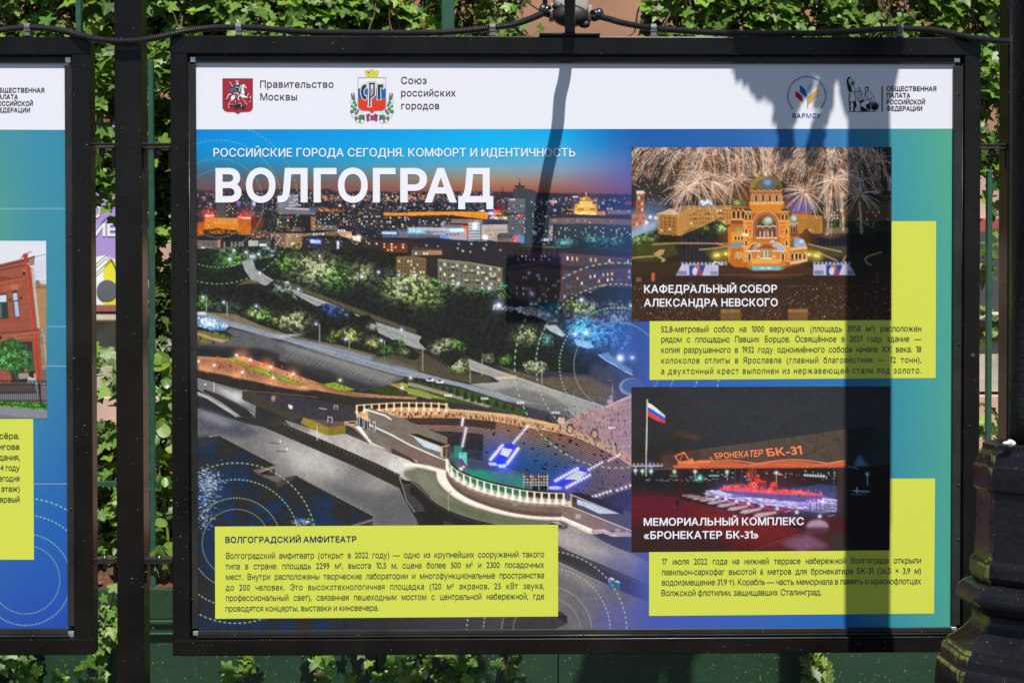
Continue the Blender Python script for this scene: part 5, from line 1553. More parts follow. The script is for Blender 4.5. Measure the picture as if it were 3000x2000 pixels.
 def stream(x0, y0, x1, y1, n, spread):
  for _ in range(n):
   ox, oy = RNG.normal(0, spread), RNG.normal(0, spread * .5)
   ex = RNG.normal(0, spread * .6)
   c = fire[int(RNG.integers(4))]
   p = curve_pts([(x0 + ox, y0 + oy), ((x0 + x1) / 2 + ox + (x1 - x0) * .12, (y0 + y1) / 2 - abs(x1 - x0) * .12 + oy), (x1 + ox + ex, y1 + oy)], 18)
   for i in range(17):
    if RNG.random() < .8:
     d = RNG.uniform(8, 24)
     cv.line([p[i], (p[i][0] + d * np.sign(x1 - x0) * .45, p[i][1] + d)], RNG.uniform(1.6, 3.4), c, RNG.uniform(.35, 1))
 for a in [(330, 30, 80, 320, 16, 30), (430, 30, 200, 300, 16, 26), (560, 30, 330, 330, 18, 26), (660, 20, 480, 420, 20, 28), (560, 60, 420, 520, 10, 14), (700, 20, 610, 300, 20, 26), (740, 20, 780, 330, 18, 24), (860, 20, 900, 330, 20, 26), (980, 20, 1000, 300, 22, 28),
     (250, 20, 60, 230, 18, 34), (160, 20, 60, 120, 10, 24), (1050, 20, 1100, 280, 22, 30), (1160, 20, 1180, 260, 22, 30), (1260, 20, 1220, 260, 22, 30), (1500, 40, 1330, 330, 20, 34), (1600, 60, 1420, 420, 22, 34), (1700, 60, 1560, 420, 22, 34), (1780, 60, 1720, 480, 24, 30),
     (1820, 60, 1860, 440, 24, 32), (1900, 40, 1980, 420, 20, 34), (2000, 40, 2120, 420, 16, 34), (2080, 40, 2220, 320, 12, 26), (1640, 20, 1380, 200, 22, 40), (1720, 300, 1720, 640, 20, 22), (1760, 420, 1730, 780, 14, 16), (1840, 420, 1850, 740, 12, 14), (1990, 500, 2010, 760, 9, 10),
     (640, 300, 560, 480, 8, 14), (1400, 20, 1330, 180, 20, 36), (2150, 50, 2180, 300, 8, 24)]:
  stream(*a)
 for _ in range(22):
  x = RNG.uniform(80, 2200)
  stream(x, 20, x + RNG.uniform(-220, 220), RNG.uniform(100, 300), 7, 50)
 for _ in range(14):
  burst(RNG.uniform(150, 2150), RNG.uniform(40, 330), RNG.uniform(90, 190), 16, droop=RNG.uniform(.1, .4), w=2.2)
 burst(640, 320, 330, 66, droop=.35)
 burst(520, 390, 230, 34, droop=.4)
 burst(930, 320, 230, 34, droop=.35)
 burst(1530, 420, 250, 50, droop=.3)
 burst(1770, 320, 250, 64, droop=.3)
 burst(2000, 440, 220, 34, droop=.35)
 burst(1880, 270, 150, 24)
 burst(740, 330, 210, 20, 0, 90, droop=.35)
 cv.rect(632, 485, 750, 525, (120, 150, 180), alpha=.8)
 cv.specks([(632, 485), (740, 485), (740, 525), (632, 525)], 14, [(235, 245, 255)], 6, 10, .6, 1)
 cv.rect(2232, 290, 2258, 410, (130, 130, 126), alpha=.8)
 # ---- cathedral
 br, lb, hi, dk = (190, 104, 36), (232, 150, 50), (255, 214, 150), (104, 54, 26)
 cv.ell(1215, 800, 360, 330, (220, 130, 40), soft=60, alpha=.22)
 cv.poly([(880, 720), (905, 690), (1030, 680), (1090, 1060), (930, 1050), (880, 1010)], br, tex=.14)
 cv.poly([(905, 760), (1005, 740), (1010, 840), (905, 850)], lb)
 cv.rect(880, 715, 905, 1010, (206, 116, 42))
 cv.poly([(895, 870), (930, 840), (1010, 840), (1012, 885), (880, 900)], (146, 144, 128))
 cv.poly([(905, 745), (950, 715), (1005, 712), (1005, 745)], (150, 146, 96))
 for x in (945, 972, 998):
  cv.ell(x, 805, 10, 22, (96, 52, 22))
  cv.line([(x - 12, 825), (x - 12, 795), (x, 783), (x + 12, 795), (x + 12, 825)], 4, hi)
 for x in (958, 988):
  cv.ell(x, 955, 15, 32, (92, 50, 26))
  cv.ell(x, 958, 10, 26, (210, 170, 110))
  cv.line([(x - 17, 985), (x - 17, 945), (x, 922), (x + 17, 945), (x + 17, 985)], 4, hi)
 cv.poly([(912, 560), (1040, 560), (1040, 690), (905, 690)], (150, 70, 34), tex=.15)
 for x in (930, 968, 1006):
  cv.ell(x, 600, 13, 36, (70, 34, 22))
  cv.line([(x - 16, 640), (x - 16, 590), (x, 562), (x + 16, 590), (x + 16, 640)], 5, (248, 190, 110))
 cv.line([(905, 650), (1020, 650)], 7, hi)
 cv.ell(976, 528, 62, 50, (96, 96, 52), a0=180, a1=360)
 cv.poly([(914, 528), (1040, 528), (1036, 548), (920, 548)], (90, 84, 46))
 cv.ell(956, 508, 24, 18, (190, 196, 120), soft=6, alpha=.7)
 cv.line([(918, 550), (930, 540), (945, 550), (960, 540), (976, 550), (990, 540), (1006, 550), (1022, 540), (1038, 550)], 6, (206, 140, 70))
 cv.poly([(1400, 690), (1480, 700), (1480, 800), (1550, 880), (1555, 1000), (1480, 1030), (1400, 1040)], (190, 112, 46), tex=.14)
 cv.poly([(1405, 880), (1410, 830), (1470, 805), (1520, 820), (1550, 876), (1480, 890)], (150, 170, 200))
 cv.poly([(1405, 885), (1410, 830), (1440, 815), (1440, 888)], (110, 100, 60))
 cv.ell(1500, 838, 22, 14, (200, 215, 240), soft=4)
 cv.poly([(1405, 892), (1550, 880), (1552, 900), (1405, 915)], (240, 180, 110))
 for x in (1425, 1462, 1490, 1530):
  cv.ell(x, 960, 11, 30, (70, 42, 28))
  cv.line([(x - 15, 990), (x - 15, 950), (x, 926), (x + 15, 950), (x + 15, 990)], 4, hi)
 cv.poly([(1405, 1010), (1552, 985), (1555, 1005), (1405, 1035)], (240, 190, 150))
 cv.poly([(1402, 700), (1470, 690), (1478, 790), (1402, 800)], (130, 70, 38))
 for x in (1420, 1440, 1460):
  cv.ell(x, 740, 8, 30, (60, 34, 24))
  cv.line([(x - 10, 770), (x - 10, 715), (x, 700), (x + 10, 715), (x + 10, 770)], 3, (220, 170, 120))
 cv.ell(1430, 660, 40, 46, (140, 140, 92))
 cv.ell(1438, 640, 20, 20, (205, 215, 235), soft=5)
 cv.line([(1400, 695), (1420, 685), (1440, 697), (1460, 683), (1474, 690)], 5, (235, 215, 190))
 cv.poly([(1060, 520), (1360, 515), (1400, 660), (1405, 1050), (1030, 1050), (1010, 660)], (176, 92, 34), tex=.12)
 cv.poly([(1075, 510), (1345, 505), (1360, 600), (1060, 600)], (214, 132, 44), tex=.2)
 cv.line([(1068, 508), (1352, 504)], 10, hi)
 cv.poly([(1060, 500), (1350, 500), (1350, 524), (1060, 528)], (244, 180, 90), alpha=.7)
 for x, s in ((1050, 1), (1360, -1)):
  cv.rect(x - 40, 660, x + 42, 1010, (216, 122, 40), tex=.1)
  cv.rect(x - 40 if s > 0 else x + 12, 660, x - 12 if s > 0 else x + 42, 1010, (236, 152, 60), alpha=.8)
  for y in (662, 700, 790, 880, 1005):
   cv.line([(x - 44, y), (x + 46, y)], 6, hi if y in (662, 880) else (240, 176, 90))
  for y in (750, 850):
   cv.ell(x - 16 * s, y, 9, 26, (72, 42, 22))
   cv.line([(x - 16 * s - 12, y + 20), (x - 16 * s - 12, y - 10), (x - 16 * s, y - 30), (x - 16 * s + 12, y - 10), (x - 16 * s + 12, y + 20)], 4, hi)
  for y in (730, 765, 800, 835):
   cv.rect(x + 12 * s - 8, y, x + 12 * s + 10, y + 8, (244, 176, 96))
  cv.rect(x - 32, 590, x + 34, 656, (176, 92, 40))
  for dx in (-16, 16):
   cv.ell(x + dx, 625, 11, 26, (80, 40, 24))
   cv.line([(x + dx - 13, 648), (x + dx - 13, 615), (x + dx, 596), (x + dx + 13, 615), (x + dx + 13, 648)], 4, (250, 200, 120))
  cv.ell(x + 1, 582, 34, 28, (74, 84, 54), a0=180, a1=360)
  cv.line([(x - 33, 584), (x + 36, 584)], 7, (240, 190, 130))
 cv.glow(1206, 900, 170, (255, 170, 60), .12)
 for r, c in ((118, (226, 160, 120)), (108, (150, 84, 40)), (98, (206, 120, 60)), (88, (120, 62, 32)), (80, (170, 94, 40))):
  cv.ell(1200, 700, r, r * 1.04, c, a0=180, a1=360)
  cv.rect(1200 - r, 698, 1200 + r, 800, c)
 cv.ell(1206, 686, 76, 60, (80, 74, 40))
 cv.ell(1216, 664, 42, 30, (176, 180, 140), soft=8)
 cv.ell(1224, 650, 24, 18, (200, 210, 235), soft=5)
 cv.rect(1126, 708, 1288, 800, (140, 78, 44))
 cv.poly([(1126, 712), (1150, 700), (1175, 714), (1200, 698), (1230, 714), (1260, 700), (1288, 712), (1288, 726), (1126, 726)], (120, 70, 36))
 cv.line([(1126, 716), (1150, 704), (1175, 716), (1203, 702), (1232, 716), (1260, 702), (1288, 714)], 6, (238, 228, 220))
 for x in (1140, 1166, 1203, 1240, 1268):
  cv.ell(x, 765, 10, 30, (84, 62, 86))
 cv.ell(1203, 765, 11, 30, (150, 120, 150))
 for x in (1152, 1185, 1221, 1254):
  cv.rect(x - 5, 752, x + 5, 800, (236, 190, 140))
 cv.line([(1120, 806), (1292, 806)], 9, (250, 214, 170))
 cv.poly([(1110, 815), (1296, 815), (1310, 850), (1095, 850)], (196, 118, 52))
 cv.poly([(1042, 905), (1090, 850), (1150, 838), (1260, 838), (1320, 850), (1368, 905), (1368, 1060), (1330, 1082), (1080, 1082), (1042, 1060)], (204, 130, 48), tex=.1)
 cv.poly([(1042, 905), (1080, 858), (1110, 850), (1090, 915)], (140, 104, 60))
 cv.poly([(1290, 850), (1325, 862), (1366, 905), (1296, 912)], (160, 185, 222))
 cv.poly([(1085, 912), (1110, 852), (1120, 912)], (180, 150, 150))
 cv.line([(1040, 906), (1078, 858), (1120, 846)], 7, (246, 206, 130))
 cv.line([(1290, 848), (1328, 860), (1370, 906)], 7, (246, 216, 170))
 cv.poly([(1115, 880), (1142, 848), (1170, 880)], (176, 196, 190))
 cv.poly([(1225, 845), (1258, 824), (1280, 848)], (190, 205, 226))
 cv.poly([(1258, 880), (1275, 850), (1296, 880)], (180, 195, 215))
 cv.ell(1205, 900, 62, 40, (150, 86, 40), a0=180, a1=360)
 cv.line([(1042, 918), (1150, 918)], 12, (246, 214, 190))
 cv.line([(1260, 918), (1368, 918)], 12, (246, 206, 160))
 for x in (1172, 1202, 1232):
  cv.rect(x - 11, 912, x + 11, 972, (176, 166, 130))
  cv.ell(x, 912, 11, 12, (186, 176, 140))
  cv.windows([(x - 10, 905), (x + 10, 905), (x + 10, 972), (x - 10, 972)], 3, 7, 0, dark=(104, 96, 80), wd=.7, hd=.8, pd=1)
 for x in (1187, 1217):
  cv.rect(x - 3, 915, x + 3, 975, (250, 232, 200))
 cv.line([(1160, 980), (1246, 980)], 8, (255, 236, 200))
 for x in (1137, 1270):
  cv.line([(x - 10, 970), (x + 10, 970)], 7, (250, 236, 214))
  cv.ell(x, 955, 5, 6, (250, 236, 214))
 cv.poly([(1084, 985), (1326, 985), (1326, 1025), (1084, 1025)], (232, 170, 80), soft=4)
 for x in (1062, 1345):
  cv.ell(x, 965, 11, 36, (100, 56, 30))
  cv.line([(x - 14, 1000), (x - 14, 945), (x, 926), (x + 14, 945), (x + 14, 1000)], 5, (250, 226, 190))
 cv.poly([(1084, 1048), (1326, 1048), (1322, 1080), (1090, 1082)], (130, 186, 204), tex=.1)
 for x in (1172, 1228):
  cv.ell(x, 1066, 19, 10, (235, 240, 245), a0=180, a1=360)
 cv.poly([(1040, 1040), (1084, 1050), (1090, 1082), (1050, 1075)], (120, 140, 60))
 cv.poly([(1326, 1050), (1370, 1040), (1360, 1075), (1322, 1080)], (120, 140, 80))
 cv.poly([(1070, 410), (1340, 405), (1340, 500), (1068, 505)], (172, 98, 44), tex=.12)
 for k in range(9):
  x = 1090 + k * 29
  cv.ell(x, 468, 9, 30, (72, 44, 32) if k % 2 else (130, 150, 140))
  cv.line([(x - 14, 500), (x - 14, 455), (x, 432), (x + 14, 455), (x + 14, 500)], 5, (236, 160, 84))
  cv.rect(x + 11, 455, x + 17, 500, (250, 200, 130))
 cv.poly([(1066, 405), (1074, 350), (1100, 310), (1150, 285), (1208, 280), (1262, 286), (1310, 312), (1334, 350), (1340, 404)], (120, 98, 42))
 cv.poly([(1074, 350), (1100, 310), (1150, 285), (1208, 280), (1200, 300), (1130, 320), (1085, 380), (1070, 400)], (180, 140, 60), soft=8, alpha=.8)
 cv.ell(1215, 350, 62, 46, (70, 100, 130), soft=14, alpha=.9)
 cv.ell(1215, 336, 34, 24, (120, 160, 190), soft=9)
 cv.poly([(1090, 390), (1150, 405), (1320, 400), (1336, 380), (1330, 405), (1080, 410)], (66, 66, 40), soft=6, alpha=.7)
 cv.ell(1300, 380, 22, 26, (40, 62, 50), soft=8, alpha=.7)
 cv.line([(1066, 412), (1085, 402), (1110, 414), (1135, 402), (1160, 414), (1185, 402), (1210, 414), (1235, 402), (1260, 414), (1285, 402), (1310, 414), (1335, 402)], 8, (226, 160, 84))
 cv.glow(1205, 272, 12, (255, 230, 190), .7)
 cv.line([(1206, 282), (1206, 255)], 4, (220, 180, 110))
 for x, y in ((1012, 778), (1040, 780)):
  cv.glow(x, y, 11, (190, 255, 225), 1)
 for x0, s in ((440, 1), (1605, -1)):
  if s > 0:
   q = [(490, 1030), (800, 1034), (800, 1124), (440, 1122)]
  else:
   q = [(1605, 1034), (1905, 1030), (1962, 1124), (1605, 1124)]
  cv.poly(q, (196, 190, 214))
  ox = 552 if s > 0 else 1712
  cv.poly([(ox, 1036), (ox + 140, 1036), (ox + 110, 1122), (ox, 1122)], (52, 66, 150))
  cv.ell(ox + 62, 1060, 26, 26, (176, 120, 90))
  cv.ell(ox + 48, 1090, 22, 32, (205, 205, 222))
  cv.ell(ox + 90, 1100, 24, 22, (160, 60, 70))
  cv.rect(ox - 100, 1085, ox - 20, 1118, (60, 90, 130), alpha=.7)
  cv.rect(ox + 180, 1088, ox + 240, 1116, (80, 120, 150), alpha=.7)
  for k in range(9 if s > 0 else 10):
   x = 495 + k * 33 if s > 0 else 1614 + k * 33
   cv.glow(x, 1022, 8, (200, 205, 255), 1)
   cv.line([(x, 1020), (x, 790)], 2.5, (90, 90, 200), .35)
 for x, y in ((775, 958), (798, 955), (862, 942), (1568, 948), (1620, 962), (1642, 965)):
  cv.glow(x, y, 34, (255, 220, 60), .4)
  cv.glow(x, y, 10, (255, 250, 190), 1)
  for k in range(8):
   t = k * math.pi / 4 + .2
   cv.line([(x, y), (x + 36 * math.cos(t), y + 36 * math.sin(t))], 2, (255, 236, 110), .7)
 cv.poly([(760, 965), (880, 955), (880, 1000), (770, 1010)], (120, 108, 40), alpha=.7, soft=10)
 cv.poly([(1560, 960), (1660, 970), (1640, 1010), (1560, 1000)], (120, 108, 40), alpha=.7, soft=10)
 cv.specks([(740, 1010), (880, 1010), (880, 1030), (740, 1030)], 20, [(220, 240, 230)], 4, 8, .4, .8)
 cv.poly([(800, 1060), (1040, 1060), (1090, 1085), (1330, 1085), (1370, 1060), (1600, 1060), (1600, 1120), (800, 1125)], (72, 46, 28), soft=4)
 cv.poly([(60, 1150), (2280, 1150), (2280, 1520), (60, 1520)], (50, 36, 26), col2=(66, 46, 28))
 cv.line([(60, 1218), (2280, 1216)], 5, (96, 62, 42), .7)
 cv.line([(830, 1120), (1510, 1120)], 5, (150, 84, 60), .7)
 for _ in range(1500):
  x, y = RNG.uniform(60, 2280), 1150 + 370 * RNG.random() ** .8
  s = 2 + (y - 1150) / 90
  c = [(92, 62, 42), (126, 84, 54), (30, 24, 20), (110, 60, 40), (34, 26, 24)][int(RNG.integers(5))]
  cv.ell(x, y, s * .8, s * 1.9, c, alpha=.7)
 cv.specks([(60, 1180), (2280, 1180), (2280, 1510), (60, 1510)], 240, [(255, 210, 170), (255, 240, 220), (200, 210, 255), (255, 150, 90)], 2, 3.6, .3, .9)
 for x in (820, 1392):
  cv.poly([(x, 1410), (x + 168, 1410), (x + 165, 1440), (x, 1445)], (146, 108, 62))
  cv.rect(x, 1440, x + 165, 1515, (120, 86, 48))
 for x in (246, 2145):
  cv.rect(x - 14, 1100, x + 14, 1170, (190, 92, 62) if x < 1000 else (96, 50, 40))
 cv.rect(100, 1140, 146, 1175, (120, 86, 60))
 cv.detail(.15)
 cv.grainy(.06)
 return cv


def paint_boat():
 """printed night view of an armoured boat under a canopy, with a flag"""
 cv = Canvas(1851, 1130, 2611, 1618)
 cv.zoom(1830, 1110, 2.904)
 cv.a[:] = lin((46, 45, 46))
 cv.poly([(300, 60), (2280, 60), (2280, 620), (700, 560)], (50, 54, 60), soft=120, alpha=.8)
 cv.poly([(430, 440), (690, 490), (600, 510), (450, 470)], (92, 62, 44), soft=16, alpha=.8)
 cv.poly([(40, 500), (500, 560), (500, 760), (40, 760)], (42, 40, 40), soft=30)
 cv.poly([(40, 760), (2280, 755), (2280, 1000), (40, 1000)], (34, 33, 33))
 cv.line([(50, 737), (385, 737)], 7, (205, 212, 250))
 cv.glow(220, 737, 40, (120, 130, 255), .2)
 for k in range(9):
  cv.glow(85 + k * 34, 722, 7, (255, 190, 120), .9)
 for x in (100, 232, 350):
  cv.line([(x, 737), (x, 760)], 5, (190, 205, 255))
 cv.line([(60, 765), (440, 762)], 3, (150, 150, 170), .7)
 for x, y, h in [(97, 776, 40), (157, 780, 34), (230, 782, 30), (430, 785, 40), (605, 785, 60), (877, 790, 70), (1297, 800, 100)]:
  cv.line([(x, y), (x + 2, y + h)], 5, (160, 180, 160))
  cv.glow(x, y, 13, (225, 255, 220), 1)
 cv.glow(645, 842, 22, (60, 220, 190), 1)
 cv.glow(645, 842, 8, (230, 255, 250), 1)
 cv.specks([(180, 850), (800, 845), (800, 870), (180, 865)], 44, [(120, 140, 220), (180, 190, 230)], 3, 5, .3, .9)
 cv.specks([(560, 780), (1800, 780), (1800, 860), (560, 860)], 60, COOL + [(255, 80, 60)], 3, 6, .3, .9)
 for k in range(8):
  cv.glow(1540 + k * 23, 822 + k * 1.5, 8, (240, 245, 255), 1)
 cv.poly([(720, 815), (810, 815), (810, 830), (720, 830)], (150, 170, 160), alpha=.7)
 cv.rect(390, 812, 458, 832, (110, 100, 70), alpha=.8)
 cv.line([(198, 170), (190, 600), (188, 820)], 11, (176, 172, 160))
 cv.line([(200, 170), (193, 600)], 4, (232, 230, 222))
 for c, a, b in (((236, 236, 232), 0, 1), ((48, 96, 214), 1, 2), ((238, 66, 54), 2, 3)):
  t = curve_pts([(204, 196 + a * 36), (240, 214 + a * 38), (290, 254 + a * 33), (348, 304 + a * 22)], 12)
  u = curve_pts([(204, 196 + b * 36), (240, 214 + b * 38), (290, 254 + b * 33), (348, 304 + b * 22)], 12)
  cv.poly(list(map(tuple, t)) + list(map(tuple, u[::-1])), c)
 cv.poly([(300, 262), (350, 306), (332, 366), (305, 350)], (40, 30, 60), alpha=.25, soft=6)
 cv.poly([(330, 650), (620, 600), (1080, 540), (1640, 465), (1900, 428), (2100, 400), (2100, 752), (1260, 758), (330, 760)], (84, 72, 62), tex=.06)
 cv.poly([(300, 620), (560, 590), (700, 640), (620, 740), (330, 750)], (70, 46, 40), soft=40, alpha=.8)
 for q in ([(870, 570), (800, 756)], [(1085, 542), (1060, 640), (1075, 756)], [(1230, 520), (1255, 756)], [(1365, 505), (1345, 640), (1330, 756)], [(1650, 464), (1610, 756)], [(1640, 464), (1890, 545)], [(1410, 500), (1560, 590), (1870, 745)],
     [(1890, 480), (1560, 640), (1400, 750)], [(1820, 520), (1870, 750)], [(920, 600), (960, 756)], [(630, 605), (590, 700)], [(700, 590), (740, 690)]):
  cv.line(q, 4, (50, 42, 36), .9)
 for y0, a, c in ((735, 30, (236, 112, 66)), (748, 22, (214, 92, 52)), (722, 34, (200, 90, 54))):
  xs = np.linspace(460, 1880, 70)
  ys = y0 - a * np.abs(np.sin((xs - 430) / 190 + y0)) * np.clip((xs - 380) / 500, .25, 1)
  cv.poly(list(zip(xs, ys)) + [(1880, 757), (430, 757), (420, 740)], c, soft=2, alpha=.55)
  cv.line(list(zip(xs, ys)), 6, (255, 150, 100), .9)
 cv.line([(420, 740), (520, 738), (640, 752)], 8, (240, 120, 76))
 cv.line([(470, 715), (436, 655), (510, 620), (560, 700)], 9, (250, 132, 84))
 cv.poly([(470, 700), (560, 690), (575, 668), (600, 700), (640, 690), (740, 690), (730, 712), (480, 724)], (246, 126, 80))
 cv.line([(510, 620), (470, 700)], 5, (246, 126, 80))
 cv.line([(735, 665), (765, 706)], 10, (246, 126, 80))
 cv.poly([(1900, 420), (2100, 400), (2280, 560), (2280, 735), (2060, 745), (1900, 756)], (34, 40, 36), soft=5)
 cv.poly([(2150, 420), (2280, 520), (2280, 735), (2060, 745), (1960, 748), (2050, 600)], (30, 52, 46), soft=8)
 cv.poly([(1958, 748), (2000, 650), (2060, 730), (2100, 742)], (70, 130, 165), soft=12)
 cv.poly([(1900, 758), (2280, 740), (2280, 1470), (1900, 1470)], (28, 28, 29), soft=4)
 cv.line([(1905, 750), (1960, 760), (1990, 775)], 8, (150, 150, 140), .7)
 cv.line([(2072, 815), (2074, 910)], 7, (170, 190, 190))
 cv.glow(2070, 815, 12, (235, 255, 255), .9)
 cv.line([(1950, 958), (2090, 966)], 7, (170, 215, 245))
 cv.line([(1985, 930), (1983, 985)], 7, (190, 225, 255))
 cv.poly([(1915, 985), (2010, 975), (2090, 985), (1990, 1000)], (56, 96, 130), alpha=.8, soft=4)
 cv.poly([(40, 1000), (450, 1000), (1100, 1200), (1900, 1180), (1900, 1480), (40, 1480)], (74, 30, 32), tex=.1, cell=40)
 cv.poly([(40, 980), (420, 1000), (700, 1080), (500, 1200), (40, 1180)], (104, 26, 42), soft=50, alpha=.8)
 cv.poly([(40, 1250), (900, 1300), (900, 1480), (40, 1480)], (52, 34, 32), soft=50, alpha=.9)
 cv.poly([(560, 1080), (1240, 1130), (1560, 1330), (1300, 1450), (700, 1300)], (120, 34, 34), soft=50, alpha=.7)
 cv.poly([(660, 975), (800, 940), (900, 970), (1700, 1000), (1815, 1030), (1815, 1110), (1700, 1150), (1400, 1110), (1000, 1040)], (104, 96, 160), tex=.35, cell=8)
 cv.poly([(1680, 900), (1820, 920), (1820, 1010), (1690, 1000), (1400, 940)], (52, 62, 100), tex=.5, cell=6)
 for _ in range(800):
  u, v = RNG.random(2)
  x = 690 + u * 1110
  y = 965 + u * 110 + (v - .3) * 90
  if y < 1010 and 900 < x < 1690:
   continue
  cv.line([(x, y), (x + RNG.uniform(10, 40), y + RNG.uniform(0, 8))], RNG.uniform(2, 5), [(240, 236, 255), (225, 180, 235), (150, 170, 245), (255, 255, 255)][int(RNG.integers(4))], RNG.uniform(.5, 1))
 cv.poly([(1740, 1070), (1815, 1075), (1815, 1120), (1680, 1150), (1560, 1110)], (104, 108, 126), alpha=.6, soft=5)
 cv.poly([(800, 940), (900, 950), (1300, 985), (1695, 998), (1680, 1040), (1630, 1058), (1480, 1052), (1100, 1010), (860, 970)], (72, 66, 122), tex=.15)
 cv.poly([(1000, 975), (1400, 1005), (1690, 1015), (1660, 1045), (1480, 1045), (1100, 1005)], (58, 56, 104), alpha=.8)
 cv.poly([(820, 930), (880, 910), (1040, 910), (1200, 940), (1500, 955), (1690, 990), (1690, 1002), (1300, 984), (900, 952), (800, 942)], (222, 66, 40), tex=.2, cell=8)
 cv.poly([(1060, 930), (1062, 890), (1110, 870), (1112, 850), (1160, 846), (1166, 866), (1210, 872), (1206, 942), (1140, 946)], (214, 66, 42), tex=.2, cell=8)
 cv.poly([(1140, 880), (1206, 885), (1204, 940), (1140, 944)], (120, 40, 36))
 cv.ell(1108, 902, 17, 20, (255, 130, 90))
 cv.ell(1108, 902, 9, 11, (120, 30, 30))
 cv.poly([(1230, 950), (1250, 890), (1268, 876), (1300, 882), (1310, 935), (1290, 962)], (222, 70, 42), tex=.2)
 cv.poly([(1265, 912), (1310, 920), (1305, 960), (1270, 960)], (130, 44, 38))
 cv.poly([(850, 905), (1000, 890), (1060, 905), (1060, 935), (900, 930)], (170, 52, 36), tex=.3, cell=6)
 for x0, y0, x1, y1 in ((1080, 770, 1090, 905), (1095, 760, 1100, 850), (1060, 775, 1078, 880), (1120, 770, 1120, 850)):
  cv.line([(x0, y0), (x1, y1)], 4, (226, 100, 80))
 cv.poly([(1040, 830), (1060, 795), (1072, 800), (1064, 838)], (230, 70, 50))
 cv.ell(1142, 826, 11, 14, (240, 90, 60))
 cv.specks([(840, 900), (1690, 960), (1690, 1000), (840, 940)], 60, [(255, 120, 70)], 4, 9, .3, .8)
 cv.specks([(1560, 1030), (1700, 1030), (1700, 1060), (1560, 1060)], 20, [(240, 150, 220)], 6, 10, .4, .8)
 for k in range(6):
  x = 1330 + k * 60
  cv.line([(x, 975), (x, 940)], 3, (230, 110, 80))
 for x in (1325, 1495, 1120):
  cv.ell(x, 994, 9, 10, (26, 24, 44))
 cv.line([(1690, 1025), (1815, 1040)], 7, (225, 235, 255))
 for x in (1787, 1000, 1060, 945):
  cv.line([(x, 756), (x, 1020)], 3 if x < 1500 else 5, (120, 126, 120), .5)
 cv.poly([(1815, 756), (1905, 756), (1905, 1200), (1815, 1120)], (58, 46, 42))
 cv.poly([(760, 1010), (1000, 1045), (1320, 1105), (1560, 1140), (1320, 1130), (1000, 1080)], (170, 44, 28), alpha=.8, soft=4)
 cv.line([(470, 1010), (800, 1090), (1150, 1180), (1500, 1270), (1900, 1360)], 24, (40, 32, 32))
 cv.line([(720, 1000), (960, 1040), (1320, 1110)], 12, (32, 28, 30))
 for i, (x, y) in enumerate([(590, 988), (645, 998), (705, 1012), (780, 1025), (860, 1045), (955, 1068), (1055, 1095), (1172, 1118), (1300, 1148)]):
  w, h = 66 + i * 8, 10 + i * 5
  cv.poly([(x, y - h * .35), (x + 12, y - h * .1), (x - w * 1.1, y + h * .7), (x - w * 1.55, y + h * .55), (x - w * 1.3, y)], (208, 176, 178), soft=3, alpha=.85)
 for x, y in [(790, 1008), (868, 1024), (958, 1044), (1062, 1064), (1176, 1086), (1304, 1108), (1472, 1140), (1668, 1176)]:
  cv.ell(x, y + 14, 10, 22, (34, 30, 32))
  cv.glow(x, y, 13, (240, 240, 255), 1)
 cv.ell(1648, 1270, 92, 62, (176, 146, 170), a0=180, a1=360, soft=9)
 cv.rect(1556, 1268, 1740, 1320, (110, 70, 84), soft=22, alpha=.7)
 cv.ell(1440, 1220, 50, 40, (140, 100, 116), a0=180, a1=360, soft=8, alpha=.8)
 cv.line([(1420, 1120), (1370, 1140)], 6, (200, 180, 190), .6)
 cv.line([(1740, 1174), (1790, 1168)], 7, (160, 140, 155), .8)
 cv.line([(1490, 1315), (1300, 1380), (1120, 1450)], 10, (50, 26, 26), .9)
 cv.line([(1490, 1322), (1300, 1388), (1110, 1462)], 4, (190, 70, 40), .7)
 cv.poly([(1330, 1400), (1560, 1330), (1760, 1440), (1500, 1480)], (128, 90, 116), tex=.25, cell=8, soft=20, alpha=.8)
 cv.poly([(1760, 1300), (1905, 1350), (1905, 1480), (1760, 1480)], (58, 48, 46), soft=20)
 cv.rect(470, 760, 492, 1000, (70, 24, 26), alpha=.9)
 cv.rect(440, 1030, 470, 1080, (36, 30, 30))
 cv.line([(455, 1075), (458, 1160)], 7, (44, 34, 34))
 cv.rect(1110, 1062, 1140, 1100, (30, 26, 28))
 for x in (1590, 1640, 1672):
  cv.line([(x, 1060), (x, 1130)], 7, (44, 40, 56))
 cv.line([(1730 + 26 * math.cos(t), 1096 + 26 * math.sin(t)) for t in np.linspace(0, 6.3, 18)] if False else [(1730 + 26 * math.cos(t), 1096 + 26 * math.sin(t)) for t in np.linspace(0, 6.3, 18)], 5, (56, 50, 66))
 for t in np.linspace(0, 3.1, 5):
  cv.line([(1730 - 32 * math.cos(t), 1096 - 32 * math.sin(t)), (1730 + 32 * math.cos(t), 1096 + 32 * math.sin(t))], 3, (56, 50, 66))
 cv.glow(1250, 930, 230, (255, 60, 30), .05)
 [cv.glow(x, 990 + (x - 900) * .09, 90, (170, 150, 255), .16) for x in (850, 1000, 1150, 1300, 1450, 1600, 1720)]
 cv.glow(900, 1180, 300, (255, 40, 30), .015)
 cv.detail(.16)
 cv.grainy(.05)
 return cv


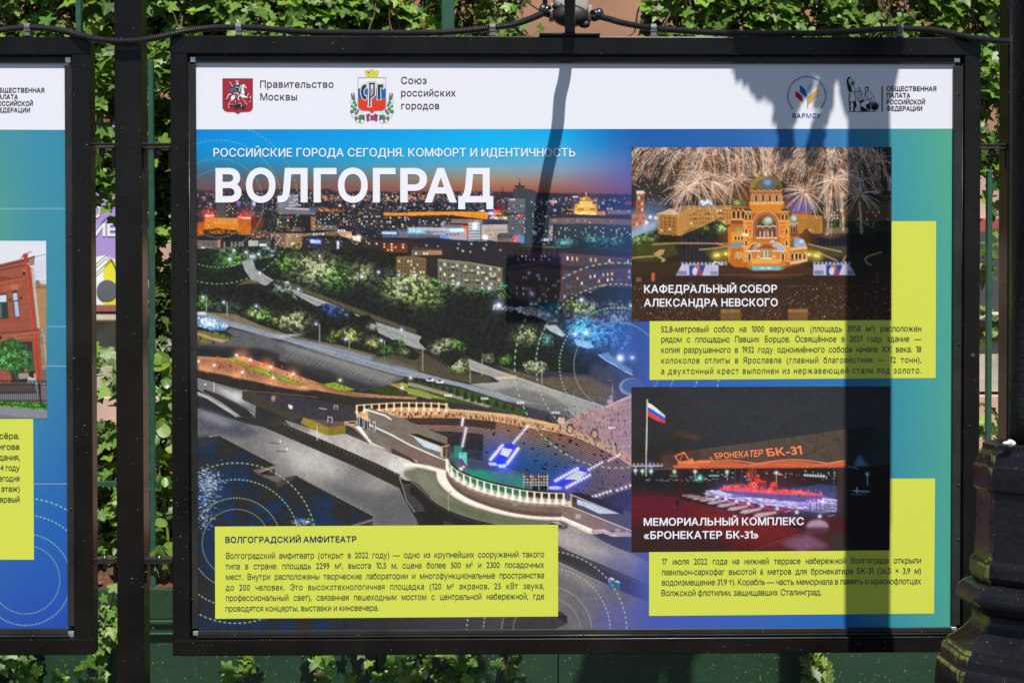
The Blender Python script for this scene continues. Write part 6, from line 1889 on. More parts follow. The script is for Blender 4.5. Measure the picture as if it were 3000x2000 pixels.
def paint_house():
 """printed picture on the left poster: corner of a red brick house behind an iron railing"""
 cv = Canvas(-160, 702, 139, 1228)
 cv.zoom(0, 690, 2.85)
 cv.a[:] = lin((214, 218, 230))
 cv.poly([(-460, 40), (400, 40), (400, 180), (-460, 300)], (228, 230, 238), soft=30)
 brick = (158, 86, 66)
 cv.poly([(270, 390), (400, 400), (400, 1240), (340, 1240)], (176, 138, 96))
 for k in range(46):
  cv.line([(285, 420 + k * 8), (400, 425 + k * 8)], 2, (140, 104, 70), .7)
 cv.poly([(290, 395), (340, 385), (340, 425), (380, 425), (388, 400), (400, 400), (400, 440), (290, 440)], (150, 116, 80))
 cv.poly([(300, 372), (330, 366), (330, 392), (300, 392)], (110, 112, 120))
 cv.poly([(320, 770), (400, 768), (400, 1120), (352, 1120)], (150, 132, 110), tex=.4, cell=22)
 cv.line([(355, 770), (372, 900), (385, 1050)], 5, (196, 190, 180))
 cv.poly([(352, 1120), (400, 1120), (400, 1240), (358, 1240)], (108, 104, 108))
 cv.poly([(-460, 330), (0, 245), (200, 200), (265, 262), (330, 770), (360, 1240), (-460, 1240)], brick, tex=.10, cell=6)
 for k in range(120):
  y = 300 + k * 8
  cv.line([(-460, y + 60), (300, y)], 1.6, (150, 76, 56), .5)
 for _ in range(900):
  x, y = RNG.uniform(-460, 320), RNG.uniform(290, 1230)
  cv.rect(x, y, x + 13, y + 6, [(140, 70, 52), (190, 122, 98), (120, 60, 48)][int(RNG.integers(3))], alpha=.5)
 cv.poly([(262, 262), (285, 262), (335, 770), (315, 770)], (196, 182, 172))
 cv.poly([(-460, 320), (0, 240), (200, 192), (298, 160), (292, 205), (240, 225), (200, 215), (0, 262), (-460, 345)], (120, 62, 52))
 cv.line([(-460, 308), (0, 242), (190, 196)], 14, (166, 72, 56))
 cv.line([(-460, 352), (0, 285), (240, 236)], 10, (96, 56, 50))
 cv.line([(-460, 372), (0, 306), (262, 262)], 7, (150, 82, 62))
 cv.poly([(242, 195), (295, 175), (292, 240), (248, 250)], (158, 126, 110))
 cv.poly([(195, 150), (240, 146), (236, 190), (225, 208), (206, 205), (198, 185)], (178, 70, 50))
 cv.line([(180, 185), (205, 150), (265, 130)], 8, (170, 66, 48))
 cv.line([(218, 205), (235, 300), (262, 560), (300, 900), (330, 1210)], 22, (176, 62, 40))
 cv.line([(213, 205), (230, 300), (257, 560), (295, 900)], 5, (222, 110, 84), .8)
 cv.line([(298, 172), (400, 148)], 4, (60, 60, 66))
 cv.line([(0, 480), (250, 440), (400, 420)], 3, (70, 56, 56))
 cv.line([(330, 380), (400, 372)], 3, (70, 70, 76))
 cv.poly([(-80, 350), (0, 335), (70, 340), (105, 350), (190, 335), (192, 358), (0, 396), (-80, 405)], (140, 64, 50))
 cv.line([(-80, 402), (0, 392), (195, 352)], 6, (206, 116, 90))
 cv.poly([(36, 420), (185, 390), (185, 425), (40, 460)], (176, 92, 66))
 for k in range(6):
  cv.line([(96 + k * 11, 445), (100 + k * 9, 408)], 5, (212, 128, 100))
 cv.poly([(-70, 490), (62, 478), (75, 692), (-70, 700)], (52, 70, 58))
 cv.poly([(-60, 505), (54, 492), (57, 550), (-60, 556)], (206, 214, 228))
 cv.poly([(20, 565), (60, 560), (68, 680), (26, 684)], (52, 62, 60))
 cv.poly([(-60, 570), (14, 566), (18, 686), (-60, 690)], (90, 110, 112))
 cv.poly([(100, 462), (150, 456), (172, 682), (126, 684)], (52, 62, 58))
 cv.poly([(110, 480), (145, 474), (150, 536), (116, 540)], (190, 200, 214))
 cv.poly([(120, 550), (152, 546), (165, 672), (132, 676)], (176, 190, 215))
 for x, y in ((84, 538), (178, 520)):
  cv.rect(x - 9, y - 16, x + 9, y + 12, (104, 46, 38))
 cv.poly([(-80, 715), (80, 700), (228, 682), (230, 698), (80, 722), (-80, 735)], (160, 78, 58))
 for x in (85, 135, 180):
  cv.line([(x, 715), (x + 38, 708), (x + 42, 765), (x + 4, 772), (x, 715)], 6, (160, 78, 58))
 cv.line([(-460, 850), (0, 815), (318, 785)], 9, (110, 58, 50))
 cv.line([(-460, 880), (0, 846), (322, 806)], 5, (206, 122, 96))
 cv.line([(-460, 905), (0, 872), (290, 842)], 5, (206, 122, 96))
 cv.ell(266, 830, 10, 11, (150, 60, 44))
 cv.glow(203, 285, 12, (220, 110, 84), .5)
 cv.ell(204, 310, 12, 14, (36, 32, 34))
 cv.poly([(-40, 845), (24, 840), (10, 872), (-40, 880)], (50, 50, 56))
 cv.poly([(70, 890), (270, 880), (290, 1150), (295, 1240), (100, 1240)], (52, 56, 52))
 cv.poly([(185, 985), (272, 975), (282, 1130), (230, 1140)], (66, 92, 70))
 cv.line([(220, 905), (225, 970), (270, 968)], 5, (96, 120, 104))
 cv.poly([(150, 1150), (240, 1148), (240, 1190), (160, 1200)], (150, 150, 140))
 cv.rect(205, 1105, 226, 1140, (170, 110, 70))
 gl = [(80, 960, 110, (100, 160, 86), .7), (150, 1020, 120, (100, 160, 86), .7), (60, 1060, 100, (110, 170, 96), .6)]
 cv.foliage([(-60, 1010), (20, 880), (100, 850), (190, 890), (230, 990), (280, 1030), (250, 1110), (180, 1120), (140, 1190), (60, 1130), (-40, 1120)], (44, 84, 40), gl, 8, .8, 16, 5)
 cv.line([(120, 1130), (150, 1230), (165, 1360)], 6, (110, 96, 80))
 cv.poly([(230, 1190), (262, 1165), (300, 1180), (300, 1250), (240, 1250)], (190, 186, 180))
 cv.ell(272, 1160, 30, 28, (58, 36, 36))
 cv.ell(292, 1166, 12, 18, (190, 140, 120))
 cv.poly([(240, 1212), (300, 1206), (320, 1240), (270, 1250)], (90, 190, 170))
 cv.poly([(300, 1260), (325, 1290), (334, 1390), (318, 1390), (290, 1300)], (44, 66, 110))
 cv.rect(352, 1280, 372, 1322, (220, 84, 44))
 cv.poly([(-460, 1320), (400, 1240), (400, 1420), (-460, 1440)], (128, 124, 128), tex=.12)
 cv.poly([(-460, 1250), (290, 1230), (300, 1310), (-460, 1330)], (96, 80, 74), tex=.3)
 cv.foliage([(-460, 1370), (0, 1375), (400, 1400), (400, 1460), (0, 1435), (-460, 1440)], (60, 104, 34), [(0, 1400, 700, (110, 190, 60), .8)], 3, .5, 8, 4)
 cv.poly([(-460, 1425), (0, 1430), (400, 1460), (400, 1540), (-460, 1540)], (136, 136, 146), tex=.07)
 cv.poly([(-460, 1500), (0, 1500), (400, 1535), (400, 1560), (-460, 1560)], (120, 118, 130))
 blk = (30, 30, 34)
 for y0 in (1212, 1246):
  cv.line([(-460, y0 + 6), (400, y0)], 7, blk)
 for k in range(26):
  x = -440 + k * 33
  cv.ell(x, 1229, 12, 13, blk, alpha=.85)
  cv.ell(x, 1229, 6, 7, (120, 110, 104))
  for d in (0, 16):
   cv.line([(x + d, 1250), (x + d + 2, 1420)], 5, blk)
   cv.rect(x + d - 5, 1372, x + d + 7, 1390, blk)
 cv.line([(-460, 1410), (0, 1412), (400, 1436)], 8, blk)
 cv.line([(-460, 1330), (300, 1310)], 22, (52, 48, 54), .8)
 cv.poly([(320, 1230), (340, 1235), (345, 1400), (330, 1400)], blk)
 cv.detail(.09, 800)
 cv.grainy(.05)
 return cv


def paint_left_field():
 cv = Canvas(-200, 376, 206, 1850, base=(60, 140, 160))
 cv.a[:] = grid_gradient(cv, [-200, 0, 100, 206], [376, 650, 1000, 1300, 1500, 1850], [
  [(90, 160, 150), (74, 150, 160), (62, 146, 172), (56, 140, 172)],
  [(104, 172, 140), (84, 158, 146), (66, 146, 162), (60, 142, 170)],
  [(90, 160, 150), (70, 148, 158), (62, 140, 164), (56, 134, 166)],
  [(70, 140, 170), (60, 130, 170), (54, 124, 172), (46, 112, 172)],
  [(56, 120, 176), (48, 112, 178), (40, 104, 178), (36, 98, 178)],
  [(52, 80, 168), (46, 78, 170), (42, 76, 170), (40, 76, 172)]])
 for y in (609, 950, 1064, 1404):
  cv.line([(-200, y), (206, y - 1)], 1.6, (190, 205, 215), .7)
 rings(cv, 73, 1680, 1.0)
 cv.grainy(.02)
 return cv


def paint_shield():
 """Moscow arms: white rider on red shield"""
 cv = Canvas(650, 228, 742, 336, res=3.0, base=(246, 246, 250))
 cv.zoom(640, 215, 11.61)
 red, blk, wht = (168, 44, 58), (44, 40, 40), (244, 244, 244)
 sh = [(146, 186), (1160, 186), (1160, 1180), (1130, 1250), (1060, 1300), (960, 1312), (800, 1312), (720, 1340), (660, 1388), (600, 1340), (520, 1312), (300, 1308), (210, 1270), (160, 1200), (146, 1160)]
 cv.poly(sh, red)
 cv.line(sh, 16, (60, 34, 48), closed=True)
 cv.poly([(350, 630), (380, 530), (430, 450), (520, 390), (740, 380), (680, 640), (560, 660)], blk)
 for q in ([(385, 540), (420, 520), (540, 530), (520, 560), (400, 556)], [(350, 632), (400, 585), (545, 580), (540, 620), (420, 612)], [(505, 405), (560, 385), (620, 410), (600, 430)], [(690, 400), (740, 385), (720, 410)]):
  cv.poly(q, (40, 150, 225))
 cv.poly([(520, 420), (700, 420), (720, 700), (560, 700)], blk)
 cv.poly([(610, 330), (640, 300), (680, 330), (675, 390), (640, 405), (615, 380)], wht)
 cv.poly([(570, 265), (620, 245), (685, 250), (690, 275), (650, 290), (650, 330), (620, 330), (620, 285), (580, 290)], (190, 186, 180))
 cv.poly([(640, 305), (662, 300), (655, 340), (640, 340)], blk)
 cv.line([(585, 470), (640, 488), (680, 470)], 18, wht)
 cv.poly([(410, 850), (430, 770), (500, 735), (560, 730), (700, 720), (740, 690), (690, 640), (670, 560), (700, 480), (740, 410), (820, 365), (900, 372), (905, 400), (970, 500), (960, 530), (900, 505), (850, 480), (880, 570), (940, 690), (945, 780), (1010, 810), (1010, 830),
    (900, 850), (800, 840), (720, 860), (700, 920), (650, 870), (550, 880), (480, 930), (390, 980), (360, 1100), (320, 1100), (360, 990), (420, 930)], blk)
 cv.poly([(425, 850), (445, 780), (500, 750), (560, 745), (550, 860), (490, 910), (390, 970), (350, 1095), (325, 1095), (370, 985), (440, 920)], wht)
 cv.poly([(760, 420), (830, 380), (895, 385), (900, 410), (960, 505), (950, 520), (900, 490), (845, 470), (860, 540), (895, 690), (830, 705), (740, 690), (760, 600), (740, 520)], wht)
 cv.poly([(760, 440), (800, 410), (790, 600), (770, 690), (735, 690)], (140, 138, 136))
 cv.poly([(690, 640), (680, 560), (705, 490), (740, 420), (770, 410), (740, 500), (720, 600), (710, 650)], (205, 202, 198))
 for q in ([(735, 410), (715, 440)], [(715, 480), (705, 510)], [(705, 540), (695, 570)], [(700, 600), (690, 630)]):
  cv.line(q, 12, blk)
 cv.poly([(860, 430), (900, 440), (905, 480), (880, 470)], blk)
 cv.poly([(735, 710), (880, 725), (910, 780), (1010, 805), (1005, 825), (900, 838), (790, 815), (740, 760)], wht)
 cv.poly([(560, 745), (640, 740), (630, 850), (555, 850)], (120, 116, 112))
 cv.poly([(650, 860), (690, 750), (720, 770), (680, 860), (720, 915), (690, 918)], wht)
 cv.line([(540, 680), (600, 665), (670, 710), (690, 740)], 24, wht)
 cv.line([(740, 705), (900, 720)], 10, blk)
 for pts in ([(950, 750), (1020, 705), (1090, 790), (1090, 850)], [(1010, 830), (1060, 910), (1065, 970)], [(350, 1100), (350, 1170)], [(560, 940), (540, 1010)]):
  cv.line(pts, 30, blk)
 for x, y in ((1020, 705), (1090, 790), (1085, 842), (1062, 955), (985, 745), (348, 1150), (570, 955)):
  cv.ell(x, y, 15, 20, wht)
 cv.line([(440, 720), (360, 700), (310, 760), (290, 830), (265, 890), (250, 960)], 50, blk)
 cv.line([(430, 720), (365, 706), (320, 770), (300, 830), (270, 880)], 30, (226, 224, 222))
 cv.line([(260, 730), (225, 770), (240, 820), (300, 860), (345, 920), (315, 1000), (330, 1040)], 18, blk)
 cv.poly([(370, 1060), (560, 1045), (640, 1010), (740, 990), (820, 990), (830, 1110), (870, 1130), (920, 1080), (890, 1000), (880, 940), (960, 1040), (950, 1100), (890, 1170), (860, 1200), (960, 1215), (900, 1245), (770, 1240), (820, 1200), (600, 1180), (690, 1215), (600, 1250), (490, 1225), (560, 1190), (560, 1110), (460, 1110), (380, 1085)], blk)
 cv.ell(468, 1130, 50, 52, blk)
 cv.ell(468, 1130, 18, 20, red)
 cv.line([(670, 1015), (760, 1010), (790, 1080), (770, 1140)], 14, wht)
 cv.line([(380, 1062), (480, 1058), (620, 1050)], 10, (200, 196, 190))
 cv.line([(880, 945), (905, 985), (960, 1055)], 26, (200, 196, 190))
 cv.line([(350, 260), (470, 420), (880, 960)], 17, (198, 164, 104))
 cv.line([(350, 260), (400, 330)], 12, (110, 70, 50))
 cv.poly([(400, 320), (420, 310), (440, 350), (410, 362)], wht)
 cv.poly([(440, 420), (460, 400), (490, 440), (470, 455)], wht)
 return cv


def paint_union():
 """union emblem: tricolour shield with mural crown, letters and oak garland"""
 cv = Canvas(1020, 200, 1162, 366, res=3.0, base=(246, 246, 250))
 cv.zoom(1015, 195, 8.96)
 gry, blk = (112, 106, 112), (60, 56, 54)
 for sx in (0, 1):
  m = (lambda x: x) if sx == 0 else (lambda x: 1340 - x)
  rib = [(110, 740), (160, 715), (220, 725), (235, 815), (180, 830), (200, 900), (150, 1000), (240, 1080), (310, 1140), (250, 1260), (330, 1330), (480, 1330), (500, 1260), (600, 1250), (600, 1330), (560, 1440), (480, 1400), (350, 1400), (225, 1360), (260, 1260), (280, 1210), (160, 1090), (150, 1000), (190, 900), (120, 830)]
  for pts, w in (([(170, 735), (180, 820)], 100), ([(160, 1040), (290, 1150), (265, 1220)], 90), ([(230, 1320), (340, 1370), (480, 1360)], 80), ([(500, 1340), (590, 1340)], 170)):
   pp = [(m(x), y) for x, y in pts]
   cv.line(pp, w, gry)
   cv.line(pp, w - 14, (70, 74, 150))
   if pts[0][0] == 500:
    cv.line([(m(490), 1250), (m(510), 1430)], 40, (244, 244, 250))
    cv.line([(m(580), 1250), (m(560), 1430)], 44, (205, 44, 60))
   else:
    cv.line([(x, y - w * .30) for x, y in pp], w * .3, (244, 244, 250))
    cv.line([(x, y + w * .30) for x, y in pp], w * .3, (214, 52, 44))
  for k, (x, y, r, g) in enumerate([(190, 870, 50, 1), (140, 920, 44, 0), (250, 920, 46, 0), (210, 950, 40, 1), (250, 1020, 34, 1), (150, 1130, 46, 0), (150, 1190, 50, 1), (215, 1120, 40, 1), (180, 1270, 44, 0), (190, 1310, 36, 0), (340, 1250, 48, 0), (400, 1250, 46, 0), (370, 1320, 46, 1), (400, 1300, 34, 1),
            (300, 1430, 44, 0), (370, 1440, 40, 1), (420, 1440, 46, 0), (250, 1390, 30, 1)]):
   for j in range(6):
    t = j * math.pi / 3
    xx, yy = m(x) + r * .55 * math.cos(t), y + r * .55 * math.sin(t)
    cv.ell(xx, yy, r * .48 + 5, r * .48 + 5, (44, 110, 76))
   for j in range(6):
    t = j * math.pi / 3
    xx, yy = m(x) + r * .55 * math.cos(t), y + r * .55 * math.sin(t)
    cv.ell(xx, yy, r * .46, r * .46, (14, 158, 82) if g else (228, 244, 236))
   cv.ell(m(x), y, r * .5, r * .5, (14, 158, 82) if g else (228, 244, 236))
 cv.ell(670, 1350, 70, 70, gry)
 cv.ell(650, 1350, 52, 62, (244, 244, 250))
 cv.rect(630, 1290, 680, 1410, (70, 74, 150))
 cv.rect(672, 1295, 710, 1410, (205, 44, 60))
 sh = [(304, 292), (1034, 292), (1030, 1060), (1000, 1120), (930, 1160), (740, 1165), (668, 1235), (600, 1165), (420, 1158), (340, 1110), (308, 1040)]
 cv.poly(sh, (247, 247, 251))
 cv.poly([(306, 580), (1033, 580), (1032, 842), (307, 842)], (0, 104, 206))
 cv.poly([(307, 842), (1032, 842), (1030, 1060), (1000, 1120), (930, 1160), (740, 1165), (668, 1235), (600, 1165), (420, 1158), (340, 1110), (308, 1040)], (222, 62, 40))
 cv.line(sh, 13, gry, closed=True)
 crown = [(484, 130), (545, 112), (590, 145), (600, 190), (612, 190), (606, 92), (732, 92), (725, 190), (745, 190), (760, 140), (795, 112), (850, 130), (795, 290), (542, 290)]
 cv.poly(crown, (238, 226, 60))
 cv.poly([(545, 115), (590, 145), (600, 195), (560, 185)], (120, 116, 110))
 cv.line(crown, 9, (110, 104, 70), closed=True)
 for y in (140, 188, 235):
  cv.line([(525 if y > 160 else 610, y), (810 if y > 160 else 725, y)], 7, (140, 130, 50))
 for x, y in ((600, 200), (665, 200), (725, 200), (580, 250), (640, 250), (700, 250), (760, 250), (665, 105), (620, 150), (710, 150)):
  cv.line([(x, y), (x, y + 36)], 6, (140, 130, 50))
 def letter(q, hole=None):
  cv.line(q, 46, gry, closed=True)
  cv.line(q, 34, (246, 246, 250), closed=True)
  cv.poly(q, blk)
 letter([(520, 478), (525, 575), (500, 560), (465, 600), (450, 680), (470, 760), (500, 785), (530, 770), (520, 870), (480, 880), (420, 830), (385, 740), (378, 650), (400, 540), (440, 490), (480, 475)])
 letter([(815, 480), (965, 480), (965, 590), (930, 555), (890, 555), (890, 850), (900, 870), (800, 870), (818, 840)])
 P = [(580, 430), (760, 430), (745, 470), (750, 740), (715, 780), (640, 830), (630, 1000), (640, 1045), (575, 1045), (590, 1000), (596, 480)]
 cv.line(P, 62, gry, closed=True)
 cv.line(P, 50, (246, 246, 250), closed=True)
 cv.poly(P, blk)
 cv.poly([(640, 475), (700, 475), (700, 720), (635, 780)], (246, 246, 250))
 cv.rect(652, 490, 684, 580, (246, 246, 250))
 cv.poly([(652, 580), (684, 580), (684, 730), (650, 750)], (60, 80, 170))
 return cv


def paint_leaf_mark():
 """association mark: four leaves; its lettering is built separately"""
 cv = Canvas(2326, 240, 2402, 322, res=3.0, base=(246, 246, 250))
 cv.zoom(2290, 210, 7.84)
 cv.poly([(318, 440), (430, 520), (470, 570), (488, 630), (488, 712), (318, 570)], (196, 30, 40))
 cv.poly([(418, 308), (500, 370), (555, 440), (578, 520), (578, 608), (418, 470)], (0, 104, 196))
 cv.poly([(688, 265), (688, 380), (600, 455), (580, 480), (580, 400), (610, 330)], (176, 196, 222), col2=(205, 216, 234))
 cv.poly([(840, 394), (840, 570), (612, 760), (612, 846), (580, 846), (580, 600)], (212, 170, 88), col2=(196, 160, 110))
 return cv


def paint_monument():
 """chamber mark: line drawing of the two-figure monument and its shield"""
 cv = Canvas(2476, 220, 2588, 332, res=3.0, base=(246, 246, 250))
 cv.zoom(2290, 210, 7.84)
 k, w = (22, 24, 36), (246, 246, 250)

 def fig(q, lw=13):
  cv.poly(q, w)
  cv.line(q, lw, k, closed=True)
 cv.poly([(1530, 912), (2150, 912), (2150, 926), (1530, 926)], k)
 cv.poly([(1780, 670), (1990, 640), (2080, 730), (2020, 912), (1800, 912), (1810, 800)], k)
 fig([(1700, 480), (1830, 440), (1850, 660), (1770, 680), (1720, 600)])
 for x in (1760, 1790, 1815):
  cv.line([(x, 500), (x + 8, 660)], 8, k)
 cv.line([(1850, 520), (1930, 480), (1880, 640), (1850, 690)], 12, k)
 fig([(1930, 480), (1990, 440), (2050, 480), (2120, 610), (2130, 680), (2080, 700), (2060, 600), (2040, 640), (1960, 620), (1930, 560)])
 cv.line([(1960, 470), (1990, 560), (1950, 600)], 9, k)
 fig([(1920, 370), (1950, 345), (1990, 360), (1996, 420), (1960, 450), (1925, 440), (1910, 410)])
 cv.poly([(1930, 350), (1985, 350), (1998, 420), (1980, 430), (1970, 380), (1925, 380)], k)
 cv.poly([(1915, 410), (1945, 415), (1940, 462), (1918, 440)], k)
 fig([(1800, 740), (1930, 650), (2000, 640), (2030, 720), (1930, 770), (1960, 850), (2020, 890), (1990, 910), (1930, 850), (1820, 790)])
 cv.ell(2132, 800, 106, 110, k)
 cv.ell(2132, 800, 96, 100, w)
 cv.ell(2132, 800, 88, 92, k)
 cv.line([(2132 + 58 * math.cos(t), 800 + 60 * math.sin(t)) for t in np.linspace(3.2, 5.4, 14)], 7, (150, 150, 160))
 cv.ell(2126, 690, 24, 18, w)
 cv.line([(2108, 700), (2145, 690)], 8, k)
 fig([(1740, 410), (1770, 362), (1800, 372), (1806, 420), (1790, 450), (1750, 450)], 9)
 cv.poly([(1765, 365), (1800, 370), (1806, 420), (1785, 440), (1785, 400)], k)
 cv.rect(1740, 446, 1830, 478, k)
 cv.rect(1755, 455, 1815, 468, w)
 fig([(1540, 690), (1560, 470), (1660, 455), (1700, 620), (1690, 680), (1600, 700)])
 cv.poly([(1560, 500), (1580, 500), (1560, 680), (1545, 680)], k)
 fig([(1555, 330), (1640, 310), (1680, 400), (1690, 470), (1560, 470), (1520, 400)])
 cv.poly([(1560, 340), (1600, 330), (1620, 460), (1560, 470)], k)
 cv.poly([(1490, 210), (1520, 140), (1560, 120), (1570, 160), (1540, 190), (1540, 250), (1580, 310), (1560, 470), (1520, 400), (1500, 300)], k)
 cv.line([(1540, 150), (1600, 160)], 22, k)
 cv.line([(1550, 130), (1585, 122)], 12, k)
 fig([(1590, 225), (1620, 198), (1660, 205), (1676, 240), (1655, 300), (1610, 305), (1585, 260)])
 cv.poly([(1585, 250), (1670, 235), (1672, 255), (1655, 300), (1625, 300), (1620, 265), (1590, 270)], k)
 cv.poly([(1540, 690), (1690, 680), (1740, 620), (1760, 720), (1720, 800), (1690, 910), (1640, 912), (1650, 760), (1600, 700), (1590, 900), (1560, 912), (1550, 800)], k)
 cv.poly([(1600, 710), (1640, 690), (1650, 800), (1600, 870)], w)
 cv.poly([(1700, 660), (1740, 640), (1790, 780), (1740, 820)], w)
 cv.poly([(1760, 810), (1780, 830), (1790, 890), (1870, 905), (1760, 910)], w)
 cv.line([(1760, 810), (1760, 908), (1870, 906)], 8, k)
 cv.poly([(1690, 840), (1720, 820), (1720, 905), (1690, 905)], w)
 cv.line([(1560, 720), (1590, 760), (1570, 820)], 10, w)
 return cv
# ---------------------------------------------------------------- posters
YP = 0.0145        # depth of the poster face behind the front of its frame
LAYER = 0.0003     # printed layers, one just above the other
TEXT_CACHE = {}
M_ART = print_mat('printed_picture', attr='ink')
M_WHITE = print_mat('white_print', ink((236, 238, 247)))
M_YELLOW = print_mat('lime_print', ink((214, 223, 82)))
M_TXT_WHITE = print_mat('white_lettering', ink((240, 242, 250)))
M_TXT_GREY = print_mat('grey_lettering', ink((58, 58, 64)))
M_TXT_DARK = print_mat('slate_lettering', ink((54, 68, 74)))
M_TXT_NAVY = print_mat('navy_lettering', ink((38, 44, 98)))
M_TXT_BLACK = print_mat('dark_lettering', ink((46, 46, 56)))
M_TXT_BLUE = print_mat('blue_lettering', ink((20, 52, 116)))
M_TXT_SKY = print_mat('bright_blue_lettering', ink((24, 104, 190)))
M_TXT_RED = print_mat('maroon_line', ink((120, 34, 50)))
M_TXT_ORANGE = print_mat('orange_lettering', ink((255, 138, 88)))


def slope(y):
 return .001 - .0073 * (y - 107) / 1808


def outset(p, d):
 """move a closed outline outwards (counter-clockwise ring) by d"""
 e = np.roll(p, -1, 0) - p
 L = np.maximum(np.hypot(e[:, 0], e[:, 1]), 1e-9)[:, None]
 n = np.stack([e[:, 1], -e[:, 0]], -1) / L
 m = n + np.roll(n, 1, 0)
 k = np.maximum((m * m).sum(1, keepdims=True), .35)
 return p + m * 2 * d / k


def glyph(ch, off):
 """one character: outlines turned into triangles; overlapping strokes become layers"""
 k = (ch, off)
 if k in TEXT_CACHE:
  return TEXT_CACHE[k]
 c = bpy.data.curves.new('lettering', 'FONT')
 c.body = ch
 o = bpy.data.objects.new('lettering', c)
 COL.objects.link(o)
 bpy.context.view_layer.update()
 dg = bpy.context.evaluated_depsgraph_get()
 cu = o.evaluated_get(dg).to_curve(dg)
 rings = []
 for sp in cu.splines:
  q = sp.bezier_points
  n = len(q)
  pts = []
  for i in range(n):
   a0, a1 = q[i], q[(i + 1) % n]
   p0, p1, p2, p3 = a0.co, a0.handle_right, a1.handle_left, a1.co
   straight = (p1 - p0).cross(p3 - p0).length < 1e-5 and (p2 - p0).cross(p3 - p0).length < 1e-5
   for t in ((0,) if straight else (0, .25, .5, .75)):
    r = p0 * (1 - t) ** 3 + p1 * 3 * t * (1 - t) ** 2 + p2 * 3 * t * t * (1 - t) + p3 * t ** 3
    if not pts or abs(r.x - pts[-1][0]) + abs(r.y - pts[-1][1]) > 1e-4:
     pts.append((r.x, r.y))
  if abs(pts[0][0] - pts[-1][0]) + abs(pts[0][1] - pts[-1][1]) < 1e-4:
   pts.pop()
  p = np.array(pts) / .728
  rings.append(p)
 bpy.data.objects.remove(o)
 bpy.data.curves.remove(c)
 if ch == '1':
  rings = [np.array([(.40, 0), (.40, 1), (.28, 1), (.06, .86), (.06, .72), (.275, .85), (.275, 0)])]
 area = [float((r[:, 0] * np.roll(r[:, 1], -1) - np.roll(r[:, 0], -1) * r[:, 1]).sum()) for r in rings]
 sg = np.sign(max(area, key=abs))
 rings = [outset(r, off * sg) for r in rings]
 pts = [Vector(q) for r in rings for q in r]
 eds, n = [], 0
 for r in rings:
  eds += [(n + i, n + (i + 1) % len(r)) for i in range(len(r))]
  n += len(r)
 ov, _, of, _, _, _ = delaunay_2d_cdt(pts, eds, [], 0, 1e-5)
 v = np.array([q[:] for q in ov])
 fs = []
 for t in of:
  cx, cy = v[list(t)].mean(0)
  w = 0
  for r in rings:
   ax, ay = r[:, 0], r[:, 1]
   bx, by = np.roll(ax, -1), np.roll(ay, -1)
   up = (ay <= cy) & (by > cy)
   dn = (ay > cy) & (by <= cy)
   side = (bx - ax) * (cy - ay) - (cx - ax) * (by - ay)
   w += int((up & (side > 0)).sum()) - int((dn & (side < 0)).sum())
  if w:
   fs.append(tuple(t))
 TEXT_CACHE[k] = (np.column_stack([v, np.zeros(len(v))]), fs)
 return TEXT_CACHE[k]


def glyphs(s, off, gap=.09):
 """a string, baseline at 0, cap height 1; columns x, y, layer"""
 if len(s) == 1:
  return glyph(s, off)
 V, F, n, x = [], [], 0, 0.0
 for ch in s:
  if ch == ' ':
   x += .36
   continue
  v, f = glyph(ch, off)
  v = v.copy()
  w = v[:, 0].max() - off
  v[:, 0] += x
  V.append(v)
  F += [tuple(i + n for i in t) for t in f]
  n += len(v)
  x += w + gap
 return np.vstack(V), F


CG = .025           # letter gap of the condensed caption type


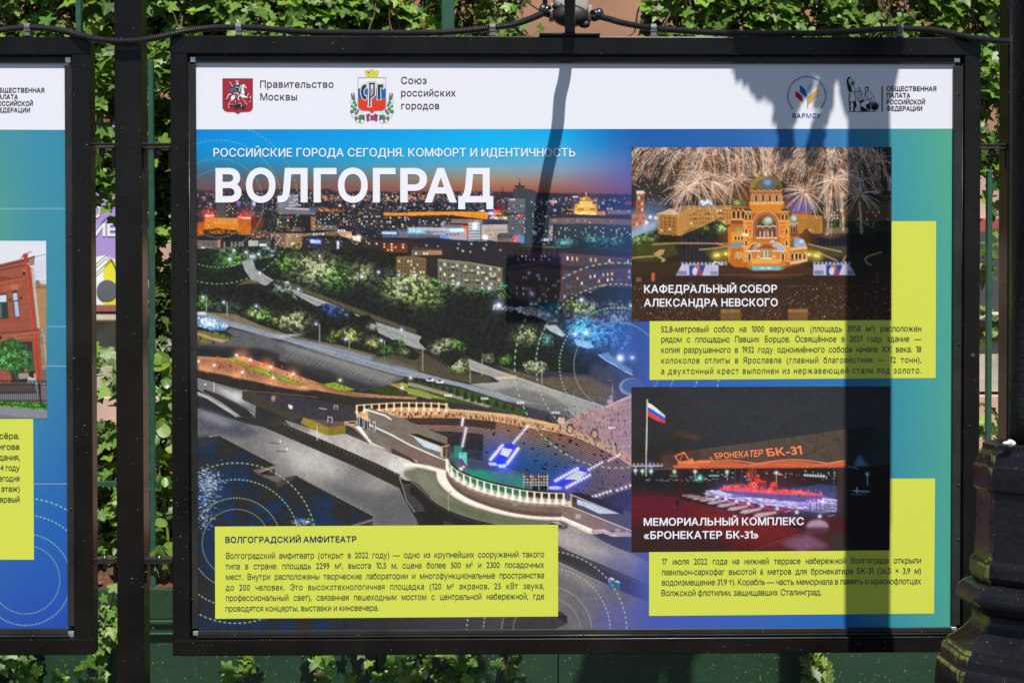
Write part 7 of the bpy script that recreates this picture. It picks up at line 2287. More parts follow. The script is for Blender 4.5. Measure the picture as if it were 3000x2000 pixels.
class Lettering:
 """gathers words, placed in photograph pixels, into one mesh"""

 def __init__(self):
  self.v, self.f, self.n = [], [], 0

 def add(self, v, f):
  self.v.append(v)
  self.f += [tuple(i + self.n for i in q) for q in f]
  self.n += len(v)

 def fit(self, s, x0, x1, y, cap, off=0.0, gap=.09):
  """a string stretched to run from x0 to x1"""
  v, f = glyphs(s, off, gap)
  lo, hi = v[:, 0].min(), v[:, 0].max()
  sx = (x1 - x0) / (hi - lo)
  x = x0 + (v[:, 0] - lo) * sx
  yy = y + slope(y) * (x - x0) - (v[:, 1] + off) * cap / (1 + 2 * off)
  self.add(np.stack([x, yy, v[:, 2]], -1), f)
  return sx

 def width(self, s, hs, off, track):
  w = 0
  for ch in s:
   v, _ = glyphs(ch, off)
   w += (v[:, 0].max() + CG) * hs + track
  return w - track

 def word(self, s, x, y, cap, hs, off, track, xs):
  """letters set one by one (hs = width factor in px per cap unit)"""
  for ch in s:
   v, f = glyphs(ch, off)
   xx = x + v[:, 0] * hs
   yy = y + slope(y) * (xx - xs) - v[:, 1] * cap
   self.add(np.stack([xx, yy, v[:, 2]], -1), f)
   x += (v[:, 0].max() + CG) * hs + track
  return x - track

 def justify(self, s, x0, x1, y, cap, hs, off=0.0, track=0.0, just=True):
  words = s.split()
  ws = [self.width(w, hs, off, track) for w in words]
  gap = .30 * hs + track
  if just and len(words) > 1:
   gap = (x1 - x0 - sum(ws)) / (len(words) - 1)
   lo, hi = .2 * hs, .95 * hs
   if not lo < gap < hi:            # tighten or loosen the letters as the printer did
    nl = sum(len(w) - 1 for w in words)
    dt = (gap - (lo if gap < lo else hi)) * (len(words) - 1) / (nl + 1e-6)
    track += dt
    ws = [self.width(w, hs, off, track) for w in words]
    gap = (x1 - x0 - sum(ws)) / (len(words) - 1)
  x = x0
  for w, ww in zip(words, ws):
   self.word(w, x, y, cap, hs, off, track, x0)
   x += ww + gap

 def quad(self, s, p00, p10, p11, p01, off=0.0):
  """string mapped into a four-cornered patch (baseline left, baseline right, cap right, cap left)"""
  v, f = glyphs(s, off)
  lo, hi = v[:, 0].min(), v[:, 0].max()
  u = ((v[:, 0] - lo) / (hi - lo))[:, None]
  t = v[:, 1][:, None]
  a, b, c, d = (np.array(q, float) for q in (p00, p10, p11, p01))
  self.add(np.column_stack([(a * (1 - u) + b * u) * (1 - t) + (d * (1 - u) + c * u) * t, v[:, 2]]), f)

 def ring(self, s, cx, cy, r, a0, a1, cap, off=0.0):
  ws = [glyphs(ch, off)[0][:, 0].max() + .1 if ch != ' ' else .4 for ch in s]
  tot = sum(ws)
  a = a0
  for ch, w in zip(s, ws):
   da = (a1 - a0) * w / tot
   if ch != ' ':
    v, f = glyphs(ch, off)
    k = abs(da) * r / w * .95
    mid = a + da / 2
    lx = (v[:, 0] - w / 2) * k
    ly = r - cap / 2 + v[:, 1] * cap
    cr, sr_ = math.cos(mid), math.sin(mid)
    x = cx + cr * ly - sr_ * lx
    y = cy + sr_ * ly + cr * lx
    self.add(np.stack([x, y, v[:, 2]], -1), f)
   a += da

 def build(self, name, mat, parent, y):
  p = np.vstack(self.v)
  return from_pydata(name, U(p[:, 0], p[:, 1], y - .00005 * p[:, 2]), self.f, mat, parent)


def sheet(name, quad, mat, parent, y, thick=0.0):
 """flat printed patch given by its four photograph corners"""
 q = np.array(quad, float)
 v = U(q[:, 0], q[:, 1], y)
 return from_pydata(name, v, [tuple(range(len(v)))[::-1]], mat, parent)


def picture(name, cv, step, corners, parent, y, holes=(), cut=None):
 """painted picture as a finely divided sheet with a colour attribute;
 corners = photograph corners (tl, tr, br, bl) it fills"""
 a = cv.done(step) * INK
 h, w, _ = a.shape
 c = np.array(corners, float)
 X = cv.x0 + (np.arange(w) + .5) * step / cv.res
 Y = cv.y0 + (np.arange(h) + .5) * step / cv.res
 fx = (X - X[0]) / (X[-1] - X[0])
 fy = (Y - Y[0]) / (Y[-1] - Y[0])
 fx, fy = fx[None, :, None], fy[:, None, None]
 P = (c[0] * (1 - fx) + c[1] * fx) * (1 - fy) + (c[3] * (1 - fx) + c[2] * fx) * fy
 v = U(P[..., 0].ravel(), P[..., 1].ravel(), y).astype(np.float32)
 idx = np.arange(h * w).reshape(h, w)
 q = np.stack([idx[:-1, :-1], idx[1:, :-1], idx[1:, 1:], idx[:-1, 1:]], -1).reshape(-1, 4)
 if holes:
  cx = P[:-1, :-1, 0].ravel()
  cy = P[:-1, :-1, 1].ravel()
  keep = np.ones(len(q), bool)
  for (hx0, hy0, hx1, hy1) in holes:
   keep &= ~((cx > hx0) & (cx < hx1) & (cy > hy0) & (cy < hy1))
  q = q[keep]
 if cut is not None:          # emblems are cut out along their outline
  flat = a.reshape(-1, 3)
  ground = np.abs(flat - lin(cut) * INK).max(1) < .02
  q = q[~ground[q].all(1)]
 me = bpy.data.meshes.new(name)
 me.vertices.add(h * w)
 me.vertices.foreach_set('co', v.ravel())
 me.loops.add(q.size)
 me.loops.foreach_set('vertex_index', q.ravel().astype(np.int32))
 me.polygons.add(len(q))
 me.polygons.foreach_set('loop_start', np.arange(0, q.size, 4, dtype=np.int32))
 me.update(calc_edges=True)
 at = me.color_attributes.new('ink', 'FLOAT_COLOR', 'POINT')
 col = np.ones((h * w, 4), np.float32)
 col[:, :3] = a.reshape(-1, 3)
 at.data.foreach_set('color', col.ravel())
 me.materials.append(M_ART)
 return link(bpy.data.objects.new(name, me), parent)


def build_main_poster():
 root = tag(empty('poster'), 'big poster headed ВОЛГОГРАД with night city view and two smaller pictures', 'poster', 'exhibition posters in black frames')
 y1, y2, y3 = YP - LAYER, YP - 2 * LAYER, YP - 3 * LAYER
 city = paint_city()
 picture('city_picture', city, 2, [(573, 375), (2799, 375), (2799, 1849), (573, 1849)], root, YP,
   holes=[(640, 1548, 1628, 1798), (1910, 660, 2600, 1098), (1860, 1142, 2600, 1608)])
 sheet('header_band', [(573, 170), (2797, 170), (2797, 377.5), (573, 379.5)], M_WHITE, root, y1)
 p1 = sheet('caption_panel', [(629.5, 1541.5), (1635, 1536), (1635, 1804.5), (630.5, 1811.5)], M_YELLOW, root, y1)
 p2 = sheet('caption_panel', [(1903.5, 648), (2742.5, 648), (2741, 1107), (1903, 1112.5)], M_YELLOW, root, y1)
 p3 = sheet('caption_panel', [(1901.5, 1402), (2739.5, 1401), (2736.5, 1796), (1901.5, 1803)], M_YELLOW, root, y1)
 picture('cathedral_picture', paint_cathedral(), 2, [(1850.5, 432), (2612.5, 431), (2611, 937.5), (1850.5, 940)], root, y2)
 picture('boat_picture', paint_boat(), 2, [(1850, 1133.5), (2609, 1131), (2606.5, 1611), (1850, 1616)], root, y2)
 for name, cv, q in (('arms_emblem', paint_shield(), (650, 228, 742, 336)), ('union_emblem', paint_union(), (1020, 200, 1162, 366)), ('leaf_emblem', paint_leaf_mark(), (2326, 240, 2402, 322)), ('monument_emblem', paint_monument(), (2476, 220, 2588, 332))):
  picture(name, cv, 2, [(q[0], q[1]), (q[2], q[1]), (q[2], q[3]), (q[0], q[3])], root, y2, cut=(246, 246, 250))
 t = Lettering()
 t.fit('РОССИЙСКИЕ ГОРОДА СЕГОДНЯ. КОМФОРТ И ИДЕНТИЧНОСТЬ', 625.5, 1685, 459.6, 25, .012)
 t.build('title_lettering', M_TXT_WHITE, root, y3)
 t = Lettering()
 a, b = (lambda x: 570 + x / 3.618), (lambda x: 1200 + x / 3.618)
 for ch, x0, x1 in (('В', a(222), a(497)), ('О', a(545), a(858)), ('Л', a(880), a(1198)), ('Г', a(1262), a(1505)), ('О', a(1520), a(1835)), ('Г', a(1890), a(2130)), ('Р', a(2180), b(185)), ('А', b(160), b(500)), ('Д', b(516), b(887))):
  t.fit(ch, x0, x1, 593.3, 101, .045)
 t.build('city_name_lettering', M_TXT_WHITE, root, y3)
 t = Lettering()
 for s, x0, x1, y in (('Правительство', 762, 977, 257), ('Москвы', 762.5, 870, 294)):
  t.fit(s, x0, x1, y, 20.8, .01)
 t.build('government_lettering', M_TXT_GREY, root, y3)
 t = Lettering()
 for s, x0, x1, y in (('Союз', 1175, 1250, 246), ('российских', 1175, 1335, 282.5), ('городов', 1175.5, 1287, 320)):
  t.fit(s, x0, x1, y, 20.8, .01)
 t.build('union_lettering', M_TXT_GREY, root, y3)
 t = Lettering()
 for s, x0, x1, y in (('ОБЩЕСТВЕННАЯ', 2598, 2743.5, 267), ('ПАЛАТА', 2598, 2667, 286.5), ('РОССИЙСКОЙ', 2598, 2710.5, 306), ('ФЕДЕРАЦИИ', 2598, 2702, 325)):
  t.fit(s, x0, x1, y, 14, .034)
 t.build('chamber_lettering', M_TXT_BLACK, root, y3)
 sheet('divider_line', [(2583, 251.5), (2586.4, 251.5), (2586.4, 328), (2583, 328)], M_TXT_RED, root, y3)
 t = Lettering()
 for ch, x0, x1, o in (('В', 2322, 2332, .04), ('А', 2334, 2346.5, .036), ('Р', 2350, 2359, .024), ('С', 2380.5, 2391, .024), ('У', 2393, 2406, .03)):
  t.fit(ch, x0, x1, 346, 13.6, o)
 t.ring('ВСЕРОССИЙСКАЯ АССОЦИАЦИЯ РАЗВИТИЯ МЕСТНОГО САМОУПРАВЛЕНИЯ', 2363.4, 280.5, 55.4, R(137), R(403), 5.2, .02)
 t.build('association_lettering', M_TXT_BLUE, root, y3)
 t = Lettering()
 t.fit('М', 2362.5, 2377, 346, 13.6, .004)
 t.build('association_letter', M_TXT_SKY, root, y3)
 t = Lettering()
 for s, x0, x1, y in (('КАФЕДРАЛЬНЫЙ СОБОР', 1887, 2276.5, 858), ('АЛЕКСАНДРА НЕВСКОГО', 1886.5, 2278.5, 898)):
  t.fit(s, x0, x1, y, 23.4, .028)
 t.build('cathedral_title', M_TXT_WHITE, root, y3)
 t = Lettering()
 for s, x0, x1, y in (('МЕМОРИАЛЬНЫЙ КОМПЛЕКС', 1886, 2355, 1539.2), ('«БРОНЕКАТЕР БК-31»', 1886, 2222, 1578)):
  t.fit(s, x0, x1, y, 22.8, .028)
 t.build('boat_title', M_TXT_WHITE, root, y3)
 t = Lettering()
 m = lambda x, y: (1830 + x / 2.904, 1110 + y / 2.904)
 t.quad('БРОНЕКАТЕР', m(775, 676), m(1166, 656), m(1182, 598), m(758, 632), .03)
 t.quad('БК-31', m(1218, 655), m(1512, 636), m(1500, 566), m(1200, 594), .035)
 t.build('canopy_lettering', M_TXT_ORANGE, root, y3)
 t = Lettering()
 t.fit('ВОЛГОГРАДСКИЙ АМФИТЕАТР', 660, 1044.5, 1589, 18, .03)
 t.build('caption_heading', M_TXT_NAVY, p1, y3)
 cap, of = 17.9, .002
 hs = Lettering().fit('проводятся концерты, выставки и киновечера.', 660.5, 1109, 1789.8, cap, of, CG) * 1.0
 t = Lettering()
 for s, y, j in (('Волгоградский амфитеатр (открыт в 2022 году) — одно из крупнейших сооружений такого', 1635.6, 1), ('типа в стране: площадь 2299 м², высота 10,5 м, сцена более 500 м² и 2300 посадочных', 1666.3, 1),
     ('мест. Внутри расположены творческие лаборатории и многофункциональные пространства', 1697.2, 1), ('до 200 человек. Это высокотехнологичная площадка (120 м² экранов, 25 кВт звука,', 1728.4, 1),
     ('профессиональный свет), связанная пешеходным мостом с центральной набережной, где', 1758.9, 1)):
  t.justify(s, 660.5, 1594.5, y, cap, hs, of)
 t.fit('проводятся концерты, выставки и киновечера.', 660.5, 1109, 1789.8, cap, of, CG)
 t.build('caption_text', M_TXT_DARK, p1, y3)
 t = Lettering()
 for s, y, tr in (('52,8-метровый собор на 1000 верующих (площадь 3958 м²) расположен', 972.3, 0), ('рядом с площадью Павших Борцов. Освящённое в 2021 году здание —', 1002.2, 0), ('копия разрушенного в 1932 году одноимённого собора начала XX века. 18', 1032.9, 0),
      ('колоколов отлиты в Ярославле (главный благовестник — 12 тонн),', 1063.9, 1.4), ('а двухтонный крест выполнен из нержавеющей стали под золото.', 1095, 2.0)):
  t.justify(s, 1936, 2699.7, y, cap, hs, of, tr)
 t.build('caption_text', M_TXT_DARK, p2, y3)
 t = Lettering()
 for s, y, tr in (('17 июля 2022 года на нижней террасе набережной Волгограда открыли', 1652.6, 0), ('павильон-саркофаг высотой 6 метров для бронекатера БК-31 (26,5 × 3,9 м)', 1683.2, 0), ('водоизмещение 31,9 т). Корабль — часть мемориала в память о краснофлотцах', 1713.4, 0)):
  t.justify(s, 1938, 2699, y, cap, hs, of, tr)
 t.fit('Волжской флотилии, защищавших Сталинград.', 1938, 2407, 1744.3, cap, of, CG)
 t.build('caption_text', M_TXT_DARK, p3, y3)
 return root


def build_left_poster():
 root = tag(empty('poster'), 'cut-off poster at the left edge with red brick house picture', 'poster', 'exhibition posters in black frames')
 y1, y2, y3 = YP - LAYER, YP - 2 * LAYER, YP - 3 * LAYER
 picture('colour_field', paint_left_field(), 2, [(-200, 377), (203, 377), (209, 1868), (-200, 1868)], root, YP, holes=[(-195, 712, 125, 1216), (-195, 1235, 90, 1630)])
 sheet('header_band', [(-200, 168), (202, 168), (203, 381), (-200, 380)], M_WHITE, root, y1)
 p = sheet('caption_panel', [(-200, 1226.5), (97, 1226.5), (99.5, 1638.5), (-200, 1639)], M_YELLOW, root, y1)
 picture('house_picture', paint_house(), 2, [(-160, 705), (135, 705.5), (137.5, 1226), (-160, 1223)], root, y2)
 t = Lettering()
 for s, x0, x1, y in (('ОБЩЕСТВЕННАЯ', -16, 130, 271.5), ('ПАЛАТА', -16, 53, 291), ('РОССИЙСКОЙ', -16, 96.5, 310.5), ('ФЕДЕРАЦИИ', -16, 88, 329.5)):
  t.fit(s, x0, x1, y, 14, .034)
 t.build('chamber_lettering', M_TXT_BLACK, root, y3)
 t = Lettering()
 for s, x0, x1, y in (('сёра.', -2, 56.5, 1285), ('игова', -4, 56.5, 1316.5), ('здания,', -14, 58, 1347.5), ('4 году', 1, 57.5, 1378), ('сегодня', -14, 57.5, 1409), ('этаж)', 3, 58, 1439.5), ('первый', -12, 57.5, 1470.5)):
  t.fit(s, x0, x1, y, 17.8, .012, CG)
 t.build('caption_text', M_TXT_DARK, p, y3)
 return root
# ---------------------------------------------------------------- frames, posts, lamp post
BLK = black_paint()
BLK_RAIL = black_paint('black_rail', (.022, .022, .022), .28, .66, False)
BLK_CAST = black_paint('thick_black_paint', (.016, .016, .018), .3, .6)
ALU = plain('bare_aluminium', (.62, .62, .63), .38, .9, .1, 60)
STEEL = plain('bolt_steel', (.05, .05, .05), .3, .6, .3, 60)


def rail_box(name, x0, y0, x1, y1, y, d, mat, parent, bevel=.0016, seg=2):
 lo, hi = pbox(x0, y0, x1, y1, y, d)
 return box(name, lo, hi, mat, parent, bevel, seg)


def bolt(name, c, r, axis, mat, parent, h=.006):
 bm = bmesh.new()
 bmesh.ops.create_cone(bm, segments=6 if h > .005 else 14, radius1=r, radius2=r * (.95 if h > .005 else .55), depth=h, cap_ends=True)
 rot = Vector((0, 0, 1)).rotation_difference(Vector(axis)).to_matrix().to_4x4()
 bmesh.ops.transform(bm, matrix=Matrix.Translation(Vector(c)) @ rot, verts=bm.verts)
 bmesh.ops.bevel(bm, geom=list(bm.edges), offset=r * .12, segments=1, affect='EDGES')
 return from_bm(name, bm, mat, parent)


def build_frame(name, label, xl, xr, xl2, xr2, top, bot, group, inner, trim, clips, screws, rows):
 """display frame; xl.. outer edges, inner = inner opening, trim = visible poster edges (photograph px)"""
 root = tag(empty(name), label, 'display frame', group)
 d = .036
 a = lambda px, py: U(px, py, 0.0)
 X0, X1 = a(xl, 1000)[0], a(xr, 1000)[0]
 Zt, Zb = a((xl2 + xr2) / 2, top)[2], a((xl2 + xr2) / 2, bot)[2]
 I0, I1 = a(inner[0], 1000)[0], a(inner[1], 1000)[0]
 It, Ib = a((xl2 + xr2) / 2, inner[2])[2], a((xl2 + xr2) / 2, inner[3])[2]
 box('top_rail', (X0, 0, It), (X1, d, Zt), BLK, root, .0022, 3)
 box('bottom_rail', (X0, 0, Zb), (X1, d, Ib), BLK, root, .0022, 3)
 box('side_stile', (X0, .0004, Ib - .002), (I0, d, It + .002), BLK, root, .0018, 2)
 box('side_stile', (I1, .0004, Ib - .002), (X1, d, It + .002), BLK, root, .0018, 2)
 box('back_board', (X0 + .012, YP + .0012, Zb + .012), (X1 - .012, d - .004, Zt - .012), BLK, root, 0)
 T0, T1 = U(trim[0], 1000, .008)[0], U(trim[1], 1000, .008)[0]
 Tt, Tb = U((xl2 + xr2) / 2, trim[2], .008)[2], U((xl2 + xr2) / 2, trim[3], .008)[2]
 g = .013
 for nm, lo, hi in (('trim_bar', (T0 - .001, .0082, Tt), (T1 + .001, YP - .0015, It - .0025)), ('trim_bar', (T0 - .001, .0082, Ib + .0065), (T1 + .001, YP - .0015, Tb))):
  box(nm, lo, hi, BLK_RAIL, root, .0012)
 box('trim_bar', (I0 + .0025, .0082, Tb + .004), (T0, YP - .0015, Tt - .004), BLK_RAIL, root, .0012)
 box('trim_bar', (T1, .0082, Tb + .004), (I1 - .0025, YP - .0015, Tt - .004), BLK_RAIL, root, .0012)
 tube('bead_rail', [(T0 - .004, .0092, Ib + .0034), (T1 + .004, .0092, Ib + .0034)], .0026, BLK_RAIL, root, 10)
 tube('bead_rail', [(T0 - .004, .0092, It - .0012), (T1 + .004, .0092, It - .0012)], .0012, BLK_RAIL, root, 8)
 tube('bead_rail', [(I1 - .0014, .0092, Tb), (I1 - .0014, .0092, Tt)], .0013, BLK_RAIL, root, 8)
 tube('bead_rail', [(I0 + .0014, .0092, Tb), (I0 + .0014, .0092, Tt)], .0013, BLK_RAIL, root, 8)
 for (x0, y0, x1, y1) in clips:
  rail_box('corner_clip', x0, y0, x1, y1, .0086, .004, ALU, root, .0006, 1)
 for (px, py) in screws:
  c = U(px, py, .0075)
  bolt('screw', c, .0024, (0, -1, 0), STEEL, root, .003)
 for (px, py) in rows:
  c = U(px, py, -.001)
  bolt('rivet', c, .0058, (0, -1, 0), STEEL, root, .0025)
 return root


def build_post(label, x0, x1, y_front, brackets, group):
 root = tag(empty('fence_post'), label, 'post', group)
 a, b = U(x0, 1000, y_front)[0], U(x1, 1000, y_front)[0]
 box('tube', (a, y_front, 0.004), (b, y_front + .05, 2.62), BLK, root, .003, 3)
 box('foot_plate', (a - .03, y_front - .03, 0.0), (b + .03, y_front + .08, .008), BLK, root, .001)
 box('post_cap', (a - .002, y_front - .002, 2.62), (b + .002, y_front + .052, 2.628), BLK, root, .002)
 for (px0, px1, py, up) in brackets:
  z = U((px0 + px1) / 2, py, .02)[2]
  xa, xb = U(px0, py, .012)[0], U(px1, py, .012)[0]
  pl = box('clamp_plate', (xa, .006, z - .0015), (xb, .036, z + .0025), BLK_RAIL, root, .0008, 1)
  box('clamp_plate', (xa + .002, .007, z - .0085), (xb - .002, .035, z - .0050), BLK_RAIL, root, .0008, 1)
  xm = (xa + xb) / 2
  bolt('bolt', (xm, .02, z + .0045), .0058, (0, 0, 1), STEEL, pl, .004)
  bolt('nut', (xm, .02, z - .0135), .0072, (0, 0, 1), STEEL, pl, .009)
  tube('bolt_shank', [(xm, .02, z - .024), (xm, .02, z - .006)], .0032, STEEL, pl, 8)
  s = .004
  for e in (xa, xb):
   sg = 1 if e == xa else -1
   box('weld_lug', (min(e, e + sg * .006), .012, z - .046), (max(e, e + sg * .006), .034, z - .008), BLK, root, .0012, 1)
 return root


def corrugated(name, label, path, parent=None, r=.0067):
 """ribbed cable conduit swept along a path"""
 P, L = even(spline3(path, 160), int(0) or 2)
 dense, L = even(spline3(path, 240), 900)
 n = int(L / .0021)
 pts, _ = even(dense, n)
 rad = [r * (1.0 if (i % 2) else .74) for i in range(n)]
 bm = bmesh.new()
 add_tube(bm, pts, rad, 10)
 o = from_bm(name, bm, M_CONDUIT, parent, False)
 return o


M_CONDUIT = plain('conduit_plastic', (.012, .012, .013), .3, 0, .25, 40, .9)
M_CLIP = plain('clip_plastic', (.12, .12, .125), .5, 0, .2, 60)
M_CASTALU = plain('grey_cast_metal', (.36, .34, .30), .7, .1, .18, 240, .4, .25)
M_RUBBER = plain('weathered_dark_metal', (.028, .020, .017), .5, .2, .5, 26, .5, .2)


def build_floodlight():
 root = tag(empty('floodlight'), 'black floodlight bracket standing on the big frame with flat curved arm', 'floodlight')
 top = U(1670, 107, .0)[2]
 lo, hi = pbox(1580, 99.5, 1758, 105.5, -.002, .04)
 box('base_plate', (lo[0], -.003, top + .0006), (hi[0], .037, top + .0066), BLK, root, .0015)
 xc = U(1670, 60, 0)[0]
 w = .0094
 ctr = [(xc, .006, top + .006), (xc, .005, top + .035), (xc, .003, top + .075), (xc + .001, -.012, top + .115)]
 for px, py, b, w_ in ((1657, 200, .075, 0), (1640, 290, .115, 0), (1632, 380, .15, 0), (1605, 500, .20, 0), (1584, 620, .25, 0), (1576, 700, .29, 0), (1570, 760, .325, 0)):
  q = shadow_caster(px, py, -b)
  ctr.append((q[0], q[1], q[2]))
 c = spline3(ctr, 46)
 bm = bmesh.new()
 prev = None
 t = .0022
 for i, p in enumerate(c):
  d = Vector(c[min(i + 1, len(c) - 1)] - c[max(i - 1, 0)]).normalized()
  nrm = Vector((1, 0, 0)).cross(d).normalized()
  p = Vector(p)
  ww = w * (1 + .25 * math.sin(i / 46 * 3.1))
  ring = [bm.verts.new(p + Vector((sx * ww, 0, 0)) + nrm * (sn * t)) for sx, sn in ((-1, -1), (1, -1), (1, 1), (-1, 1))]
  if prev:
   for k in range(4):
    bm.faces.new((prev[k], prev[(k + 1) % 4], ring[(k + 1) % 4], ring[k]))
  else:
   bm.faces.new(ring[::-1])
  prev = ring
 bm.faces.new(prev)
 bm.normal_update()
 bmesh.ops.recalc_face_normals(bm, faces=bm.faces)
 from_bm('arm', bm, M_RUSTY, root)
 box('arm_foot', (xc - .0095, -.0005, top + .0066), (xc + .0095, .0115, top + .024), M_RUSTY, root, .002, 2)
 q = shadow_caster(1562, 850, -.355)
 hx, hy, hz = q
 hd = box('lamp_housing', (hx - .048, hy - .028, hz - .022), (hx + .048, hy + .028, hz + .024), BLK_CAST, root, .008, 3)
 for k in range(9):
  x = hx - .04 + k * .01
  box('cooling_fin', (x - .0012, hy - .026, hz + .0235), (x + .0012, hy + .026, hz + .034), BLK_CAST, hd, .0004, 1)
 box('lens', (hx - .04, hy - .022, hz - .0245), (hx + .04, hy + .022, hz - .0215), plain('lamp_glass', (.5, .5, .48), .1, 0, .05), hd, .001)
 yk = []
 for s in (-1, 1):
  yk.append(box('yoke', (hx + s * .05 - .0015, hy - .008, hz - .006), (hx + s * .05 + .0015, hy + .008, hz + .05), BLK_CAST, root, .0006, 1))
 box('yoke', (hx - .0515, hy - .008, hz + .05), (hx + .0515, hy + .008, hz + .053), BLK_CAST, root, .0006, 1)
 return root


def lathe(bm, prof, c, axis='y', n=28, sx=1.0, sz=1.0):
 rings = []
 for (r, h) in prof:
  ring = []
  for k in range(n):
   t = 2 * math.pi * k / n
   if axis == 'y':
    ring.append(bm.verts.new((c[0] + r * math.cos(t) * sx, c[1] + h, c[2] + r * math.sin(t) * sz)))
   elif axis == 'x':
    ring.append(bm.verts.new((c[0] + h, c[1] + r * math.cos(t), c[2] + r * math.sin(t))))
   else:
    ring.append(bm.verts.new((c[0] + r * math.cos(t) * sx, c[1] + r * math.sin(t) * sz, c[2] + h)))
  rings.append(ring)
 for i in range(len(rings) - 1):
  for k in range(n):
   bm.faces.new((rings[i][k], rings[i][(k + 1) % n], rings[i + 1][(k + 1) % n], rings[i + 1][k]))
 bm.faces.new(rings[0][::-1])
 bm.faces.new(rings[-1])
 bmesh.ops.recalc_face_normals(bm, faces=bm.faces)


M_RUSTY = None


def build_junction_box():
 root = tag(empty('junction_box'), 'grey cast junction box with dark round lid behind the lamp bracket', 'junction box')
 y = .052
 P = lambda px, py, yy=y: U(px, py, yy)
 c = P(1671, 47)
 bm = bmesh.new()
 lathe(bm, [(.0, -.014), (.012, -.0135), (.024, -.011), (.031, -.006), (.034, 0), (.034, .010)], (c[0], y - .004, c[2]), 'y', 30, 1.0, .62)
 from_bm('lid', bm, M_RUBBER, root, True)
 for px, py in ((1634, 19), (1712, 72)):
  q = P(px, py)
  bm = bmesh.new()
  lathe(bm, [(.002, -.006), (.0085, -.005), (.009, .004), (.007, .008)], (q[0], y, q[2]), 'y', 16, 1.25, .75)
  from_bm('lug', bm, M_RUBBER, root, True)
 lo, hi = pbox(1623, -40, 1725, 38, y + .010, .05)
 box('body', lo, hi, M_CASTALU, root, .012, 4)
 lo, hi = pbox(1612, 10, 1624, 37, y + .012, .03)
 box('side_boss', lo, hi, M_CASTALU, root, .002)
 lo, hi = pbox(1723, 15, 1735, 42, y + .012, .03)
 box('side_boss', lo, hi, M_CASTALU, root, .002)
 for x0, x1, y0, y1 in ((1610, 1624, 36, 56), (1720, 1733, 42, 61)):
  lo, hi = pbox(x0, y0, x1, y1, y, .03)
  box('dark_boss', lo, hi, M_RUBBER, root, .002)
 q = P(1637, 14, y - .002)
 bolt('lid_screw', q, .006, (0, -1, 0), ALU, root, .006)
 q = P(1648, 18, y - .002)
 bolt('lid_screw', q, .0035, (0, -1, 0), ALU, root, .006)
 lo, hi = pbox(1590, -60, 1604, 19, y + .01, .012)
 box('mounting_strap', lo, hi, BLK, root, .002)
 for px, py, rx in ((1597, 32, -.3), (1748, 44, .55)):
  q = P(px, py, y + .008)
  bm = bmesh.new()
  lathe(bm, [(.0095, -.009), (.0115, -.009), (.0115, -.003), (.0103, -.002), (.0103, 0), (.0115, .001), (.0115, .009), (.0095, .009)], (0, 0, 0), 'x', 22)
  bmesh.ops.delete(bm, geom=[f for f in bm.faces if len(f.verts) > 4], context='FACES')
  bmesh.ops.transform(bm, matrix=Matrix.Translation(Vector(q)) @ Matrix.Rotation(rx, 4, 'Z') @ Matrix.Rotation(-.35 if rx > 0 else .3, 4, 'Y'), verts=bm.verts)
  from_bm('cable_gland', bm, M_CONDUIT, root, True)
 a, b = P(1733, 47, y + .01), P(1752, 42, y + .002)
 tube('wire_stub', [a, (a + b) / 2 + np.array([0, 0, -.002]), b], .0026, plain('pale_wire', (.62, .5, .36), .6), root, 8)
 a, b = P(1613, 33, y + .01), P(1597, 32, y + .004)
 tube('wire_stub', [a, b], .0026, plain('white_wire', (.6, .6, .6), .6), root, 8)
 return root


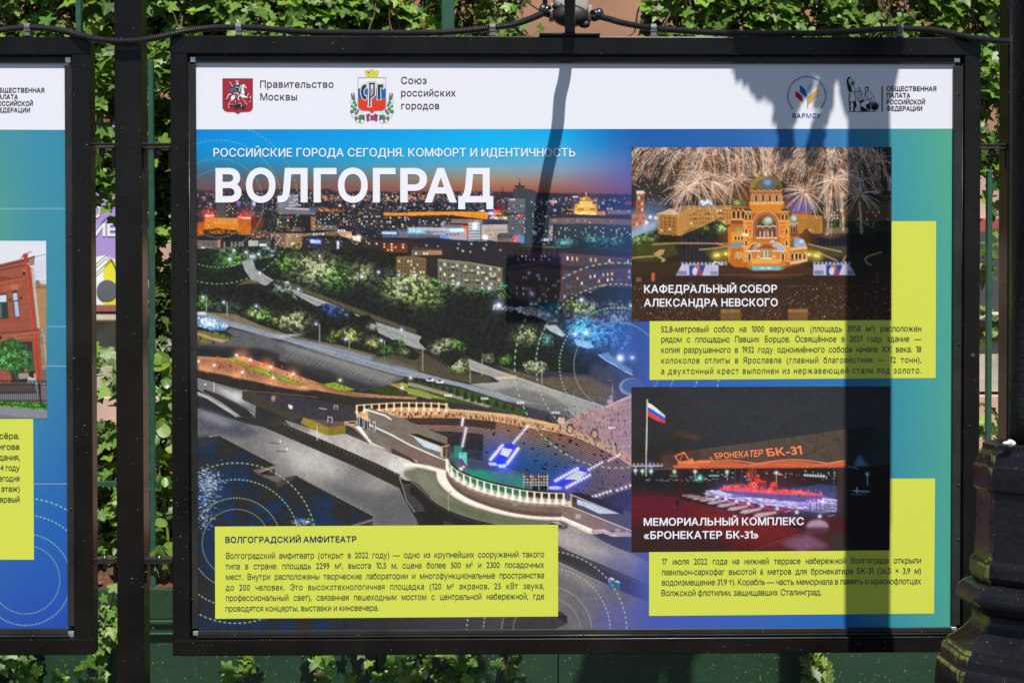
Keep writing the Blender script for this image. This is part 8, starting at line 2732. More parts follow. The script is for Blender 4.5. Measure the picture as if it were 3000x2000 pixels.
def build_conduits():
 def path(pts):
  return [tuple(U(px, py, y)) for px, py, y in pts]
 left = path([(-160, 97, .012), (-60, 92, .012), (0, 89, .012), (40, 84, .012), (82, 82, .012), (136, 83.5, .011), (190, 92, .004), (238, 105, -.008), (289, 116, -.0135), (340, 121, -.0140), (391, 121, -.0140), (442, 114, -.013), (497, 102, -.007), (561, 89, .004), (629, 82, .011), (700, 81, .012), (760, 83, .012), (836, 90, .012), (904, 94, .012), (1040, 97.2, .012), (1176, 97.2, .012), (1278, 96, .012),
     (1346, 92, .012), (1441, 82, .013), (1502, 73, .02), (1553, 56, .035), (1588, 41, .052)])
 o = corrugated('cable_conduit', '', left)
 tag(o, 'ribbed black cable conduit drooping across the middle post to the junction box', 'conduit', 'ribbed cable conduits')
 right = path([(1762, 51, .05), (1790, 58, .042), (1825, 68, .03), (1910, 83, .013), (1995, 90.5, .012), (2080, 96, .012), (2200, 98.2, .012), (2302, 98.2, .012), (2404, 97.6, .012), (2506, 92, .012), (2570, 87, .012), (2635, 85, .012), (2710, 87, .011), (2778, 97, .002), (2846, 110.5, -.010), (2914, 119, -.016), (2962, 122, -.018), (3010, 121, -.018), (3090, 112, -.012)])
 o = corrugated('cable_conduit', '', right)
 tag(o, 'ribbed black cable conduit running right from the junction box to the lamp post', 'conduit', 'ribbed cable conduits')
 labels = ['grey conduit clip on the cut-off left frame', 'grey conduit clip nearest the left corner of the big frame', 'grey conduit clip just left of the junction box', 'grey conduit clip just right of the junction box', 'grey conduit clip near the right corner of the big frame']
 top_l = U(130, 107, .012)[2]
 top_m = U(1680, 107.5, .012)[2]
 for (px, py), lb in zip(((82, 82), (700, 81), (1443, 82), (1914, 83.5), (2635, 85)), labels):
  c = U(px, py, .012)
  top = top_l if px < 300 else top_m
  bm = bmesh.new()
  h = .0052
  ro, ri = .0088, .0070
  n = 16
  vo = []
  for k in range(n + 1):
   t = -.6 + (math.pi + 1.2) * k / n
   for s in (-h, h):
    for rr in (ri, ro):
     vo.append(bm.verts.new((c[0] + s, c[1] + rr * math.cos(t), c[2] + rr * math.sin(t))))
  for k in range(n):
   a = vo[4 * k:4 * k + 4]
   b = vo[4 * k + 4:4 * k + 8]
   for i, j in ((0, 1), (1, 3), (3, 2), (2, 0)):
    bm.faces.new((a[i], a[j], b[j], b[i]))
  bm.faces.new((vo[0], vo[2], vo[3], vo[1]))
  bm.faces.new((vo[-4], vo[-3], vo[-1], vo[-2]))
  zt = c[2] - .0056
  for z0, z1, e in ((top, top + .003, .0012), (top + .003, zt - .0015, -.0004), (zt - .0015, zt + .0012, .0010)):
   add_box(bm, (c[0] - h - e, c[1] - .0066 - e, z0), (c[0] + h + e, c[1] + .0066 + e, z1))
  bmesh.ops.recalc_face_normals(bm, faces=bm.faces)
  tag(from_bm('conduit_clip', bm, M_CLIP), lb, 'clip', 'grey conduit clips')


def cast_moss_material():
 """thick black street paint, greenish algae on the shaded side, old maroon coat showing"""
 m, n, b = new_mat('mossy_black_paint')
 t1 = noise(n, 16, 5)
 c0 = ramp(n, t1.outputs[0], [(.3, (.006, .006, .007)), (.7, (.013, .013, .016))])
 g = n.nodes.new('ShaderNodeNewGeometry')
 sx = n.nodes.new('ShaderNodeSeparateXYZ')
 n.links.new(g.outputs['True Normal'], sx.inputs[0])
 left = n.nodes.new('ShaderNodeMath')
 left.operation = 'MULTIPLY'
 n.links.new(sx.outputs['X'], left.inputs[0])
 left.inputs[1].default_value = -1.0
 side = ramp(n, left.outputs[0], [(.74, (0, 0, 0)), (.84, (1, 1, 1))])
 t3 = noise(n, 22, 5, .6)
 mr = ramp(n, t3.outputs[0], [(.40, (0, 0, 0)), (.55, (.75, .75, .75))])
 mm = n.nodes.new('ShaderNodeMath')
 mm.operation = 'MULTIPLY'
 n.links.new(mr.outputs[0], mm.inputs[0])
 n.links.new(side.outputs[0], mm.inputs[1])
 c1 = mixc(n, mm.outputs[0], c0.outputs[0], (.085, .03, .045))
 mp = n.nodes.new('ShaderNodeMapping')
 mp.inputs['Scale'].default_value = (60, 60, 26)
 n.links.new(g.outputs['Position'], mp.inputs[0])
 t2 = noise(n, 1.0, 6, .65, mp.outputs[0])
 a = n.nodes.new('ShaderNodeAttribute')
 a.attribute_name = 'moss'
 am = n.nodes.new('ShaderNodeMath')
 am.operation = 'MULTIPLY_ADD'
 n.links.new(a.outputs['Fac'], am.inputs[0])
 am.inputs[1].default_value = .34
 n.links.new(t2.outputs[0], am.inputs[2])
 al = ramp(n, am.outputs[0], [(.70, (0, 0, 0)), (.82, (.9, .9, .9))])
 am2 = n.nodes.new('ShaderNodeMath')
 am2.operation = 'MULTIPLY'
 n.links.new(al.outputs[0], am2.inputs[0])
 n.links.new(side.outputs[0], am2.inputs[1])
 c2 = mixc(n, am2.outputs[0], c1, (.26, .30, .055))
 t5 = noise(n, 190, 3, .5)
 d = ramp(n, t5.outputs[0], [(.69, (0, 0, 0)), (.74, (1, 1, 1))])
 c3 = mixc(n, d.outputs[0], c2, (.16, .15, .14))
 t6 = noise(n, 34, 5, .7)
 ru = ramp(n, t6.outputs[0], [(.66, (0, 0, 0)), (.72, (1, 1, 1))])
 c4 = mixc(n, ru.outputs[0], c3, (.055, .022, .012))
 n.links.new(c4, b.inputs['Base Color'])
 rr = n.nodes.new('ShaderNodeMath')
 rr.operation = 'MULTIPLY_ADD'
 n.links.new(am2.outputs[0], rr.inputs[0])
 rr.inputs[1].default_value = .5
 rr.inputs[2].default_value = .3
 n.links.new(rr.outputs[0], b.inputs['Roughness'])
 b.inputs['Specular IOR Level'].default_value = .4
 bm = noise(n, 75, 6, .65)
 bump(n, b, bm.outputs[0], .6, .003)
 return m


LAMP_Y = -.5


def build_lamp_post():
 root = tag(empty('street_lamp'), 'black cast iron street lamp with eight-sided moulded base at the right edge', 'street lamp')
 m = cast_moss_material()
 yc = LAMP_Y
 edge = U(2964, 700, yc)
 r_pole = .043
 xc = edge[0] + r_pole
 prof = []                       # (R, z, moss)
 sil = [(2884, 1291, .2), (2878, 1294, .6), (2878, 1308, .2), (2866, 1322, .7), (2859, 1350, .2), (2853, 1356, .9), (2852, 1372, .2), (2851.6, 1418, .2), (2856, 1424, 1.0), (2861, 1429, .5), (2860, 1500, 0), (2856.5, 1570, .2), (2854, 1618, .9), (2849, 1624, .8), (2843, 1629, .8), (2840.5, 1637, 1), (2839.6, 1664, 1.1), (2846, 1676, .9), (2851.6, 1686, .3),
     (2836, 1688, .1), (2820, 1695, 0), (2806, 1709, 0), (2800.5, 1722, .1), (2801, 1731, .9), (2806, 1741, 1.1), (2825, 1760, .8), (2845, 1776, .9), (2848.5, 1790, 1), (2845, 1804, .7), (2835, 1819, .5), (2816, 1836, .3), (2796, 1849, .3), (2774, 1861, .5), (2772, 1868, 1), (2769, 1873, .5), (2762, 1875, .8), (2757.5, 1885, .7), (2756, 1909, .2), (2749, 1914, .9), (2743.5, 1923, .7), (2741, 1950, .2), (2739, 2000, .2)]
 for px, py, ms in sil:
  r = .1
  for _ in range(12):
   p = U(px, py, yc + .383 * r)
   r = (xc - p[0]) / .924
  prof.append((r, U(px, py, yc + .383 * r)[2], ms))
 rl, zl, _ = prof[-1]
 prof += [(rl + .002, zl - .2, .4), (rl + .012, zl - .22, 1), (rl + .022, zl - .24, .5), (rl + .024, .02, .3), (rl + .03, .0, .3)]
 ang = []
 for k in range(8):
  c = R(22.5 + 45 * k)
  ang += [(c - .05, 1.0), (c + .05, 1.0)]
 v, f, ms = [], [], []
 for (r, z, s) in prof:
  for t, kk in ang:
   rr = r * math.cos(.05) * (1 + .002 * math.sin(37 * z + 5 * t))
   v.append((xc + rr * math.cos(t), yc + rr * math.sin(t), z))
   ms.append(s)
 n = len(ang)
 for i in range(len(prof) - 1):
  for k in range(n):
   f.append((i * n + k, (i + 1) * n + k, (i + 1) * n + (k + 1) % n, i * n + (k + 1) % n))
 top_r, top_z, _ = prof[0]
 base = len(v)
 for (r, z) in ((.066, top_z), (.060, top_z - .002), (.058, top_z - .03)):
  for k in range(n):
   t = ang[k][0]
   v.append((xc + r * math.cos(t), yc + r * math.sin(t), z))
   ms.append(.3)
 for k in range(n):
  f.append((k, (k + 1) % n, base + (k + 1) % n, base + k))
 for i in range(2):
  for k in range(n):
   f.append((base + i * n + k, base + i * n + (k + 1) % n, base + (i + 1) * n + (k + 1) % n, base + (i + 1) * n + k))
 f.append(tuple(base + 2 * n + k for k in range(n)))
 o = from_pydata('base', v, f, m, root)
 at = o.data.attributes.new('moss', 'FLOAT', 'POINT')
 at.data.foreach_set('value', np.array(ms, np.float32))
 bm = bmesh.new()
 zc = U(2964, 104, yc)[2]
 pr = [(r_pole * 1.02, top_z - .03), (r_pole, top_z + .05), (r_pole, zc - .001), (r_pole + .0015, zc), (r_pole + .0015, zc + .25), (r_pole * .9, zc + .9), (r_pole * .8, 3.2)]
 lathe(bm, [(a, h) for a, h in pr], (xc, yc, 0), 'z', 32)
 o = from_bm('pole', bm, BLK_CAST_ROUGH, root, True)
 bm = bmesh.new()
 lathe(bm, [(.052, 2.9), (.058, 2.93), (.058, 2.96), (.05, 2.99)], (xc, yc, 0), 'z', 24)
 from_bm('collar', bm, BLK_CAST, root, True)
 bm = bmesh.new()
 lathe(bm, [(.05, 3.2), (.09, 3.24), (.06, 3.28), (.11, 3.32), (.17, 3.62), (.19, 3.64), (.13, 3.74), (.03, 3.84), (.015, 3.92)], (xc, yc, 0), 'z', 8)
 from_bm('lantern', bm, BLK_CAST, root)
 q = shadow_caster(2330, 120, yc)
 pts = [(xc - .04, yc, 2.97), (xc - .09, yc, 3.06), (xc - .16, yc, 3.1), (q[0], yc, 3.08), (q[0] - .03, yc, 3.04), (q[0] - .015, yc, 3.0), (q[0] + .01, yc, 3.02)]
 tube('bracket', spline3(pts, 30), .007, BLK_CAST, root, 8)
 p = U(2905, 1283, yc + .02)
 bm = bmesh.new()
 bmesh.ops.create_icosphere(bm, subdivisions=3, radius=1)
 for w in bm.verts:
  k = .55 + .45 * (w.co.x > 0) + .1 * math.sin(5 * w.co.y)
  w.co = Vector((p[0] + w.co.x * .010, yc - .055 + w.co.y * .009 * k, top_z + .0035 + w.co.z * .006 * k))
 from_bm('white_blob', bm, plain('chalky_white', (.72, .70, .64), .5), root, True)
 return xc, yc, top_z


def leaf_shape():
 """five-lobed ivy leaf: points (x, y), vein weight; triangles"""
 half = [(0.0, 0.0, 1), (.10, -.16, 0), (.28, -.24, .1), (.46, -.20, .9), (.47, -.02, 0), (.36, .12, 0), (.52, .22, .3), (.60, .40, 1), (.42, .46, 0), (.26, .48, 0), (.20, .70, .1), (.0, 1.0, 1)]
 return half


def leaves_mesh(name, pos, nrm, spin, size, tint, parent, mat, kind='ivy', curl=.16):
 """many small leaves in one mesh. pos/nrm (n,3), spin (n), size (n), tint (n,3)"""
 if kind == 'ivy':
  h = leaf_shape()
  right = [(x, y, w) for x, y, w in h]
  left = [(-x, y, w) for x, y, w in h[1:-1]][::-1]
  ring = right + left
  centre = (0, .18, .85)
 else:
  t = np.linspace(0, 2 * math.pi, 13)[:-1]
  ring = [(.36 * math.sin(a) * (1 - .18 * math.cos(a)), .5 - .5 * math.cos(a), 1.0 if i in (0, 6) else .0) for i, a in enumerate(t)]
  centre = (0, .42, 1.0)
 pts = np.array([centre] + ring)
 k = len(pts)
 xy = pts[:, :2].copy()
 xy[:, 1] -= .2
 n = len(pos)
 nrm = nrm / np.linalg.norm(nrm, axis=1, keepdims=True)
 ref = np.tile(np.array([[0, 0, -1.0]]), (n, 1))          # tips hang down
 ya = ref - nrm * (ref * nrm).sum(1, keepdims=True)
 ya /= np.maximum(np.linalg.norm(ya, axis=1, keepdims=True), 1e-4)
 xa = np.cross(ya, nrm)
 c, s = np.cos(spin)[:, None], np.sin(spin)[:, None]
 xa, ya = xa * c + ya * s, -xa * s + ya * c
 r2 = (xy ** 2).sum(1)
 fold = NPR.uniform(.02, .28, n)
 cu = NPR.uniform(-.05, curl * 2, n)
 z = -(np.abs(xy[:, 0])[None, :] * -fold[:, None]) - cu[:, None] * r2[None, :]
 jit = 1 + NPR.normal(0, .06, (n, k))
 P = (pos[:, None, :] + size[:, None, None] * (xa[:, None, :] * (xy[None, :, 0, None] * jit[..., None]) + ya[:, None, :] * (xy[None, :, 1, None] * jit[..., None]) + nrm[:, None, :] * z[..., None]))
 tri = np.array([(0, i, i + 1) for i in range(1, k - 1)] + [(0, k - 1, 1)])
 F = (np.arange(n)[:, None, None] * k + tri[None]).reshape(-1, 3)
 me = bpy.data.meshes.new(name)
 me.vertices.add(n * k)
 me.vertices.foreach_set('co', P.reshape(-1, 3).astype(np.float32).ravel())
 me.loops.add(F.size)
 me.loops.foreach_set('vertex_index', F.ravel().astype(np.int32))
 me.polygons.add(len(F))
 me.polygons.foreach_set('loop_start', np.arange(0, F.size, 3, dtype=np.int32))
 me.update(calc_edges=True)
 at = me.color_attributes.new('leaf', 'FLOAT_COLOR', 'POINT')
 col = np.ones((n, k, 4), np.float32)
 col[:, :, :3] = tint[:, None, :]
 col[:, :, 3] = pts[None, :, 2]
 at.data.foreach_set('color', col.ravel())
 me.materials.append(mat)
 me.shade_smooth()
 return link(bpy.data.objects.new(name, me), parent)


def leaf_material(name, vein=(.20, .30, .09), cream=False, rough=.42, trans=.35):
 m = bpy.data.materials.new(name)
 m.use_nodes = True
 n = m.node_tree
 b = n.nodes['Principled BSDF']
 a = n.nodes.new('ShaderNodeAttribute')
 a.attribute_name = 'leaf'
 v = ramp(n, a.outputs['Alpha'], [(.55, (0, 0, 0)), (.97, (.8, .8, .8))])
 c = mixc(n, v.outputs[0], a.outputs['Color'], vein)
 if cream:
  e = ramp(n, a.outputs['Alpha'], [(.0, (1, 1, 1)), (.30, (0, 0, 0))])
  c = mixc(n, e.outputs[0], c, (.55, .55, .30))
 t = noise(n, 130, 3)
 d = ramp(n, t.outputs[0], [(.35, (.8, .8, .8)), (.7, (1.15, 1.15, 1.15))])
 x = n.nodes.new('ShaderNodeMix')
 x.data_type = 'RGBA'
 x.blend_type = 'MULTIPLY'
 x.inputs[0].default_value = 1
 n.links.new(c, x.inputs[6])
 n.links.new(d.outputs[0], x.inputs[7])
 n.links.new(x.outputs[2], b.inputs['Base Color'])
 b.inputs['Roughness'].default_value = rough
 b.inputs['Specular IOR Level'].default_value = .38
 tr = n.nodes.new('ShaderNodeBsdfTranslucent')
 hs = n.nodes.new('ShaderNodeHueSaturation')
 hs.inputs['Saturation'].default_value = 1.15
 hs.inputs['Value'].default_value = 1.25
 n.links.new(x.outputs[2], hs.inputs['Color'])
 n.links.new(hs.outputs[0], tr.inputs[0])
 mx = n.nodes.new('ShaderNodeMixShader')
 mx.inputs[0].default_value = trans
 n.links.new(b.outputs[0], mx.inputs[1])
 n.links.new(tr.outputs[0], mx.inputs[2])
 n.links.new(mx.outputs[0], n.nodes['Material Output'].inputs[0])
 return m


def build_basket(xc, yc):
 """flower basket hanging above the picture; its shadow falls on the poster header"""
 root = tag(empty('flower_basket'), 'hanging flower basket on the street lamp bracket above the big frame', 'flower basket')
 polys = [
  [(2138, 150), (2160, 205), (2195, 250), (2225, 272), (2260, 280), (2274, 345), (2293, 430), (2300, 462), (2312, 462), (2316, 428), (2328, 350), (2336, 296), (2366, 254), (2396, 200), (2404, 240), (2395, 323), (2371, 428), (2366, 462), (2378, 462), (2398, 428), (2424, 323), (2450, 200), (2476, 60), (2470, -160), (2200, -160), (2128, 0)]]
 pts = []
 P = np.array(polys[0], float)
 n_try = 0
 while len(pts) < 2300 and n_try < 40000:
  n_try += 1
  x, y = NPR.uniform(2110, 2490), NPR.uniform(-170, 470)
  ins = False
  for i in range(len(P)):
   ax, ay = P[i]
   bx, by = P[(i + 1) % len(P)]
   if (ay > y) != (by > y) and x < ax + (y - ay) * (bx - ax) / (by - ay):
    ins = not ins
  if ins:
   pts.append((x, y))
 q = np.array([shadow_caster(x, y, yc + NPR.uniform(-.05, .05)) for x, y in pts])
 n = len(q)
 nr = NPR.normal(0, .5, (n, 3)) + np.array([0, -.7, .8])
 tint = np.array([[.07, .13, .035]]) * NPR.uniform(.7, 1.3, (n, 1))
 leaves_mesh('foliage', q, nr, NPR.normal(0, .8, n), NPR.uniform(.012, .02, n), tint, root, leaf_material('basket_leaf'), 'oval')
 m = [shadow_caster(2310, 40, yc), shadow_caster(2310, -120, yc)]
 bm = bmesh.new()
 lathe(bm, [(.02, -.10), (.07, -.08), (.10, -.03), (.105, .0), (.098, .0), (.06, -.06)], (m[0][0], yc, m[0][2] + .06), 'z', 20)
 from_bm('pot', bm, plain('dark_pot', (.03, .03, .028), .6), root, True)
 for dx in (-.09, .09):
  tube('chain', [(m[0][0] + dx, yc, m[0][2] + .06), (m[0][0], yc, 3.02)], .002, BLK_CAST, root, 6)
 return root
# ---------------------------------------------------------------- garden behind the frames
PL_Y = .95          # front of the planter
IVY_Y = 1.12
M_PLANTER = None


def planter_mat():
 m, n, b = new_mat('green_planter_paint')
 t1 = noise(n, 5, 5)
 c0 = ramp(n, t1.outputs[0], [(.3, (.010, .036, .016)), (.7, (.017, .050, .023))])
 t2 = noise(n, 150, 2)
 sp = ramp(n, t2.outputs[0], [(.67, (0, 0, 0)), (.72, (1, 1, 1))])
 c1 = mixc(n, sp.outputs[0], c0.outputs[0], (.15, .17, .08))
 mp = n.nodes.new('ShaderNodeMapping')
 mp.inputs['Scale'].default_value = (30, 30, 1.5)
 g = n.nodes.new('ShaderNodeNewGeometry')
 n.links.new(g.outputs['Position'], mp.inputs[0])
 t3 = noise(n, 1, 4, .6, mp.outputs[0])
 st = ramp(n, t3.outputs[0], [(.62, (0, 0, 0)), (.75, (.35, .35, .35))])
 c2 = mixc(n, st.outputs[0], c1, (.12, .16, .10))
 n.links.new(c2, b.inputs['Base Color'])
 b.inputs['Roughness'].default_value = .42
 bump(n, b, t1.outputs[0], .05, .004)
 return m


def build_planter():
 m = planter_mat()
 root = tag(empty('planter'), 'long dark green metal planter box behind and below the frames', 'planter')
 top = U(400, 1728, PL_Y)[2]
 z1, z2 = U(400, 1817, PL_Y)[2], U(400, 1830, PL_Y)[2]
 z3, z4 = U(400, 1853, PL_Y)[2], U(400, 1862, PL_Y)[2]
 x0, x1 = -2.6, 2.6
 box('upper_panel', (x0, PL_Y + .012, z1 + .001), (x1, PL_Y + .03, top), m, root, .002)
 box('moulding', (x0, PL_Y, z2), (x1, PL_Y + .03, z1), m, root, .003, 2)
 box('moulding_band', (x0, PL_Y + .010, z3 + .0005), (x1, PL_Y + .03, z2 - .0005), m, root, .001)
 box('moulding', (x0, PL_Y, z4), (x1, PL_Y + .03, z3), m, root, .003, 2)
 xs = [-2.6, -1.53, -.46, U(1636, 1960, PL_Y)[0], 1.62, 2.6]
 for a, b in zip(xs, xs[1:]):
  box('lower_panel', (a + .0012, PL_Y + .014, .03), (b - .0012, PL_Y + .03, z4 - .001), m, root, .0015)
 box('back_panel', (x0, PL_Y + .42, .03), (x1, PL_Y + .44, top), m, root, .002)
 for x in (x0, x1 - .02):
  box('end_panel', (x, PL_Y + .03, .03), (x + .02, PL_Y + .42, top), m, root, .002)
 for k in range(5):
  box('foot', (x0 + .1 + k * 1.2, PL_Y + .05, 0), (x0 + .2 + k * 1.2, PL_Y + .4, .03), m, root, .002)
 for px in (287, 448):
  c = U(px, 1838, PL_Y + .009)
  bolt('rivet', c, .004, (0, -1, 0), ALU, root, .003)
 soil = plain('bark_mulch', (.085, .042, .022), .9, 0, .6, 70, .2, .6)
 bm = bmesh.new()
 nx, ny = 150, 14
 g = [[bm.verts.new((x0 + .02 + (x1 - x0 - .04) * i / nx, PL_Y + .03 + .39 * j / ny, top - .015 + .10 * (j / ny) + rnd.uniform(-.008, .008))) for j in range(ny + 1)] for i in range(nx + 1)]
 for i in range(nx):
  for j in range(ny):
   bm.faces.new((g[i][j], g[i + 1][j], g[i + 1][j + 1], g[i][j + 1]))
 so = tag(from_bm('mulch', bm, soil), 'reddish brown bark mulch filling the green planter', 'mulch', kind='stuff')
 chips_v, chips_f = [], []
 for _ in range(2600):
  x = rnd.uniform(x0 + .03, x1 - .03) if rnd.random() < .5 else rnd.uniform(-.95, -.55)
  t = rnd.random()
  y = PL_Y + .035 + t * .36
  z = top - .010 + .10 * t / .92
  a, w, l = rnd.uniform(0, 6.3), rnd.uniform(.003, .008), rnd.uniform(.008, .024)
  d = Vector((math.cos(a), math.sin(a), rnd.uniform(-.4, .6))).normalized()
  s = d.cross(Vector((rnd.uniform(-.5, .5), rnd.uniform(-1, 0), 1))).normalized()
  p = Vector((x, y, z + .004))
  b = len(chips_v)
  chips_v += [p - d * l - s * w, p + d * l - s * w * .6, p + d * l + s * w * .6, p - d * l + s * w, p + Vector((0, 0, .004))]
  chips_f += [(b, b + 1, b + 4), (b + 1, b + 2, b + 4), (b + 2, b + 3, b + 4), (b + 3, b, b + 4)]
 from_pydata('bark_chips', chips_v, chips_f, plain('bark_chip', (.16, .075, .04), .85, 0, .6, 45), so)
 return top


def build_trellis(top):
 m = plain('green_trellis_paint', (.018, .075, .045), .45, 0, .2, 40, .4, .1)
 root = tag(empty('trellis'), 'dark green metal trellis fence standing in the planter among the ivy', 'trellis fence')
 y = PL_Y + .055
 for px, w, top_py in ((233.5, 15, -200), (443.5, 15, 175), (2899.5, 15, 500), (-60, 15, 150), (3120, 15, 100)):
  c = U(px, 900, y)
  hw = w * .00065 * (y + 2.7) / 2.7 / 2
  box('bar', (c[0] - hw, y, top - .02), (c[0] + hw, y + .016, U(px, top_py, y)[2]), m, root, .0015)
 for px0, px1 in ((1293, 1331),):
  a, b = U(px0, 50, y + .03)[0], U(px1, 50, y + .03)[0]
  box('trellis_post', (a, y + .03, top - .02), (b, y + .064, 2.75), m, root, .003)
 for py in (1417,):
  z = U(400, py, y + .016)[2]
  box('cross_rail', (-2.55, y + .0165, z - .007), (2.55, y + .032, z + .007), m, root, .0015)
 return root


def ivy_points(rect, n, y0, y1, dens=None, seed=0):
 """points strewn in a photograph rectangle with noisy density"""
 out = []
 g = np.random.default_rng(seed)
 x0, ya, x1, yb = rect
 cw = max(2, int((x1 - x0) / 46)) + 2
 chh = max(2, int((yb - ya) / 46)) + 2
 fld = g.random((chh, cw))
 while len(out) < n:
  x, y = g.uniform(x0, x1), g.uniform(ya, yb)
  u, v = (x - x0) / 46, (y - ya) / 46
  i, j = min(int(v), chh - 2), min(int(u), cw - 2)
  fv, fu = v - i, u - j
  d = (fld[i, j] * (1 - fu) + fld[i, j + 1] * fu) * (1 - fv) + (fld[i + 1, j] * (1 - fu) + fld[i + 1, j + 1] * fu) * fv
  k = np.clip((d - .25) * 2.4, .04, 1)
  if dens is not None:
   k *= dens(x, y)
  if g.random() < k:
   dep = y0 + (y1 - y0) * (1 - k * .6) * g.random()
   out.append((x, y, dep))
 a = np.array(out)
 return U(a[:, 0], a[:, 1], a[:, 2])


def tints(n, bright=1.0, yellow=.3):
 base = np.array([.070, .170, .024])
 yel = np.array([.260, .400, .040])
 t = NPR.random((n, 1)) ** 1.6 * (.5 + yellow)
 c = base * (1 - t) + yel * t
 c *= NPR.uniform(.5, 1.45, (n, 1)) * bright
 odd = NPR.random(n) < .02
 c[odd] = np.array([.20, .13, .035])
 return np.clip(c, 0, .6)


IVY_MAT = []


def stems(name, n, rect, y0, y1, parent, mat, wig=26, down=True):
 bm = bmesh.new()
 x0, ya, x1, yb = rect
 for _ in range(n):
  x, y, d = rnd.uniform(x0, x1), rnd.uniform(ya, ya + (yb - ya) * .4), rnd.uniform(y0, y1)
  p = []
  dx = rnd.uniform(-.5, .5)
  for k in range(rnd.randint(4, 8)):
   p.append(U(x, y, d))
   x += dx * 40 + rnd.uniform(-wig, wig)
   y += rnd.uniform(20, 60)
   d += rnd.uniform(-.02, .02)
  add_tube(bm, spline3(p, len(p) * 4), rnd.uniform(.0012, .0028), 5)
 return from_bm(name, bm, mat, parent, True)


def climbing_ivy(label, rects, cat='ivy', group='climbing ivy on the trellis', seed=1, size=(.022, .046)):
 root = tag(empty('climbing_ivy'), label, cat, group)
 pos = []
 for i, (rect, nf, nb, dens) in enumerate(rects):
  pos.append((ivy_points(rect, nf, IVY_Y - .02, IVY_Y + .20, dens, seed * 10 + i), 1.0))
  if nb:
   pos.append((ivy_points(rect, nb, IVY_Y + .16, IVY_Y + .40, lambda x, y: 1.0, seed * 10 + i + 5), .28))  # back leaves tinted darker, painting in the shade deep inside the ivy
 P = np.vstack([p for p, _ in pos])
 br = np.concatenate([np.full(len(p), b) for p, b in pos])
 n = len(P)
 nr = NPR.normal(0, .45, (n, 3)) + np.array([.05, -.75, .85])
 sz = NPR.uniform(size[0], size[1], n) * np.where(NPR.random(n) < .3, .55, 1) * np.where(NPR.random(n) < .08, 1.25, 1)
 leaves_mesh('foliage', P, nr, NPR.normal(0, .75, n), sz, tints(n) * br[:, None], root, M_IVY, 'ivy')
 for i, (rect, nf, nb, dens) in enumerate(rects):
  if nf > 60:
   x0, ya, x1, yb = rect
   stems('stem', max(3, int(nf / 22)), rect, IVY_Y - .01, IVY_Y + .2, root, M_STEM)
 return root


def trailing(label, spine, n, spread, cat='ivy', cream=False, size=(.022, .042), group='ivy trailing over the planter'):
 """one or more runners hanging in front of the planter, given by photograph points"""
 root = tag(empty('trailing_ivy'), label, cat, group)
 bm = bmesh.new()
 P = []
 for sp in spine:
  pts = np.array([U(x, y, PL_Y - .012 - .03 * rnd.random()) for x, y in sp])
  c = spline3(pts, 24)
  add_tube(bm, c, .0016, 6)
  m = int(n * len(sp) / sum(len(s) for s in spine))
  for _ in range(m):
   t = rnd.random()
   q = c[min(23, int(t * 24))]
   P.append(q + np.array([rnd.gauss(0, spread), -abs(rnd.gauss(.012, .014)), rnd.gauss(0, spread)]))
 from_bm('stem', bm, M_STEM, root, True)
 P = np.array(P)
 n = len(P)
 nr = NPR.normal(0, .35, (n, 3)) + np.array([.05, -1.0, .5])
 leaves_mesh('foliage', P, nr, NPR.normal(0, .7, n), NPR.uniform(size[0], size[1], n), tints(n, .95, .45), root, M_IVY_CREAM if cream else M_IVY, 'ivy')
 return root


def build_rose():
 root = tag(empty('rose_bush'), 'oval-leaved green shrub seen between the middle post and the big frame', 'shrub')
 d0 = PL_Y + .09
 bm = bmesh.new()
 main = [U(x, y, d0 + .02) for x, y in ((476, 1725), (492, 1600), (482, 1480), (470, 1420), (466, 1380), (455, 1280), (452, 1240), (476, 1140), (470, 1040))]
 add_tube(bm, spline3(main, 40), [.0042 - .0022 * i / 39 for i in range(40)], 8)
 main2 = [U(x, y, d0 + .03) for x, y in ((470, 1725), (452, 1560), (505, 1400), (500, 1260), (515, 1120))]
 add_tube(bm, spline3(main2, 30), .002, 6)
 from_bm('stem', bm, plain('green_stem', (.14, .2, .04), .5), root, True)
 spots = [(486, 1075, .05), (462, 1042, .04), (458, 1080, .03), (478, 1100, .04), (500, 1060, .04), (492, 1150, .045), (465, 1200, .055), (492, 1175, .04), (478, 1240, .05), (500, 1235, .03), (455, 1230, .03), (460, 1285, .03), (495, 1310, .05), (480, 1335, .045), (455, 1390, .05), (490, 1400, .05), (475, 1410, .04), (496, 1365, .04), (482, 1440, .04), (500, 1490, .04),
    (460, 1520, .045), (450, 1540, .04), (470, 1570, .05), (455, 1600, .05), (480, 1592, .06), (492, 1606, .05), (470, 1612, .05), (455, 1625, .045), (490, 1640, .04), (446, 1490, .04)]
 P = []
 S = []
 for x, y, s in spots:
  for k in range(2):
   P.append(U(x + rnd.uniform(-9, 9), y + rnd.uniform(-10, 10), d0 - .02 + rnd.uniform(-.02, .05)))
   S.append(s * rnd.uniform(.65, 1.05))
 n = len(P)
 nr = NPR.normal(0, .38, (n, 3)) + np.array([.0, -.9, .65])
 leaves_mesh('foliage', np.array(P), nr, NPR.normal(.3, .8, n), np.array(S), tints(n, .8, .3), root, M_ROSE, 'oval')
 return root


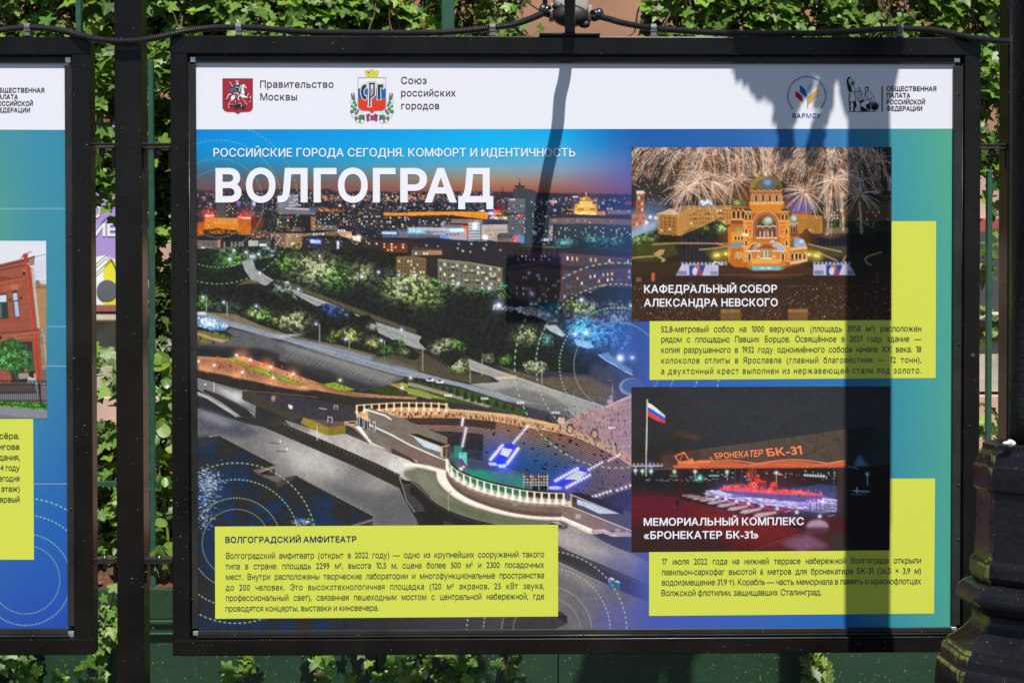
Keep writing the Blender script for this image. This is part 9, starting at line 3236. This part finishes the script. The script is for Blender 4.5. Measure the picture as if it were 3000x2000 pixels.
def build_wall():
 """building across the yard: rendered wall, plinth, banner"""
 y = 4.0
 root = tag(empty('building'), 'brownish rendered building with stone plinth far behind the ivy', 'building')
 Z = lambda py: float(U(1500, py, y)[2])
 m_up = plain('terracotta_render', (.34, .18, .11), .85, 0, .22, 2.2, .2, .4)
 m_pink = plain('pink_render', (.50, .33, .26), .85, 0, .3, 3, .2, .4)
 m_stone = plain('beige_stone', (.44, .38, .29), .9, 0, .35, 9, .2, .5)
 m_ledge = plain('ledge_stone', (.50, .44, .33), .85, 0, .15, 9, .2)
 m_red = plain('brick_red_band', (.26, .075, .05), .8, 0, .2, 6, .2)
 m_dark = plain('dark_gap', (.02, .02, .02), .8)
 zt = 6.5
 box('upper_wall', (-9, y, Z(470)), (9, y + .3, zt), m_up, root, 0)
 box('middle_wall', (-9, y + .02, Z(897)), (9, y + .3, Z(471)), m_pink, root, 0)
 box('red_band', (-9, y - .01, Z(915)), (9, y + .3, Z(897.5)), m_red, root, 0)
 box('ledge', (-9, y - .10, Z(940)), (9, y + .3, Z(915.5)), m_ledge, root, .01)
 box('stone_plinth', (-9, y, Z(1149)), (9, y + .3, Z(940.5)), m_stone, root, 0)
 box('shadow_gap', (-9, y + .05, Z(1158)), (9, y + .3, Z(1149.5)), m_dark, root, 0)
 box('lower_plinth', (-9, y - .03, 0), (9, y + .3, Z(1158.5)), m_pink, root, .01)
 a, b = U(2868, 900, y)[0], U(2990, 900, y)[0]
 wn = box('window', (a - .3, y - .03, Z(1000)), (b + .4, y + .02, Z(640)), m_red, root, .005)
 box('pane', (a - .2, y - .034, Z(960)), (b + .3, y - .031, Z(680)), plain('window_glass', (.05, .05, .06), .1), wn, 0)
 return root


def build_banner():
 y = 3.9
 root = tag(empty('banner'), 'purple banner with white letters ИЕ and a yellow shape on the far wall', 'banner')
 mk = lambda nm, c: plain(nm, c, .6, 0, .06, 6, .2)
 X = lambda px, py, d=0.0: U(px, py, y + d)
 a, b = U(120, 700, y), U(372, 700, y)
 t, s = U(300, 360, y)[2], U(300, 894, y)[2]
 box('sheet', (a[0], y, s), (b[0], y + .012, t), mk('banner_purple', (.36, .25, .55)), root, .002)
 bx0, bx1 = a[0], b[0]
 box('top_batten', (a[0], y - .008, t), (b[0], y + .02, t + .03), mk('banner_batten', (.3, .1, .08)), root, .002)
 box('bottom_batten', (a[0], y - .008, s - .03), (b[0], y + .02, s - .0005), mk('banner_batten_red', (.3, .1, .08)), root, .002)

 def flat(nm, pts, c, d):
  v = np.array([X(px, py, -d) for px, py in pts])
  from_pydata(nm, v, [tuple(range(len(v)))[::-1]], c, root)
 wht = mk('banner_white', (.72, .76, .70))
 flat('white_shape', [(200, 893), (200, 800), (285, 752), (312, 747), (372, 780), (372, 893)], wht, .003)
 flat('yellow_shape', [(305, 893), (308, 840), (302, 790), (316, 760), (330, 763), (372, 770), (372, 893)], mk('banner_yellow', (.66, .60, .04)), .006)
 th = np.linspace(0, 2 * math.pi, 36)[:-1]
 flat('grey_disc', [(314 + 31 * math.cos(q), 851 + 31 * math.sin(q)) for q in th], mk('banner_grey', (.10, .11, .12)), .009)
 ink_m = mk('banner_ink', (.08, .08, .08))
 for p, q in (((277, 804), (327, 758)), ((277, 778), (312, 748)), ((327, 758), (345, 800)), ((312, 748), (330, 764))):
  (x0, y0), (x1, y1) = p, q
  L = math.hypot(x1 - x0, y1 - y0)
  nx, ny = -(y1 - y0) / L * 1.2, (x1 - x0) / L * 1.2
  flat('drawn_line', [(x0 + nx, y0 + ny), (x1 + nx, y1 + ny), (x1 - nx, y1 - ny), (x0 - nx, y0 - ny)], ink_m, .012)
 L = Lettering()
 L.fit('ИЕ', 274, 342, 692, 39, .03)
 L.fit('О', 262, 296, 638, 39, .03)
 p = np.vstack(L.v)
 from_pydata('lettering', U(p[:, 0], p[:, 1], y - .004), L.f, wht, root)
 return root
# ---------------------------------------------------------------- build
M_RUSTY = black_paint('worn_black_bar', (.030, .024, .022), .32, .58)
BLK_CAST_ROUGH = black_paint('brushed_on_black_paint', (.016, .016, .019), .4, .63)
_n = BLK_CAST_ROUGH.node_tree
for _x in _n.nodes:
 if _x.type == 'BUMP':
  _x.inputs['Strength'].default_value = .5
  _x.inputs['Distance'].default_value = .004
M_IVY = leaf_material('ivy_leaf')
M_IVY_CREAM = leaf_material('variegated_ivy_leaf', cream=True)
M_ROSE = leaf_material('shrub_leaf', (.18, .26, .08), rough=.3)
M_STEM = plain('ivy_stem', (.11, .065, .035), .7, 0, .3, 60)

pav = plain('paving', (.07, .07, .07), .85, 0, .2, 7, .25, .3)
g = from_pydata('pavement', [(-40, -40, 0), (40, -40, 0), (40, 40, 0), (-40, 40, 0)], [(0, 1, 2, 3)], pav)
g['kind'] = 'structure'

build_frame('display_frame', 'big black steel display frame holding the city poster, lamp on top', 501.5, 2871, 501.5, 2871, 107, 1915.5, 'black display frames', (552, 2824, 160, 1869), (577, 2792, 185, 1842),
   [(556.5, 167, 575, 182.5), (2794, 170, 2813, 183), (565, 1848, 583, 1861), (2786, 1836, 2803, 1846)],
   [(1050, 1861), (1710, 1858), (688, 1862), (2235, 1852), (2700, 1850), (563, 1020), (563, 690), (563, 1435), (563, 1755), (2810, 1009), (2810, 1420), (1140, 166), (1680, 166), (2240, 167), (2700, 167), (2812, 278), (2810, 1580)], [(2851, 1043)])
build_frame('display_frame', 'black display frame cut off by the left picture edge', -700, 268.5, -700, 268.5, 107, 1920, 'black display frames', (-650, 213, 160, 1873), (-626, 193, 184, 1842),
   [(190.5, 168, 207, 184), (199, 1848, 216, 1866)], [(98, 166), (97, 1862), (206, 690), (208, 1100), (208, 1490)], [])
build_main_poster()
build_left_poster()
grp = 'black posts between the frames'
build_post('black square post between the two frames', 338.5, 417.5, .0, [(257, 336, 425, 1), (417, 502, 425, 1), (266, 340, 1636, 1), (421, 506, 1636, 1)], grp)
build_post('black square post behind the street lamp at the right edge', 2951, 3030, .0, [(2867, 2953, 427, 1), (2863, 2951, 1625, 1)], grp)
build_floodlight()
build_junction_box()
build_conduits()
LX, LY, LZ = build_lamp_post()
build_basket(LX, LY)
TOP = build_planter()
build_trellis(TOP)
build_wall()
build_banner()

top_d = lambda x, y: 1.0
fade = lambda x, y: float(np.clip((420 - y) / 140, .15, 1))
edge_r = lambda x, y: float(np.clip((1520 - x) / 90 + (y < 40) * .0, .0, 1) * (.45 if x > 1430 else 1))
edge_l = lambda x, y: float(np.clip((x - 1880) / 70, 0, 1))
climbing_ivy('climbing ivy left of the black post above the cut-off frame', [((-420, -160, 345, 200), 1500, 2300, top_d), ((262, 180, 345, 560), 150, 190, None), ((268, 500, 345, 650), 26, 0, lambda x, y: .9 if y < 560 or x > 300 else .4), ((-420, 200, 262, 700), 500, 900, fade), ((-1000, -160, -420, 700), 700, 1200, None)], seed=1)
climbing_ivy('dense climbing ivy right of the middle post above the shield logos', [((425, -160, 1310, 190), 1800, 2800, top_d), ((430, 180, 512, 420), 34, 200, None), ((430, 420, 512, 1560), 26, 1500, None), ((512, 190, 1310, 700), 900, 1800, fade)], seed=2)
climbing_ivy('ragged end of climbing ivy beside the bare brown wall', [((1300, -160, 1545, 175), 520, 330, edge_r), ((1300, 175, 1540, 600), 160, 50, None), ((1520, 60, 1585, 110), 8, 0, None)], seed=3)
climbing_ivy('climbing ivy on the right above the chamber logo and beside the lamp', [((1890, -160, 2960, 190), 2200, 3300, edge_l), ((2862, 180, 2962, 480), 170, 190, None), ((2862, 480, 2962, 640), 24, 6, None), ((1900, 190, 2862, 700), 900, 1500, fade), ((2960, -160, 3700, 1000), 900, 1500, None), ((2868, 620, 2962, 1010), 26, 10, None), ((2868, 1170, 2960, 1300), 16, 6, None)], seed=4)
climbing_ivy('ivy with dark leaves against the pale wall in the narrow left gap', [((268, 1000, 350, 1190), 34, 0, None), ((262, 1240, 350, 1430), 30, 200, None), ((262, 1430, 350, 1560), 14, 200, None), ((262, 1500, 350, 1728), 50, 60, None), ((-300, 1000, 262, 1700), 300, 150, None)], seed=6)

trailing('thick clump of trailing ivy below the cut-off frame', [[(-120, 1740), (-60, 1880), (-40, 2050)], [(-20, 1740), (20, 1880), (30, 2040)], [(60, 1740), (90, 1900), (110, 2060)], [(20, 1740), (60, 1880), (70, 2030)]], 120, .03)
trailing('long ivy runner hanging in the gap left of the middle post', [[(336, 1715), (322, 1790), (308, 1850), (306, 1890), (290, 1940), (268, 2020)], [(336, 1780), (330, 1830), (318, 1880)]], 46, .016)
trailing('two small ivy sprigs on the planter under the lime caption', [[(700, 1740), (745, 1880), (735, 1920), (705, 1945), (690, 1975)]], 14, .012)
trailing('short ivy strand below the caption, between the other strands', [[(905, 1740), (930, 1880), (940, 1930), (935, 2000)]], 20, .016)
trailing('bushy yellow-green ivy strand under the end of the lime caption', [[(1030, 1740), (1060, 1880), (1080, 1950), (1120, 2020)], [(1110, 1740), (1140, 1890), (1150, 1960), (1130, 2030)], [(1230, 1880), (1212, 1980), (1200, 2030)]], 62, .024)
trailing('bright ivy strand right of the bushy one on the planter', [[(1280, 1740), (1300, 1900), (1320, 1950), (1290, 2010)], [(1300, 1740), (1340, 1900), (1360, 1950), (1330, 2020)]], 52, .022)
trailing('cream-edged ivy strand below the boat picture', [[(1480, 1740), (1500, 1890), (1500, 1960), (1545, 2020)]], 26, .014, cream=True, size=(.024, .04))
trailing('cream-edged ivy strand near the street lamp foot', [[(2340, 1740), (2380, 1890), (2350, 1960), (2380, 2030)], [(2390, 1740), (2400, 1900), (2395, 1990)]], 40, .016, cream=True, size=(.024, .04))
build_rose()

# ---------------------------------------------------------------- base points
bpy.context.view_layer.update()
for o in list(SC.objects):
 if o.type == 'EMPTY' and o.parent is None:
  pts = []
  todo = list(o.children)
  while todo:
   c = todo.pop()
   todo += list(c.children)
   if c.type == 'MESH':
    pts += [c.matrix_world @ Vector(b) for b in c.bound_box]
  if pts:
   p = np.array(pts)
   loc = Vector(((p[:, 0].min() + p[:, 0].max()) / 2, (p[:, 1].min() + p[:, 1].max()) / 2, p[:, 2].min()))
   o.location = loc
   for c in o.children:
    c.matrix_parent_inverse = Matrix.Translation(-loc)
